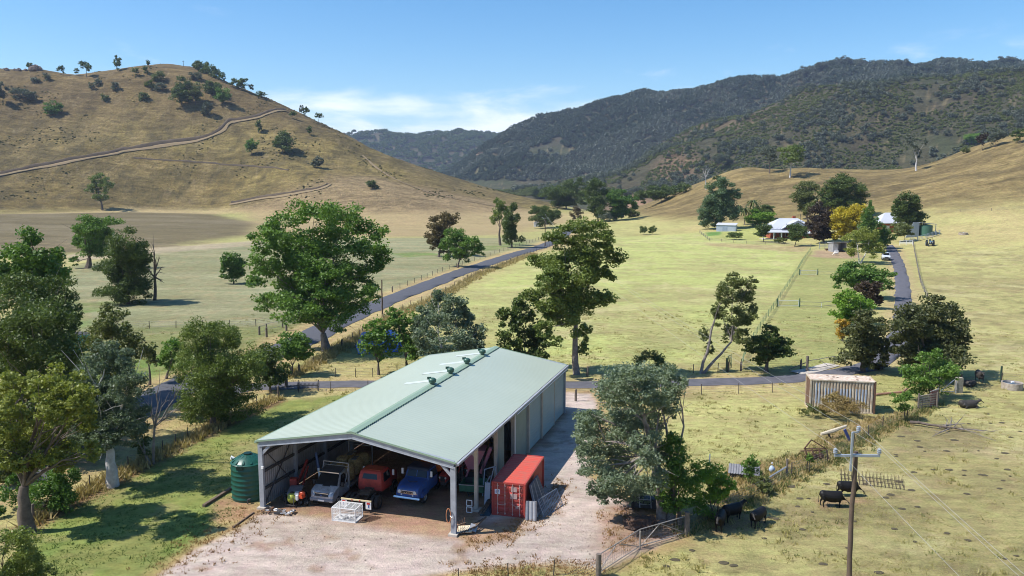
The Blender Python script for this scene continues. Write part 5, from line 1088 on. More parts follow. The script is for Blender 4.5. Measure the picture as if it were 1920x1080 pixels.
for y in (4.0, 5.0, 6.0): MB().lathe((.35, y, 2.35), [(1.07, -.05), (1.09, -.05), (1.09, .05), (1.07, .05)], 28, 'y').build('tank_band', m_rust, bt)
for s in (-1, 1): wheel(bt, s*.85, 6.0, .47, .3, side=s)

# tractors
def tractor(key, label, px, py, z=0, rz=0, colr=m_red, canopy=True, sc=1):
    p = at(px, py); t = thing('tractor', label, 'tractor', (p[0], p[1], gz(p[0], p[1])), rz); t.scale = (sc,)*3
    for s in (-1, 1):
        o = wheel(t, s*.80, 1.75, .72, .38, side=s, rim=colr)
        q = MB()
        for k in range(22): a = 2*pi*k/22; q.box((s*.80, 1.75+cos(a)*.74, .72+sin(a)*.74), (.36, .07, .07), rx=a)
        q.build('tread', m_tyre, o)
        wheel(t, s*.62, .15, .38, .2, side=s, rim=colr)
        q = MB(); q.tube([(s*.80, 1.05, 1.15), (s*.80, 1.35, 1.5), (s*.80, 1.75, 1.6), (s*.80, 2.2, 1.45)], .05, 6); q.box((s*.80, 1.7, 1.56), (.4, .9, .06)); q.build('mudguard', colr, t, bevel=.02)
        MB().lathe((s*.22, -.22, 1.08), [(0, -.03), (.08, 0), (.08, .05)], 12, 'y').build('headlight', m_lamp, t)
    MB().body([(-.2, .75), (-.2, 1.25), (-.05, 1.36), (1.15, 1.42), (1.2, .8)], lambda y, z: .3, .06).build('bonnet', colr, t, smooth=True)
    MB().box((0, -.21, 1.0), (.36, .04, .4)).build('grille', m_black, t); MB().box((0, .9, .7), (.4, 2.2, .4)).build('engine', m_dark, t, bevel=.03)
    MB().tube([(.2, .4, 1.35), (.2, .4, 2.05)], .035, 8).build('exhaust_pipe', m_dark, t)
    q = MB(); q.box((0, 1.75, 1.25), (.45, .4, .1)); q.box((0, 1.98, 1.5), (.45, .08, .45)); q.build('seat', m_black, t, bevel=.03)
    q = MB(); q.lathe((0, 1.35, 1.62), [(.19, 0), (.21, .02), (.19, .04), (.17, .02), (.19, 0)], 16); q.bar((0, 1.15, 1.35), (0, 1.35, 1.63), .04); q.build('steering_wheel', m_black, t)
    if canopy:
        q = MB()
        for s in (-1, 1): q.bar((s*.5, 2.1, 1.0), (s*.5, 2.1, 2.45), .07)
        q.build('roll_bar', m_dark, t); MB().box((0, 1.75, 2.5), (1.35, 1.5, .07)).build('canopy', mat('beige_canopy', (.50, .42, .32), .7), t, bevel=.03)
    return t
tractor('a', 'small red tractor under beige canopy behind the right front post', 832, 920, rz=YAW, canopy=True)
tractor('b', 'dusty red tractor without canopy at the open right side of the shed', 872, 905, rz=YAW+.1, canopy=False)
# ------------------------------------------------------------------ shipping containers
def container(t, L, Wd, Hh, m, md, mroof=None, doors=True, rib=.28, side_ribs=True):
    """origin at the front left bottom corner, front face at y=0, runs back along +y"""
    mroof = mroof or m
    for x in (.07, Wd-.07):
        for y in (.07, L-.07): MB().box((x, y, Hh/2), (.15, .15, Hh)).build('corner_post', m, t, bevel=.01)
    q = MB()
    for x in (.06, Wd-.06):
        for z in (.08, Hh-.06): q.box((x, L/2, z), (.12, L-.3, .14))
    for z in (.08, Hh-.06): q.box((Wd/2, .06, z), (Wd-.3, .12, .14)); q.box((Wd/2, L-.06, z), (Wd-.3, .12, .14))
    q.build('frame_rail', m, t)
    for x in (.09, Wd-.09):
        s = -1 if x < 1 else 1
        rows = [[(x-s*h, v, .12), (x-s*h, v, Hh-.1)] for v, h in corr(.15, L-.15, rib, None, .045, ((0, 0), (.3, 0), (.45, 1), (.8, 1), (1, 0)))]; strip(rows, m, 'side_wall', t)
    rows = [[(.1, v, Hh-.03+h*.4), (Wd-.1, v, Hh-.03+h*.4)] for v, h in corr(.1, L-.1, rib*1.4, None, .05)]; strip(rows, mroof, 'roof', t)
    rows = [[(.1+v, L-.09-h, .12), (.1+v, L-.09-h, Hh-.1)] for v, h in corr(0, Wd-.2, rib, None, .045)]; strip(rows, m, 'end_wall', t)
    if doors:
        for k in (0, 1):
            x0 = .15+k*(Wd-.3)/2; w = (Wd-.3)/2-.01; d = MB()
            d.box((x0+w/2, .06, Hh/2), (w, .05, Hh-.32))
            for i in range(5):
                z0 = .25+i*(Hh-.5)/5; d.prism([(.035, z0+.04), (-.005, z0+.10), (-.005, z0+(Hh-.5)/5-.12), (.035, z0+(Hh-.5)/5-.05)], x0+.06, x0+w-.06, 'x')
            d = d.build('door', md, t)
            for fx in (.28, .78):
                q = MB(); q.tube([(x0+w*fx, -.035, .1), (x0+w*fx, -.035, Hh-.08)], .024, 6)
                for z in (.2, .9, 1.5, Hh-.25): q.box((x0+w*fx, -.01, z), (.1, .05, .07))
                q.build('locking_bar', m_bar, d)
                MB().bar((x0+w*fx, -.05, .85), (x0+w*fx+(.35 if fx < .5 else -.3), -.05, .82), .03).build('handle', m_bar, d)
m_bar = mat('galvanised_bar', (.55, .42, .40), .5, .3); m_cred = mat('container_red', (.44, .04, .033), .6, vscale=2.6, col2=(.31, .075, .055)); m_croof = mat('container_roof_red', (.54, .07, .045), .65, vscale=1.6, col2=(.42, .10, .07))
c0 = at(922, 965); c1 = at(984, 967); yaw = math.atan2(c1[1]-c0[1], c1[0]-c0[0])
rc = thing('shipping_container', 'red shipping container beside the right wall of the shed', 'container', (c0[0], c0[1], 0), YAW+.05)
container(rc, 6.06, 2.44, 2.45, m_cred, m_cred, m_croof)
m_label = mat('label_white', (.75, .78, .85), .6); MB().box((.42, -.012, 1.75), (.38, .02, .34)).build('label_plate', m_label, rc); q = MB()
for k in range(3): q.box((.42, -.024, 1.84-k*.09), (.26, .006, .035))
q.build('label_print', m_blue, rc)
m_grey_patch = mat('worn_patch', (.55, .38, .36), .8, var=.4, vscale=6)
for x, z, w, h in ((1.62, 2.0, .42, .34), (1.60, 1.5, .50, .36), (1.85, .72, .22, .16)): MB().box((x, -.012, z), (w, .016, h)).build('worn_patch', m_grey_patch, rc)
# rusty white container
m_cw = mat('container_dirty_white', (.56, .50, .40), .75, vscale=1.3, col2=(.40, .28, .17)); m_cwr = mat('container_white_roof', (.66, .58, .48), .8, vscale=2.4, col2=(.42, .27, .19)); m_cb = mat('container_blue_band', (.42, .50, .62), .7, var=.25, vscale=2)
a, b_ = at(1517, 771), at(1640, 777)
yaw = math.atan2(b_[1]-a[1], b_[0]-a[0])
wc = thing('shipping_container', 'rusty dirty white shipping container standing in the paddock behind a bush', 'container', (a[0], a[1], gz(*a[:2])), yaw)
Lw = float(np.hypot(*(b_-a)[:2])); Hw = 3.35; Dw = 2.7
for x in (.07, Lw-.07):
    for y in (.07, Dw-.07): MB().box((x, y, Hw/2), (.16, .16, Hw)).build('corner_post', m_rust if (x > 1 or y < 1) and not (x < 1 and y < 1) else m_cw, wc)
q = MB()
for y in (.06, Dw-.06):
    for z in (.07, Hw-.05): q.box((Lw/2, y, z), (Lw-.3, .12, .12))
for x in (.06, Lw-.06): q.box((x, Dw/2, Hw-.05), (.12, Dw-.3, .12)); q.box((x, Dw/2, .07), (.12, Dw-.3, .12))
q.build('frame_rail', m_cw, wc)
n = 20; pit = (Lw-.34)/n
for i in range(n):
    x0 = .17+i*pit
    q = MB(); q.prism([(x0, .16), (x0+pit*.22, .05), (x0+pit*.66, .05), (x0+pit*.88, .16), (x0+pit, .16), (x0+pit, .18), (x0, .18)], .12, Hw-.1, 'z')
    o = q.build('wall_rib', m_cw, wc)
    z0, z1 = (.9, 3.0) if i in (1, 2) else (.9, 2.5)
    if i in (1, 2, 4, 5, 6, 7, 9, 10, 11, 12, 14, 15, 16, 17): MB().box((x0+pit*.44, .045, (z0+z1)/2), (pit*.42, .008, z1-z0)).build('blue_paint', m_cb, o)
rows = [[(.1, v, Hw-.03+h*.4), (Lw-.1, v, Hw-.03+h*.4)] for v, h in corr(.1, Dw-.1, .4, None, .05)]; strip(rows, m_cwr, 'roof', wc)
for x in (.1, Lw-.1): MB().box((x, Dw/2, Hw/2), (.04, Dw-.3, Hw-.2)).build('end_wall', m_rust, wc)
MB().box((Lw/2, Dw-.1, Hw/2), (Lw-.3, .04, Hw-.2)).build('rear_wall', m_cw, wc)
rs = random.Random(3)
for k in range(7): q = MB(); q.box((Lw*rs.uniform(.3, .95), Dw*rs.uniform(.2, .8), Hw+.012), (rs.uniform(.08, .3), rs.uniform(.1, .35), .01), rz=rs.random()); q.build('rust_patch', m_rust, wc)

# ------------------------------------------------------------------ wire cage, junk at the shed mouth
a = at(623, 976); t = thing('wire_cage', 'white welded mesh cage crate in front of the red truck tail', 'crate', (a[0], a[1], 0), YAW+.04)
q = MB(); w, d, h = 1.75, 1.15, .95
for x in (0, w):
    for y in (0, d): q.bar((x, y, 0), (x, y, h), .05)
for z in (.03, h):
    for y in (0, d): q.bar((0, y, z), (w, y, z), .05)
    for x in (0, w): q.bar((x, 0, z), (x, d, z), .05)
q.bar((w*.5, 0, h), (w*.5, d, h), .05); q.bar((w*.75, 0, h), (w*.75, d, h), .04); q.bar((0, 0, h*.55), (w, 0, h*.55), .03); q.build('frame', m_white, t)
q = MB()
for i in range(1, 16): x = w*i/16; q.bar((x, 0, 0), (x, 0, h), .012); q.bar((x, d, 0), (x, d, h), .012); q.bar((x, 0, h), (x, d, h), .012)
for i in range(1, 9): z = h*i/9; q.bar((0, 0, z), (w, 0, z), .012); q.bar((0, d, z), (w, d, z), .012); q.bar((0, 0, z), (0, d, z), .012); q.bar((w, 0, z), (w, d, z), .012)
for i in range(1, 10): y = d*i/10; q.bar((0, y, h), (w, y, h), .012); q.bar((0, y, 0), (0, y, h), .012); q.bar((w, y, 0), (w, y, h), .012)
q.build('mesh', m_white, t); MB().box((w/2, d/2, .03), (w-.1, d-.1, .02)).build('floor', m_white, t)
rs = random.Random(9); q = MB()
for k in range(9): q.box((w*rs.uniform(.15, .85), d*rs.uniform(.2, .8), .1+rs.random()*.12), (rs.uniform(.15, .5), rs.uniform(.1, .3), .05), rz=rs.random()*3, rx=rs.uniform(-.4, .4))
q.build('scrap', mat('grey_scrap', (.35, .35, .36), .7, var=.5, vscale=5), t)
a = at(690, 973); t = thing('timber_stack', 'short rusty angle irons lying beside the white cage', 'scrap metal', (a[0], a[1], .03), YAW)
for k in range(5): MB().bar((-.2+k*.13, -.5, .03), (.25+k*.13, .45, .04), .05).build('angle_iron', m_rust, t)
# quad sprayer
a = at(549, 948); t = thing('spray_tank', 'yellow green spray tank on a small frame with orange motor at the shed mouth', 'sprayer', (a[0], a[1], 0), YAW)
q = MB(); q.ell((0, 0, .62), (.36, .45, .42), 20, 12); q.v = [(x, y, min(z, .98)) for x, y, z in q.v]; q.build('tank', mat('lime_tank', (.42, .46, .08), .4, var=.3, vscale=3), t, smooth=True)
MB().cyl((0, -.05, .96), .13, .09, 14).build('cap', m_black, t, smooth=True)
q = MB()
for x in (-.35, .35): q.bar((x, -.4, .15), (x, .5, .15), .05); q.bar((x, -.4, .15), (x, -.4, .75), .04); q.bar((x, .45, .15), (x, .45, .75), .04)
q.bar((-.35, -.4, .2), (.35, -.4, .2), .05); q.build('frame', m_dark, t)
q = MB(); q.box((.62, .15, .75), (.5, .42, .3)); q.ell((.75, .1, 1.0), (.25, .2, .16), 10, 6); q.build('motor_cover', mat('orange_red', (.60, .085, .03), .45), t, bevel=.04)
q = MB(); q.box((.35, .05, .95), (.3, .35, .2), rz=.4); q.box((.45, -.1, .7), (.2, .2, .4), rz=.2); q.build('motor', m_white, t, bevel=.03)
for s in (-1, 1): wheel(t, s*.5, .2, .24, .16, side=s)
wheel(t, .95, .3, .24, .16, side=1)
# red implement with grey box against the left wall
a = sw(1.6, 1.9); t = thing('field_implement', 'dusty red farm implement with grey hopper against the left inner wall', 'implement', a, YAW+.4)
q = MB(); q.prism([(-.5, .9), (.5, .9), (.3, .3), (-.3, .3)], -.8, .8, 'y'); q.build('hopper', mat('dusty_grey', (.28, .27, .30), .8, var=.3, vscale=3), t, bevel=.02)
q = MB(); q.bar((-.2, .9, .5), (.4, 3.2, 2.0), .16); q.bar((.3, .8, .5), (.5, 2.9, 1.6), .12); q.bar((-.6, 0, .4), (.6, 0, .4), .12); q.box((-.3, 1.1, 1.1), (.5, .5, .5)); q.build('boom', m_red, t)
for s in (-1, 1): wheel(t, s*.7, -.1, .36, .2, side=s)
a = sw(3.0, 3.4); t = thing('auger', 'blue and white auger tube leaning up beside the left wall', 'auger', a, YAW+.2)
MB().tube([(0, 0, .2), (-.9, 1.2, 2.9)], .11, 10).build('tube', mat('dull_blue', (.06, .10, .22), .6), t, smooth=True); MB().tube([(-.25, .32, 1.0), (-.55, .73, 1.85)], .115, 10).build('band', m_white, t); MB().box((0, 0, .15), (.6, .5, .3)).build('foot', m_dark, t)
# heap of parts on the ground by the left post
rs = random.Random(12)
a = at(497, 960); b2 = at(556, 953)
t = thing('scrap_heap', 'row of pale and dark scrap fittings on the ground at the left post', 'scrap metal', (a[0], a[1], 0), YAW)
L = np.hypot(*(b2-a)[:2])
for k in range(26):
    x = L*rs.random(); y = rs.uniform(-.25, .5); m = rs.choice([m_white, m_zinc, m_dark, m_dark, m_rust, m_zinc]); q = MB()
    if k % 3 == 0: q.tube([(x, y, .12), (x+rs.uniform(-.6, .6), y+rs.uniform(-.3, .3), .12+rs.random()*.15)], rs.uniform(.04, .09), 8)
    elif k % 3 == 1: q.lathe((x, y, .15), [(.14, 0), (.18, .03), (.14, .08), (.08, .04), (.14, 0)], 12)
    else: q.box((x, y, .14), (rs.uniform(.15, .45), rs.uniform(.1, .3), rs.uniform(.08, .25)), rz=rs.random()*3, rx=rs.uniform(-.3, .3))
    q.build('fitting', m, t)
# motorbikes / machines behind, in the dim
a = sw(3.6, 6.0); t = thing('stored_machine', 'jumble of dark machine parts and pale tubes behind the spray tank', 'machinery', a, YAW)
for k in range(22):
    q = MB(); x, y, z = rs.uniform(-.9, .7), rs.uniform(-1.6, 1.8), rs.uniform(.15, 1.25); m = rs.choice([m_dark, m_rust, m_chassis, mat('dusty_pink', (.32, .20, .18), .8), m_zinc])
    if k % 2: q.tube([(x, y, z), (x+rs.uniform(-.6, .6), y+rs.uniform(-.5, .5), max(.05, z+rs.uniform(-.9, .2)))], rs.uniform(.04, .12), 7)
    else: q.box((x, y, z*.6), (rs.uniform(.2, .6), rs.uniform(.2, .6), rs.uniform(.15, .5)), rz=rs.random()*3)
    q.build('machine_part', m, t)
for x in (-.5, .3): wheel(t, x, -.8, .4, .2, side=1)
# rear of the open bays: shelving, drums, ladder
def drum(label, u, v, z, col, lying=False):
    t = thing('oil_drum', label, 'drum', sw(u, v, z), YAW); q = MB(); q.lathe((0, 0, 0), [(0, 0), (.29, 0), (.3, .02), (.285, .28), (.3, .3), (.285, .32), (.285, .58), (.3, .6), (.285, .62), (.3, .87), (.29, .88), (0, .86)], 18); q.build('drum_body', mat('drum_paint', col, .5, var=.2, vscale=3), t, smooth=True)
    MB().cyl((.12, .1, .86), .04, .03, 10).build('bung', m_dark, t)
t = thing('storage_shelf', 'rusty storage shelf against the cross wall behind the red truck', 'shelf', sw(7.4, 16.2), YAW)
for x in (0, 2.4):
    for y in (0, .8): MB().bar((x, y, 0), (x, y, 3.4), .07).build('upright', m_rust, t)
for z in (.6, 1.6, 2.6): MB().box((1.2, .4, z), (2.4, .8, .06)).build('shelf_board', m_sleeper, t)
drum('red drum on the storage shelf', 8.0, 16.5, 2.64, (.45, .02, .03)); drum('blue drum on the storage shelf', 8.9, 16.5, 2.64, (.03, .12, .35)); drum('green drum on the middle board of the storage shelf', 9.3, 16.5, 1.64, (.02, .2, .12))
t = thing('pallet_stack', 'tall stack of brown timber pallets at the back of the shed', 'pallets', sw(10.4, 15.4), YAW)
for k in range(14):
    q = MB()
    for j in range(5): q.box((.6, .1+j*.25, k*.17+.15), (1.2, .12, .02))
    for j in range(3): q.box((.1+j*.5, .6, k*.17+.08), (.1, 1.1, .1))
    q.build('pallet', mat('pallet_wood', (.38, .24, .13), .85, var=.3, vscale=5) if k == 0 else bpy.data.materials['pallet_wood'], t)
t = thing('wooden_ladder', 'wooden ladder leaning on the pallet stack', 'ladder', sw(11.9, 15.2), YAW); q = MB()
for x in (0, .42): MB().bar((x, 0, 0), (x, .9, 3.3), .06).build('stile', bpy.data.materials['pallet_wood'], t)
for k in range(10): MB().bar((0, .08+k*.09, .3+k*.31), (.42, .08+k*.09, .3+k*.31), .04).build('rung', bpy.data.materials['pallet_wood'], t)
# faded pink hopper machine and green bin in the second bay
t = thing('seed_hopper', 'tall faded pink hopper machine in the open side bay', 'machinery', sw(13.1, 8.6), YAW+.2); m_pink = mat('faded_pink', (.42, .14, .20), .7, vscale=2, col2=(.30, .16, .2))
q = MB(); q.prism([(-1.0, 3.1), (1.0, 3.1), (.35, 1.6), (-.35, 1.6)], -.7, .7, 'y'); q.build('hopper', m_pink, t, bevel=.02)
q = MB(); q.tube([(.6, -.3, 1.2), (1.4, -.5, 3.3)], .14, 10); q.tube([(-.7, -.5, .4), (-.2, -.5, 1.8)], .08, 8); q.build('chute', m_pink, t, smooth=True)
q = MB()
for x in (-.8, .8):
    for y in (-.6, .6): q.bar((x, y, 0), (x, y, 2.9), .08)
q.box((0, 0, .7), (1.6, 1.2, .5)); q.build('stand', m_dark, t); wheel(t, -.95, 0, .42, .22, side=-1); wheel(t, .95, 0, .42, .22)
t = thing('green_trailer', 'low green box trailer in the open side bay', 'trailer', at(889, 925), YAW+.1)
q = MB(); q.b2(-.9, .9, -.8, .8, .42, .48); q.b2(-.9, .9, -.84, -.78, .42, .95); q.b2(-.9, .9, .78, .84, .42, .95); q.b2(-.94, -.88, -.8, .8, .42, .95); q.b2(.88, .94, -.8, .8, .42, .95); q.build('tub', mat('trailer_green', (.04, .15, .09), .6, var=.3, vscale=3), t)
MB().box((0, -.86, .95), (1.9, .06, .06)).build('rim_rail', m_zinc, t); wheel(t, -1.0, 0, .3, .18, side=-1); wheel(t, 1.0, 0, .3, .18); q = MB(); q.bar((-.3, -.8, .4), (0, -1.6, .4), .06); q.bar((.3, -.8, .4), (0, -1.6, .4), .06); q.build('drawbar', m_dark, t)
# frames leaning between shed and container
m_bluegrey = mat('blue_grey_steel', (.30, .36, .46), .55, .2, var=.2, vscale=3)
t = thing('tube_stand', 'blue grey tube frame leaning behind the second post', 'frame', at(905, 930), YAW)
q = MB()
for a_, b_ in (((0, 0, 0), (0, .5, 1.9)), ((0, .5, 1.9), (.9, .3, 2.3)), ((.9, .3, 2.3), (1.4, 0, .2)), ((0, .1, .5), (1.3, .1, 1.0)), ((.3, .1, 0), (.8, .3, 2.2))): q.bar(a_, b_, .07)
q.build('tube_frame', m_bluegrey, t)
t = thing('flat_panel', 'pale blue grey sheet panel standing left of the red container', 'panel', at(914, 950), YAW); MB().box((0, 0, .95), (.42, .07, 1.7), rx=-.12).build('sheet', mat('pale_blue', (.48, .55, .66), .5, var=.1, vscale=3), t, bevel=.01); MB().bar((-.1, .05, 1.75), (.1, .4, 2.2), .06).build('strut', m_bluegrey, t)
t = thing('red_frame_stand', 'small white framed stand beside the second shed post', 'stand', at(880, 962), YAW)
for z in (0, .5):
    q = MB(); q.bar((-.2, 0, z+.05), (.2, 0, z+.05), .05); q.bar((-.2, 0, z+.45), (.2, 0, z+.45), .05); q.bar((-.2, 0, z+.05), (-.2, 0, z+.45), .05); q.bar((.2, 0, z+.05), (.2, 0, z+.45), .05); q.build('square_frame', m_white, t)
# hoses and boards at the front right post
t = thing('hose_coil', 'orange hose and rope looped on the front right post', 'hose', sw(SW-.4, -.2, 1.4), YAW); q = MB(); q.tube([(.16*sin(a), -.02, .5*cos(a)) for a in np.linspace(0, 2*pi, 18)], .03, 6); q.build('hose_loop', mat('orange_hose', (.5, .2, .09), .6), t, smooth=True); MB().tube([(.1, 0, .0), (.3, -.15, -.05), (.34, -.1, .02)], .025, 6).build('rope', m_white, t)
t = thing('scrap_boards', 'pale sheet and timber offcuts stacked behind the front right post', 'boards', at(872, 998), YAW+.2)
MB().box((0, 0, .22), (1.0, .7, .05), rx=.25, ry=-.1).build('pale_sheet', mat('cream_sheet', (.68, .58, .42), .7, var=.15, vscale=3), t); MB().box((.55, .1, .30), (.5, .6, .05), rx=.4, ry=.3).build('grey_sheet', m_zinc, t)
for k in range(6): MB().bar((-.4+k*.2, -.6+k*.1, .06+k*.06), (.2+k*.2, .8+k*.15, .12+k*.07), .08).build('offcut', m_sleeper, t)
MB().bar((-.9, .6, .05), (-.1, .95, .25), .1).build('offcut', m_sleeper, t)
for k in range(4): MB().tube([(-.4+.12*k, -.3, 0), (-.5+.15*k, .1, .7+.1*k)], .02, 5).build('rod', m_rust, t)
t = thing('teal_tarpaulin', 'dark teal folded tarpaulin and timber between the post and the red container', 'tarpaulin', at(908, 958), YAW+.25)
q = MB(); q.add([(-.3, -.9, 0), (.5, -.9, 0), (1.0, 1.6, 0), (.1, 1.6, 0), (-.1, -.7, .3), (.4, -.6, .22), (.75, 1.3, .75), (.3, 1.4, .8)], [(3, 2, 1, 0), (4, 5, 6, 7), (0, 1, 5, 4), (1, 2, 6, 5), (2, 3, 7, 6), (3, 0, 4, 7)]); q.build('sheet', mat('teal_sheet', (.03, .07, .10), .7, var=.4, vscale=4), t, bevel=.05)
for k in range(3): MB().bar((-.3+.15*k, -1.2, .32), (.5+.1*k, 1.2, .7), .07).build('timber', m_sleeper, t)
# mesh panels leaning on the red container
m_gal = mat('galvanised_mesh', (.22, .24, .28), .6, .3, var=.3, vscale=3)
def cw(x, y, z=0): v = rc.matrix_basis @ Vector((x, y, z)); return (v.x, v.y, v.z)
rc.matrix_basis = Matrix.LocRotScale(rc.location, rc.rotation_euler, (1, 1, 1))
def mesh_panel(t, w, h, nx, nz, m=m_gal, bars=.02):
    q = MB()
    for i in range(nx+1): q.bar((w*i/nx, 0, 0), (w*i/nx, 0, h), bars if 0 < i < nx else .05)
    for i in range(nz+1): q.bar((0, 0, h*i/nz), (w, 0, h*i/nz), bars if 0 < i < nz else .05)
    return q
for k, (x, y, tilt, lab) in enumerate(((2.62, .1, .0, 'a'), (3.0, 0.0, .0, 'b'))):
    pass
def slab(corners, th):
    a, b_, c_, d_ = [Vector(p) for p in corners]; return quad([a, b_, c_, d_], th/2)
t = thing('mattress_panel', 'dark grey slatted steel panel leaning on the side of the red container', 'panel', cw(2.46, 0), rc.rotation_euler.z)
o = quad([(.75, .3, .02), (.95, 3.0, .02), (.10, 3.0, 2.05), (.06, .9, 2.05)], .05).build('backing', m_gal, t)
for k in range(12):
    f = k/11; MB().bar((.80+.17*f, .3+2.7*f, .06), (.16, .95+2.0*f, 2.08), .05).build('slat', m_zinc if k % 4 == 0 else m_gal, t)
t = thing('steel_roll', 'pair of short grey rolled mesh bundles in front of the leaning panel', 'mesh roll', cw(2.6, -.25), rc.rotation_euler.z)
for k in range(3): q = MB(); q.tube([(.05+k*.26, 0, 0), (.0+k*.24, .35, 1.25)], .15, 10); q.build('roll', m_zinc if k else m_gal, t, smooth=True)
t = thing('mesh_gate', 'loose mesh panel standing right of the leaning steel panel', 'panel', cw(3.7, .5), rc.rotation_euler.z+1.25); t.rotation_euler = (-.45, 0, rc.rotation_euler.z+1.25); q = mesh_panel(t, 2.6, 1.25, 14, 3, m_bluegrey, .03); q.build('mesh', m_bluegrey, t)

# ------------------------------------------------------------------ gates and fences
m_post = mat('fence_post_timber', (.20, .165, .135), .9, vscale=4, col2=(.11, .09, .075), bump=.01); m_iron = mat('star_picket', (.055, .045, .04), .8); m_wire = mat('fence_wire', (.20, .19, .18), .6, .5)
def post_mb(h, r, n=8): q = MB(); q.tube([(0, 0, -.3), (0, 0, h*.5), (.01, 0, h)], [r, r*.96, r*.9], n); return q
def pole_fence(name, label, pts, spacing=4, h=1.15, r=.045, wires=4, wr_=.008, m=m_iron, big=None, group=None, cat='fence', end=True):
    P = [at(*p) for p in pts] if len(pts[0]) == 2 else pts; B = P[0]; t = thing(name, label, cat, B, 0, group)
    q = [];
    for a, b_ in zip(P[:-1], P[1:]):
        L = np.hypot(*(b_-a)[:2]); n = max(1, int(round(L/spacing)))
        for k in range(n): q.append(a+(b_-a)*k/n)
    q.append(P[-1]); q = [np.array([p[0], p[1], float(gz(p[0], p[1]))]) for p in q]
    rr = random.Random(len(label)); src = post_mb(h, r, 6).build('post', m, t, loc=q[0]-B)
    for i, p in enumerate(q[1:], 1):
        inst(src, t, p-B, (rr.uniform(-.05, .05), rr.uniform(-.05, .05), rr.random()*3))
    if end:
        e = post_mb(h*1.1, .1).build('strainer_post', m_post, t, loc=q[0]-B+[.12, 0, 0]); inst(e, t, q[-1]-B+[.12, 0, 0])
    if wires:
        w = MB()
        for k in range(wires):
            z = h*(.25+.7*k/max(1, wires-1)); w.tube([p-B+[0, 0, z] for p in q], wr_, 3, cap=False)
        w.build('wire', m_wire, t)
    return t
# the N shaped steel gates
m_tube = mat('gate_tube', (.40, .36, .33), .5, .4, var=.2, vscale=4)
def nosed_gate(label, a, b_, wmesh=True, h=1.15, m=m_tube, group=None, zshape=True):
    a = np.array(a); b_ = np.array(b_); L = float(np.hypot(*(b_-a)[:2])); yaw = math.atan2(b_[1]-a[1], b_[0]-a[0])
    t = thing('steel_gate', label, 'gate', (a[0], a[1], a[2]+.12), yaw, group); q = MB()
    q.tube([(0, 0, .02), (L, 0, .02)], .032, 8); q.tube([(0, 0, .02), (0, 0, h)], .032, 8); q.tube([(L, 0, .02), (L, 0, h)], .032, 8); q.tube([(0, 0, h), (L, 0, h)], .032, 8)
    q.build('frame', m, t, smooth=True)
    if zshape: MB().tube([(L*.42, 0, h), (L*.98, 0, .03)], .028, 8).build('brace', m, t, smooth=True); MB().tube([(L*.42, 0, h), (.05, 0, .03)], .028, 8).build('brace', m, t, smooth=True)
    if wmesh:
        q = MB()
        for i in range(1, 5): q.bar((0, 0, h*i/5), (L, 0, h*i/5), .010)
        for i in range(1, int(L/.25)): q.bar((i*.25, 0, 0), (i*.25, 0, h), .008)
        q.build('mesh', m_wire, t)
    return t
A_, M_, B_ = at(1122, 1078), at(1199, 1028), at(1285, 1002)
nosed_gate('near half of the steel tube double gate at the yard corner', A_, M_); nosed_gate('far half of the steel tube double gate beside the twin trunked gum', M_+[.05, .03, 0], B_)
def single_post(label, px, py, h, r, m=m_post, cat='post', name='gate_post', group=None):
    p = at(px, py); t = thing(name, label, cat, p, 0, group); post_mb(h, r, 12).build('timber', m, t, smooth=True); return t
single_post('thick weathered post at the near end of the double gate', 1122, 1082, 1.45, .17); single_post('square topped pale post at the far end of the double gate', 1287, 1003, 1.6, .17)
single_post('thin steel post where the two gate halves meet', 1200, 1030, 1.2, .05, m_tube)
pole_fence('wire_fence', 'rail and wire fence running off the bottom edge from the near gate post', [(1120, 1080), (1040, 1120)], 4, 1.1, .05, 5, .012)
pole_fence('wire_fence', 'thin picket fence along the bottom edge below the gravel', [(1120, 1076), (1038, 1079), (953, 1086), (860, 1096)], 3.2, 1.0, .035, 3, .006, end=False)
pole_fence('wire_fence', 'long picket fence from the cattle up to the timber yard panels', [(1287, 1003), (1345, 968), (1432, 925), (1484, 893), (1512, 884), (1551, 868), (1600, 838), (1655, 802), (1700, 787), (1728, 770), (1755, 752)], 4.5, 1.15, .045, 5, .010)
pole_fence('wire_fence', 'picket fence along the left edge of the mown lawn', [(60, 978), (169, 918), (241, 881), (274, 866), (305, 850), (329, 837), (353, 824), (440, 780), (520, 745)], 4.2, 1.15, .045, 3, .008)
pole_fence('wire_fence', 'thin picket fence between the lawn and the driveway left of the shed', [(520, 745), (560, 736), (620, 733), (690, 731), (760, 730)], 6, 1.1, .04, 3, .008)
pole_fence('wire_fence', 'thin picket fence below the driveway right of the grey leaved gum', [(1078, 752), (1180, 745), (1315, 740), (1385, 738), (1448, 736), (1512, 736)], 6.2, 1.2, .045, 4, .009)
pole_fence('wire_fence', 'picket fence above the driveway under the leaning gum', [(1100, 706), (1180, 704), (1300, 700), (1346, 697), (1364, 697)], 5, 1.15, .05, 4, .010)
pole_fence('wire_fence', 'picket fence from the green mesh gate to the culvert gate', [(1388, 696), (1440, 694), (1500, 692)], 5, 1.15, .05, 4, .010)
pole_fence('wire_fence', 'fence along the curved verge between road and small tree', [(545, 706), (559, 698), (588, 681), (623, 661), (660, 640), (700, 618)], 3.5, 1.15, .05, 4, .010)
pole_fence('wire_fence', 'picket fence behind the shed roof left of the blue cover', [(560, 702), (629, 707), (667, 707), (699, 707), (745, 702), (800, 698)], 5, 1.15, .045, 3, .009)
pole_fence('wire_fence', 'long fence along the right side of the public road', [(640, 652), (680, 625), (720, 600), (770, 575), (826, 553), (868, 528), (905, 510), (950, 494), (1000, 474), (1035, 461)], 5, 1.2, .06, 4, .016)
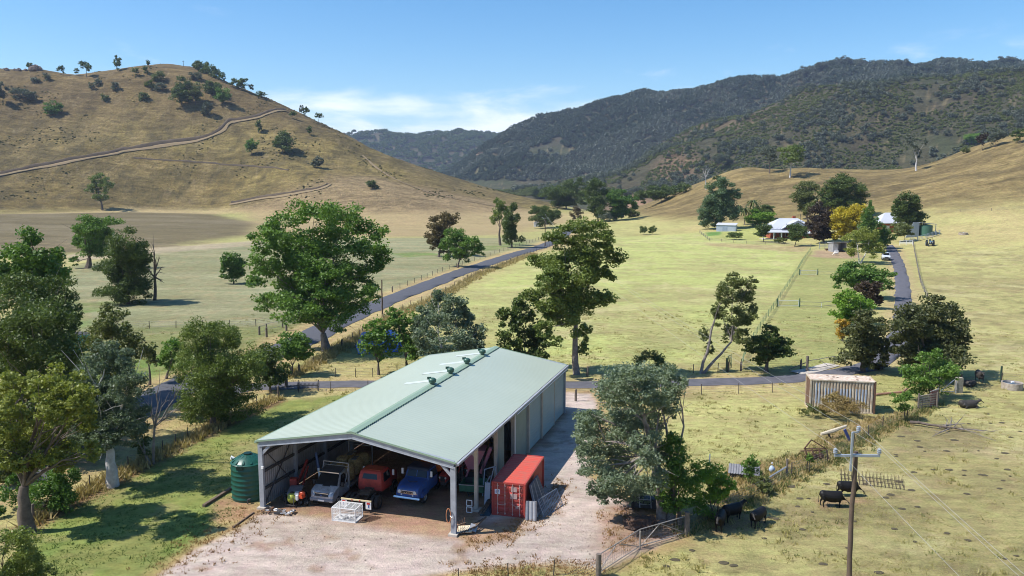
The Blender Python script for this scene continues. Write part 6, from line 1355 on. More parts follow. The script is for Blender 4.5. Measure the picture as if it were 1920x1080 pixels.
pole_fence('wire_fence', 'long fence along the left side of the public road', [(735, 548), (790, 525), (830, 509), (900, 486), (960, 466), (1010, 450)], 6, 1.2, .06, 3, .016)
pole_fence('wire_fence', 'fence across the river flat left of the huge gum', [(230, 617), (330, 615), (430, 613), (480, 612), (545, 604)], 5, 1.2, .06, 4, .014)
pole_fence('wire_fence', 'rail fence below the fence across the flat near the road gate', [(486, 628), (500, 622), (530, 614), (552, 608)], 3, 1.3, .12, 2, .03, m_post)
pole_fence('wire_fence', 'thin fence at the right edge beside the round trough', [(1800, 722), (1877, 718), (1940, 722)], 8, 1.2, .06, 4, .010)
single_post('tall dark green post left of the round trough', 1876, 716, 1.9, .12, mat('dark_green_post', (.02, .05, .03), .6))
pole_fence('wire_fence', 'paddock fence around the lawn of the brick house', [(1312, 437), (1330, 451), (1400, 457), (1470, 460), (1520, 463)], 8, 1.2, .09, 4, .03, m_post)
pole_fence('wire_fence', 'dark fence running down the right side of the driveway', [(1712, 457), (1718, 490), (1726, 530), (1738, 560)], 6, 1.2, .09, 4, .025, m_post)
pole_fence('wire_fence', 'fence line across the slope behind the far sheds', [(1660, 408), (1720, 402), (1800, 398), (1920, 392)], 12, 1.2, .10, 3, .03, m_post)
m_gm = mat('green_fence_mesh', (.13, .20, .10), .7)
gf = pole_fence('mesh_fence', 'green mesh fence dividing the open paddock from the house yard', [(1520, 470), (1506, 490), (1488, 520), (1470, 548), (1450, 580), (1425, 618), (1398, 664), (1390, 692)], 5, 1.3, .05, 7, .014, m_gm, end=False)
for o in gf.children:
    if o.name.startswith('wire'): o.data.materials[0] = m_gm
def yard_gate(label, x0, x1, y, m=m_white):
    a, b_ = at(x0, y), at(x1, y); t = thing('yard_gate', label, 'gate', a, math.atan2(b_[1]-a[1], b_[0]-a[0])); L = float(np.hypot(*(b_-a)[:2])); q = MB()
    for z in (.25, 1.25): q.bar((.2, 0, z), (L-.2, 0, z), .08)
    for x in (.2, L-.2): q.bar((x, 0, .25), (x, 0, 1.25), .08)
    q.build('frame', m, t); q = MB()
    for i in range(1, 5): q.bar((.2, 0, .25+i*.2), (L-.2, 0, .25+i*.2), .02)
    q.build('mesh', m_wire, t)
    for x in (0, L): MB().tube([(x, 0, -.2), (x, 0, 1.7)], .11, 8).build('post', mat('green_post', (.02, .07, .035), .6), t)
yard_gate('nearer of two white framed gates in the house yard', 1457, 1499, 576); yard_gate('farther of two white framed gates in the house yard', 1499, 1533, 516)
pole_fence('wire_fence', 'fence from the nearer yard gate to the driveway trees', [(1500, 576), (1540, 577), (1575, 573)], 6, 1.1, .03, 2, .05, m_white, end=False)
pole_fence('wire_fence', 'fence from the farther yard gate to the driveway trees', [(1534, 516), (1570, 517), (1600, 517)], 8, 1.1, .03, 2, .02, m_iron, end=False)
# green mesh walk gate near the leaning gum, open
t = thing('mesh_gate', 'open green mesh gate with dark post right of the leaning gum', 'gate', at(1362, 698), .9); post_mb(1.8, .12).build('post', mat('dark_green_gate_post', (.02, .05, .03), .6), t)
q = mesh_panel(t, 1.2, 1.7, 5, 5, m_gm, .03); q.v = [(x+.3, y, z+.3) for x, y, z in q.v]; q.build('gate_leaf', m_gm, t); MB().bar((.3, 0, 2.0), (1.6, .1, .6), .06).build('stay', m_gm, t)
# culvert gate
t = thing('culvert_gate', 'tall post with open tube gate across the pale culvert', 'gate', at(1513, 697), 0)
MB().tube([(0, 0, -.2), (0, 0, 2.0)], .16, 10).build('post', m_post, t); MB().bar((-.1, 0, 1.2), (-2.2, .3, .2), .1).build('stay', m_post, t)
q = MB(); q.tube([(.2, 0, .3), (4.4, 2.6, .3)], .04, 6); q.tube([(.2, 0, 1.4), (4.4, 2.6, 1.4)], .04, 6); q.tube([(1.8, 1.0, 1.4), (3.4, 2.0, .3)], .03, 6); q.tube([(4.4, 2.6, .3), (4.4, 2.6, 1.4)], .04, 6); q.build('tube_leaf', m_tube, t, smooth=True)
a, b_, c_, d_ = at(1495, 697), at(1558, 684), at(1562, 680), at(1530, 684)
t = tag(ribbon('culvert_slab', [at(1490, 700), at(1525, 694), at(1560, 684)], 2.0, m_conc, lift=.1), kind='structure')

# ------------------------------------------------------------------ power poles and lines
m_pole = mat('pole_timber', (.135, .092, .065), .9, vscale=1.5, col2=(.075, .055, .042), bump=.015); m_ins = mat('insulator', (.30, .33, .37), .3); m_arm = mat('pale_steel_arm', (.34, .38, .43), .5, .2, var=.15, vscale=3)
def power_pole(label, base, rz, hgt=10.5, arms=True, r=.135, riser=True):
    t = thing('power_pole', label, 'power pole', base, rz); q = MB(); n = 12; rr = random.Random(5)
    q.tube([(0, 0, -.5)]+[(rr.uniform(-.03, .03), rr.uniform(-.03, .03), hgt*k/n) for k in range(n+1)], [r*1.05]+[r*(1.0-.25*k/n)*(1+rr.uniform(-.05, .05)) for k in range(n+1)], 14); q.build('pole_shaft', m_pole, t, smooth=True)
    if arms:
        o = MB().box((0, -.2, hgt-.15), (2.15, .11, .11)).build('cross_arm', m_arm, t, bevel=.01)
        MB().box((0, -.16, hgt-.15), (.4, .08, .14)).build('arm_bracket', m_white, t, bevel=.01)
        if riser: MB().box((-.28, -.24, hgt+.05), (.10, .09, 1.9)).build('riser', m_arm, t, bevel=.01)
        for x, z in ((-1.03, hgt-.09), (1.03, hgt-.09), (-.0, hgt+1.0)):
            if x == 0: MB().bar((-.28, -.24, hgt+1.0), (.02, -.22, hgt+1.0), .06).build('bracket', m_arm, t)
            q = MB(); q.lathe((x, -.2, z), [(0, 0), (.04, .0), (.04, .05), (.10, .07), (.10, .10), (.045, .12), (.10, .15), (.10, .18), (.045, .20), (.09, .23), (.09, .26), (.03, .3), (0, .3)], 14); q.build('insulator', m_ins, t, smooth=True)
    return t
Ypole = onZ(1604, 846, 10.5)[1]; pt_ = onZ(1604, 846, 10.5)
pole = power_pole('tall timber power pole with steel cross arm in the right foreground', (pt_[0], pt_[1], 0), .30-.32)
far_p = at(1022, 462); fp = power_pole('distant power pole beside the end of the public road', far_p, .2, 11, True, .2, False)
mid_p = at(717, 592); power_pole('timber power pole beside the road right of the huge gum', mid_p, .3, 6.5, False, .14)
hp = at(1066, 386); power_pole('thin far pole in front of the creek trees', hp, 0, 12, True, .25, False)
sm = at(344, 116); 
m_line = mat('power_line', (.42, .42, .41), .5, .3)
def wire(label, pts, r=.012, sag=.0):
    a, b_ = np.array(pts[0]), np.array(pts[1]); q = [a+(b_-a)*i/40-np.array([0, 0, sag*4*(i/40)*(1-i/40)]) for i in range(41)]
    B = q[0]; t = thing('power_line', label, 'power line', B); 
    rad = [float(r*max(1, np.linalg.norm(p-[0, 0, H])/110)) for p in q]; MB().tube([p-B for p in q], rad, 5).build('cable', m_line, t, smooth=True)
def pw(t, x, y, z): M = Matrix.LocRotScale(t.location, t.rotation_euler, (1, 1, 1)); v = M @ Vector((x, y, z)); return np.array([v.x, v.y, v.z])
dirn = pt_[:2]-far_p[:2]; dirn = dirn/np.hypot(*dirn); 
for lab, (x, z), fx in (('left power line over the right paddock', (-1.03, 10.75), -1.0), ('right power line over the right paddock', (1.03, 10.75), 1.0), ('upper power line from the top insulator', (0, 11.85), 0)):
    a = pw(pole, x, -.2, z); f_ = far_p+np.array([fx, 0, 11.2 if fx else 12.2]); wire(lab+' running away to the road', (a, f_), .006, 3.0)
    nr = np.array([a[0]+dirn[0]*34, a[1]+dirn[1]*34, a[2]-2.2]); wire(lab+' running to the near right', (a, nr), .006, .5)
# ------------------------------------------------------------------ cattle
m_cow = mat('black_hide', (.006, .0055, .0055), .55, vscale=3, col2=(.012, .010, .009), spec=.28)
def cow(label, px, py, rz, head='graze', lying=False, sc=.92, group='black cattle in the paddock', m=m_cow, step=0, cat='cow', name='cow'):
    """faces +x, origin on the ground; one lofted body fused by a voxel remesh"""
    p = at(px, py); t = thing(name, label, cat, p, rz, group); t.scale = (sc,)*3; dz = -.60 if lying else 0
    q = MB()
    def ringloft(rs_, n=14):
        vs = []; fs = []
        for x, y, z, ry, rz_, pit in rs_:
            for k in range(n):
                a = 2*pi*k/n; dx = -sin(pit)*rz_*sin(a); vs.append((x+dx, y+ry*cos(a), z+dz+rz_*sin(a)*cos(pit)))
        for i in range(len(rs_)-1):
            for k in range(n): fs.append((i*n+k, i*n+(k+1) % n, (i+1)*n+(k+1) % n, (i+1)*n+k))
        fs.append(tuple(range(n-1, -1, -1))); fs.append(tuple(range((len(rs_)-1)*n, len(rs_)*n))); q.add(vs, fs)
    B_ = [(-1.02, 0, 1.14, .10, .12, 0), (-.98, 0, 1.10, .22, .24, 0), (-.80, 0, 1.04, .34, .39, 0), (-.50, 0, .96, .38, .45, 0), (-.1, 0, .90, .44, .50, 0), (.30, 0, .90, .42, .50, 0), (.62, 0, .96, .35, .46, 0), (.84, 0, 1.0, .26, .38, .1)]
    if head == 'graze': Hd = [(.74, 0, 1.02, .28, .38, .3), (1.0, 0, .88, .22, .34, .6), (1.20, .01, .66, .17, .29, .8), (1.34, .02, .47, .15, .24, .8), (1.43, .03, .33, .14, .21, .7), (1.53, .03, .18, .11, .15, .7), (1.60, .03, .08, .085, .10, .7)]
    elif head == 'side': Hd = [(.80, .02, 1.06, .22, .30, .1), (1.0, .08, 1.16, .17, .24, -.2), (1.16, .18, 1.27, .14, .19, -.2), (1.27, .29, 1.31, .13, .15, .2), (1.36, .40, 1.27, .11, .12, .5), (1.44, .52, 1.18, .08, .09, .6), (1.48, .57, 1.14, .06, .07, .6)]
    else: Hd = [(.80, 0, 1.08, .22, .30, -.1), (1.0, 0, 1.20, .16, .25, -.3), (1.16, 0, 1.33, .14, .19, -.2), (1.30, 0, 1.40, .13, .16, .3), (1.42, 0, 1.34, .12, .13, .5), (1.56, 0, 1.22, .085, .095, .6), (1.64, 0, 1.15, .065, .07, .6)]
    ringloft(B_); ringloft(Hd)
    def leg(pts): q.tube([(x, y, z+(0 if not lying else dz)) for x, y, z, r in pts], [r for *_, r in pts], 10)
    for s in (-1, 1):
        k = .07*s*(1+step); y = .21*s
        if not lying:
            leg([(.62, y*.9, .95, .15), (.64, y, .72, .12), (.66+k, y, .46, .075), (.65+k, y, .24, .05), (.66+k, y, .12, .052), (.69+k, y, .0, .065)])
            leg([(-.74, y*.85, 1.05, .20), (-.72, y, .80, .17), (-.66-k, y, .60, .115), (-.78-k, y, .45, .075), (-.80-k, y, .24, .048), (-.78-k, y, .12, .052), (-.74-k, y, .0, .065)])
        else:
            leg([(.6, .25*s, .95, .14), (.88, .36*s, .74, .10), (.70, .42*s, .66, .07), (.55, .42*s, .65, .06)])
            leg([(-.66, .26*s, 1.0, .22), (-.34, .44*s, .80, .13), (-.62, .52*s, .68, .08), (-.40, .54*s, .65, .06)])
    q.ell((-.1, 0, .80+dz), (.62, .30, .26), 14, 8)
    o = q.build('body', m, None); md = o.modifiers.new('fuse', 'REMESH'); md.mode = 'VOXEL'; md.voxel_size = .035; md.use_smooth_shade = True; sm_ = o.modifiers.new('soft', 'SMOOTH'); sm_.factor = .6; sm_.iterations = 3
    dg = bpy.context.evaluated_depsgraph_get(); dg.update(); nm = bpy.data.meshes.new_from_object(o.evaluated_get(dg)); o.modifiers.clear(); o.data = nm; nm.name = 'body'; nm.materials.clear(); nm.materials.append(m); nm.polygons.foreach_set('use_smooth', [True]*len(nm.polygons)); o.parent = t
    h_ = Hd[3]; hx, hy, hz = h_[0], h_[1], h_[2]+dz
    for s in (-1, 1):
        MB().ell((hx-.06, hy+s*.20, hz+.08), (.05, .11, .035), 10, 6).build('ear', m, t, smooth=True)
        MB().ell((hx+.07, hy+s*.115, hz+.03), (.02, .015, .02), 8, 5).build('eye', m_black, t)
    w_ = Hd[-1]; MB().ell((w_[0], w_[1], w_[2]+dz), (.065, .075, .06), 10, 6).build('muzzle', mat('muzzle', (.06, .05, .05), .4), t, smooth=True)
    MB().tube([(-1.0, 0, 1.2+dz), (-1.08, .01, .9+dz), (-1.07, .02, max(.55+dz, .06)), (-1.06, .02, max(.38+dz, .04))], [.035, .02, .018, .045], 6).build('tail', m, t, smooth=True)
    return t
cow('black cow grazing side on, the nearer of two left of the power pole', 1559, 950, -.12, 'graze', sc=.85)
cow('black cow grazing partly behind the power pole', 1590, 930, -.05, 'graze', sc=.82, step=.5)
cow('black cow walking towards the yard, right of the group by the shrub', 1420, 985, 3.9, 'side', sc=.84)
cow('black cow standing with raised head behind the shrub group', 1373, 975, .5, 'up', sc=.86)
cow('pale muzzled black cow nearest the double gate in the shade', 1350, 992, 4.3, 'up', sc=.84)
m_cow2 = mat('dusty_black_hide', (.05, .042, .036), .7, vscale=2, col2=(.025, .022, .02))
cow('dusty black cow facing the camera in shade left of the round trough', 1836, 716, 4.45, 'up', sc=.95, group='cattle in the right hand shade', m=m_cow2)
cow('dark cow lying in the shade beside the pale concrete post', 1812, 724, 2.6, 'up', True, .95, 'cattle in the right hand shade', m_cow2)
cow('mottled dark cow lying in the open below the shade tree', 1815, 764, .05, 'up', True, .98, 'cattle in the right hand shade', m_cow2)
m_pony = mat('white_hide', (.72, .68, .62), .7, var=.1, vscale=3)
cow('white sheep sized grazing animal in front of the stable', 1567, 479, 3.3, 'graze', sc=.85, group=None, m=m_pony, cat='pony', name='white_pony')

# ------------------------------------------------------------------ things in the right paddocks
t = thing('harrow', 'rusty spiked pasture harrow lying in the grass behind the power pole', 'harrow', at(1575, 905), -.35)
for j in range(3): MB().bar((0, j*.9, .08), (4.6, j*.9, .08), .03).build('harrow_bar', m_chassis, t)
for i in range(18): 
    q = MB(); q.bar((.1+i*.26, 0, .08), (.1+i*.26, 1.8, .08), .015)
    for j in range(5): q.tube([(.1+i*.26, j*.45, -.02), (.15+i*.26, j*.45, .55)], [.022, .008], 4)
    q.build('spike_row', m_chassis, t)
rs = random.Random(21)
p = at(1768, 806); t = thing('fallen_branch', 'dead grey branches lying on the bare patch in the right paddock', 'branch', p)
for k, (a_, b_, r_) in enumerate((((-2.4, 1.5, .3), (1.6, -.6, .15), .16), ((-.2, .2, .2), (2.6, 1.0, .3), .10), ((.4, -.3, .2), (-2.2, -2.2, .05), .07), ((1, -.2, .2), (4.4, -.9, .1), .07), ((1.6, 0, .2), (3.0, -3.6, .05), .04), ((.8, .3, .2), (1.5, 1.3, .9), .05), ((1.2, .3, .2), (2.3, .8, 1.0), .05), ((.2, 0, .2), (.9, .9, .8), .06))):
    g = np.random.default_rng(k); pts = curve_pts(a_, b_, 6, .04, g, .06); q = MB(); q.tube(pts, [r_*(1-.12*j) for j in range(7)], 7)
    for j in range(5): s = pts[1+j]; q.tube([s, s+g.normal(size=3)*.45+[0, 0, .1]], [r_*.35, .01], 4)
    q.build('limb', m_bark_g if k else m_bark, t, smooth=True)
# round concrete trough
def trough(label, px, py, r, h):
    p = at(px, py); t = thing('water_trough', label, 'trough', p); MB().lathe((0, 0, 0), [(r, -.1), (r*1.0, h), (r*.9, h), (r*.88, h-.25), (0, h-.25)], 28).build('concrete_ring', mat('trough_concrete', (.42, .37, .32), .9, vscale=3, col2=(.25, .2, .16)), t, smooth=True)
    MB().cyl((0, 0, h-.2), r*.885, .03, 28).build('water', mat('trough_water', (.05, .07, .10), .08, spec=1), t); MB().box((.1, .1, h-.02), (.3, .25, .18)).build('float_cover', m_white, t, bevel=.02)
trough('round concrete water trough at the right edge of the picture', 1897, 729, 1.1, .78); trough('distant water trough alone on the far right paddock', 1806, 440, 1.6, .8)
# concrete block post with stays
t = thing('concrete_post', 'pale weathered concrete post with blue grey stays in the shade', 'post', at(1797, 736), 0); MB().box((0, 0, .85), (.7, .55, 1.75)).build('block', mat('weathered_concrete', (.38, .35, .28), .95, vscale=4, col2=(.25, .22, .17)), t, bevel=.03)
q = MB(); q.bar((-.4, 0, 1.6), (-1.9, .2, .1), .06); q.bar((-.5, -.3, 1.4), (-.5, -.35, 0), .06); q.bar((-1.9, .2, .1), (-.5, 0, .1), .05); q.build('stay', m_bluegrey, t)
# timber yard panels
t = thing('stock_rails', 'grey timber rail panel of the small stock yard', 'stock yard', at(1722, 768), .25)
for k in range(6): MB().bar((0, 0, .2+k*.24), (2.3, .25, .25+k*.25), .09, .12).build('rail', mat('grey_rail', (.42, .36, .29), .9, vscale=5, col2=(.24, .19, .15)) if k == 0 else bpy.data.materials['grey_rail'], t)
for x in (0, 2.3): MB().tube([(x, .05, 0), (x, .05, 1.7)], .09, 8).build('post', m_post, t)
t = thing('red_tin_panel', 'rust red sheet iron panel at the end of the stock yard rails', 'panel', at(1744, 765), .35); MB().box((.45, 0, .95), (.95, .1, 1.8)).build('sheet', mat('rust_red_sheet', (.20, .05, .04), .8, vscale=4, col2=(.32, .20, .18)), t, bevel=.02); MB().bar((-.1, 0, 1.75), (1.0, 0, 1.95), .1).build('cap', m_zinc, t)
t = thing('grey_tin_panel', 'grey sheet iron panel standing beside the rust red one', 'panel', at(1756, 762), 1.0); rows = [[(v, h, 0), (v, h, 1.8)] for v, h in corr(0, 2.6, .2, None, .04)]; strip(rows, mat('grey_sheet', (.26, .27, .27), .6, .2, var=.4, vscale=2), 'sheet', t); MB().bar((0, 0, 1.85), (2.6, 0, 1.85), .07).build('top_rail', m_dark, t)
t = thing('fallen_rail', 'long reddish timber rail lying below the large dark tree', 'rail', at(1640, 742), 0); a_ = at(1640, 742); P_ = [at(1642, 742)-a_+[0, 0, .15], at(1693, 738)-a_+[0, 0, .2], at(1712, 726)-a_+[0, 0, .5], at(1724, 720)-a_+[0, 0, .6]]; MB().tube(P_, [.12, .12, .1, .1], 7).build('log', mat('reddish_timber', (.36, .20, .14), .9, var=.3, vscale=4), t)
# plough frame, board and scrap in the weeds
t = thing('rusty_plough', 'rusty plough frame standing in the weeds on the paddock fence line', 'plough', at(1530, 862), .1)
for k, (a_, b_) in enumerate((((-1.1, 0, 1.0), (.9, .1, .9)), ((.9, .1, .9), (1.1, 0, 0)), ((-1.1, 0, 1.0), (-.4, .2, 1.7)), ((-.4, .2, 1.7), (.9, .1, .9)), ((-1.0, 0, .95), (-.9, -.2, .3)), ((-.4, 0, .95), (-.3, -.3, .25)), ((.2, 0, .92), (.3, -.3, .25)), ((-1.1, .6, .6), (.8, .6, .6)))): MB().bar(a_, b_, .08).build('plough_bar', m_rust, t)
for k in range(3): q = MB(); q.lathe((-.8+k*.55, -.2, .35), [(0, -.05), (.3, 0), (.0, .05)], 14, 'y'); q.build('disc', m_rust, t)
t = thing('pale_log', 'pale bleached log lying in the weeds behind the power pole', 'log', at(1560, 822), .1); MB().tube([(-1.2, -.2, .5), (0, 0, .7), (1.6, .5, 1.0)], [.14, .2, .1], 8).build('log', mat('bleached_wood', (.60, .52, .38), .8, var=.2, vscale=4), t, smooth=True); MB().tube([(-.4, 0, .5), (-.1, .1, 0)], .1, 6).build('prop', m_bark, t)
t = thing('blue_plank', 'faded blue plank propped in the weeds beside the power pole', 'plank', at(1588, 828), .2); MB().box((0, 0, .6), (.25, .08, 1.3), ry=-.5).build('board', mat('faded_blue', (.10, .12, .32), .7), t)
t = thing('tin_sheet', 'grey corrugated sheet lying in the weeds beside the cattle shrub', 'sheet', at(1365, 895), -.3); rows = [[(v, 0, .35+h), (v, 1.5, .65+h)] for v, h in corr(0, 2.4, .2, None, .05)]; strip(rows, mat('dull_tin', (.22, .22, .24), .8, .1, var=.3, vscale=3), 'sheet', t); MB().box((1.2, .75, .2), (2.2, 1.3, .3)).build('stack', m_dark, t)
t = thing('white_bag', 'small white and blue feed bag in the weeds', 'bag', at(1447, 887), 0); q = MB(); q.ell((0, 0, .3), (.24, .2, .32), 10, 8, .3, rs); q.build('bag_body', mat('bag_white', (.40, .48, .60), .7), t, smooth=True); MB().box((0, 0, .85), (.12, .08, .12)).build('neck', m_white, t)
t = thing('white_gate_rail', 'short pale metal gate rail hanging on the paddock fence', 'gate', at(1465, 895), .35); MB().tube([(-1.2, 0, .15), (.5, .1, .75)], .06, 6).build('rail', m_arm, t); MB().tube([(.6, .1, 0), (.6, .1, 1.4)], .09, 8).build('post', m_post, t)
t = thing('blue_steel_stake', 'thin blue grey stake in the grass right of the dark green tree', 'stake', at(1330, 873), 0); MB().bar((0, 0, 0), (.02, 0, 1.0), .08).build('stake', m_bluegrey, t)
# scrap under the twin trunk gum
t = thing('junk_machine', 'dark scrapped machine with pale ladder frame under the grey leaved gum', 'scrap machine', at(1200, 955), -.2)
MB().box((.4, .4, .55), (1.8, 1.3, .7)).build('machine_body', m_dark, t, bevel=.05); MB().box((-.25, .5, 1.3), (.35, .4, .3)).build('blue_box', m_blue, t, bevel=.03)
for x in (0, .8): MB().bar((x, -.4, .3), (x-.15, -.2, 2.0), .07).build('stile', m_zinc, t)
for k in range(5): MB().bar((-.02-.03*k, -.36+.04*k, .55+.33*k), (.78-.03*k, -.36+.04*k, .55+.33*k), .05).build('rung', m_zinc, t)
MB().box((.5, .2, 2.0), (1.3, .1, .09)).build('top_rail', m_white, t); wheel(t, -.5, .1, .42, .22, side=-1); wheel(t, 1.3, .1, .42, .22)
t = thing('root_stump', 'dark uprooted stump and root heap in front of the twin trunks', 'stump', at(1202, 990), 0); g = np.random.default_rng(8); q = MB(); q.ell((0, 0, .3), (1.15, .6, .55), 18, 10, .35, random.Random(2)); q.build('root_mass', mat('dark_roots', (.055, .035, .028), .95, vscale=6, col2=(.12, .075, .055), bump=.05, bscale=9), t)
q = MB()
for k in range(46): a_ = np.array([g.uniform(-1.1, 1.1), g.uniform(-.5, .4), .3+g.random()*.4]); q.tube(curve_pts(a_, a_+[g.normal()*.4, g.normal()*.4, g.random()*.4-.15], 3, .1, g, .2), [.05, .04, .025, .01], 5)
q.build('root', m_rust, t)

# ------------------------------------------------------------------ blue covered pool beyond the shed
a = at(672, 665); b_ = at(762, 660); L = float(np.hypot(*(b_-a)[:2]))
t = thing('blue_cover', 'bright blue tarpaulin cover stretched over a low stack beyond the shed', 'tarpaulin', a, math.atan2(b_[1]-a[1], b_[0]-a[0])); m_tarp = mat('blue_tarp', (.025, .16, .62), .45, vscale=1.5, col2=(.02, .12, .50))
g = np.random.default_rng(3); nx_, ny_ = 24, 14; rows = []
for i in range(nx_+1):
    r_ = []
    for j in range(ny_+1):
        u, v_ = i/nx_, j/ny_; e = min(u, 1-u, v_, 1-v_); z = 2.3*sstep(0, .16, e)*(1-.25*abs(u-.6))+.18*float(fbm(np.array(u*7.), np.array(v_*6.), 5, 3))+.05; r_.append((u*L*1.0, v_*6.5, z))
    rows.append(r_)
o = strip(rows, m_tarp, 'tarp', t); o.data.polygons.foreach_set('use_smooth', [True]*len(o.data.polygons)); MB().box((L/2, 3.2, .7), (L*.7, 4.6, 1.3)).build('stack', m_dark, t)
# teal tank and small structures at left
p = at(150, 655); t = thing('small_tank', 'teal painted tank mostly hidden by the left trees', 'tank', p); MB().cyl((0, 0, 0), 1.4, 2.2, 20).build('tank_body', mat('teal_paint', (.05, .30, .28), .5), t, smooth=True); MB().lathe((0, 0, 2.2), [(1.42, 0), (.3, .35), (0, .35)], 20).build('tank_top', m_dark, t, smooth=True)
t = thing('farm_cart', 'black iron wheel rake parked by the driveway entrance', 'rake', at(560, 733), .1)
for x in (0, 2.2): q = MB(); q.lathe((x, 0, .6), [(.58, -.03), (.62, -.03), (.62, .03), (.58, .03), (.58, -.03)], 22, 'x'); [q.bar((x, 0, .6), (x, .6*cos(k*.785), .6+.6*sin(k*.785)), .025) for k in range(8)]; q.build('wheel', m_dark, t)
q = MB(); q.bar((0, 0, .6), (2.2, 0, .6), .07); q.bar((-2.5, .2, .3), (0, 0, .7), .07); [q.tube([(x, 0, .6), (x, .45, .75), (x, .7, .4), (x, .55, .05)], .02, 4) for x in np.linspace(.15, 2.05, 14)]; q.build('tine_frame', m_dark, t)
single_post('thick weathered strainer post at the driveway entrance', 537, 726, 1.7, .2); single_post('left gatepost of the field gate by the road', 500, 632, 1.5, .18); single_post('right gatepost of the field gate by the road', 537, 620, 1.5, .18)

# ------------------------------------------------------------------ homestead
m_brick = mat('red_brick', (.36, .095, .05), .85, vscale=3, col2=(.27, .07, .04)); m_hroof = mat('white_roof_iron', (.50, .52, .57), .5, var=.08, vscale=.3); m_window = mat('window_glass', (.03, .035, .045), .1, spec=.9)
m_brown = mat('brown_gable_boards', (.13, .055, .035), .8)
a = at(1428, 447); b_ = at(1530, 452); hz = math.atan2(b_[1]-a[1], b_[0]-a[0])-.0
hx = at(1432, 449); t = thing('brick_house', 'red brick homestead with pale hipped iron roof and verandah', 'house', hx, 0); t.scale = (1.25, 1.18, 1.22)
sc_ = math.hypot(*hx[:2])/F     # metres per photograph pixel at the house
HW, HD = 92*sc_/1.18, 13.0
MB().b2(3.2, HW, 3, HD, -.5, 3.4).build('wall', m_brick, t)
def hip(x0, x1, y0, y1, z0, z1, ins, m, name='roof', par=None):
    q = MB(); cy_ = (y0+y1)/2; q.add([(x0, y0, z0), (x1, y0, z0), (x1, y1, z0), (x0, y1, z0), (x0+ins, cy_, z1), (x1-ins, cy_, z1), (x0, y0, z0-.2), (x1, y0, z0-.2), (x1, y1, z0-.2), (x0, y1, z0-.2)],
          [(0, 1, 5, 4), (1, 2, 5), (2, 3, 4, 5), (3, 0, 4), (6, 7, 1, 0), (7, 8, 2, 1), (8, 9, 3, 2), (9, 6, 0, 3), (9, 8, 7, 6)]); return q.build(name, m, par)
rf = hip(2.2, HW+.8, 2.4, HD+.6, 3.4, 6.9, 5.2, m_hroof, 'roof', t)
for k in range(26): x = 3+k*(HW-3)/26; MB().bar((x, 2.42, 3.45), (x+min(5.2, 1.0), 3.2, 4.0), .05).build('roof_rib', m_hroof, rf) if k % 2 else None
# gable facing the camera
gx0, gx1 = 6.2, 17.2; gc_ = (gx0+gx1)/2
q = MB(); q.add([(gx0, 1.6, 3.5), (gx1, 1.6, 3.5), (gc_, 1.6, 6.4), (gx0, 8, 3.5), (gx1, 8, 3.5), (gc_, 8, 6.4)], [(0, 2, 5, 3), (1, 4, 5, 2), (0, 3, 4, 1)]); q.build('gable_roof', m_hroof, t)
q = MB(); q.prism([(gx0+.9, 3.5), (gx1-.9, 3.5), (gx1-3.2, 4.65), (gx0+3.2, 4.65)], 1.75, 1.95, 'y'); q.build('gable_wall', m_brown, t)
q = MB(); q.prism([(gx0+3.0, 4.6), (gx1-3.0, 4.6), (gc_, 6.15)], 1.60, 1.9, 'y'); q.build('gable_infill', m_hroof, t); MB().box((gc_, 1.55, 5.3), (.5, .1, .5)).build('gable_vent', m_window, t)
for s, x0 in ((1, gx0), (-1, gx1)): MB().bar((x0, 1.5, 3.45), (gc_, 1.5, 6.35), .22, .22).build('barge_board', m_hroof, t)
for x in (9.2, 14.2): MB().box((x, 1.7, 3.9), (.5, .1, .6)).build('gable_window', m_window, t)
q = MB(); q.add([(-.8, -1.2, 2.5), (10.2, -1.2, 2.5), (10.2, 3.2, 3.3), (-.8, 3.2, 3.3), (-.8, -1.2, 2.35), (10.2, -1.2, 2.35), (10.2, 3.2, 3.15), (-.8, 3.2, 3.15)], [(0, 1, 2, 3), (7, 6, 5, 4), (0, 4, 5, 1), (1, 5, 6, 2), (2, 6, 7, 3), (3, 7, 4, 0)]); q.build('verandah_roof', m_hroof, t)
q = MB(); q.add([(10.3, -1.6, 2.2), (15.5, -1.6, 2.2), (15.5, 1.6, 2.9), (10.3, 1.6, 2.9), (10.3, -1.6, 2.05), (15.5, -1.6, 2.05), (15.5, 1.6, 2.75), (10.3, 1.6, 2.75)], [(0, 1, 2, 3), (7, 6, 5, 4), (0, 4, 5, 1), (1, 5, 6, 2), (2, 6, 7, 3), (3, 7, 4, 0)]); q.build('porch_roof', m_hroof, t)
MB().b2(-.6, 10, -1.0, 3.1, -.5, .25).build('verandah_floor', m_conc, t)
for x in (-.4, 3.0, 5.6, 10.0): MB().bar((x, -.9, .2), (x, -.9, 2.45), .28).build('verandah_post', m_white, t)
for x in (4.6, 6.4, 8.2, 12.5): 
    w_ = MB().box((x, 2.96, 1.6), (1.0, .08, 1.4)).build('window', m_window, t); MB().box((x, 2.93, 1.6), (.07, .06, 1.4)).build('frame', m_white, w_); MB().box((x, 2.93, 2.32), (1.15, .08, .1)).build('sill', m_white, w_)
MB().box((7.3, 2.95, 1.25), (.95, .08, 2.1)).build('door', m_brown, t)
for k in range(5): MB().box((9.8+k*.9, -1.3, .5), (.42, .3, 2.0)).build('brick_pier', m_brick, t)
MB().b2(9.6, 14.0, -1.5, -1.2, -.6, .1).build('brick_base', m_brick, t); MB().b2(17.5, 21, -.3, 1.2, -.6, 1.1).build('garden_wall', m_brick, t)
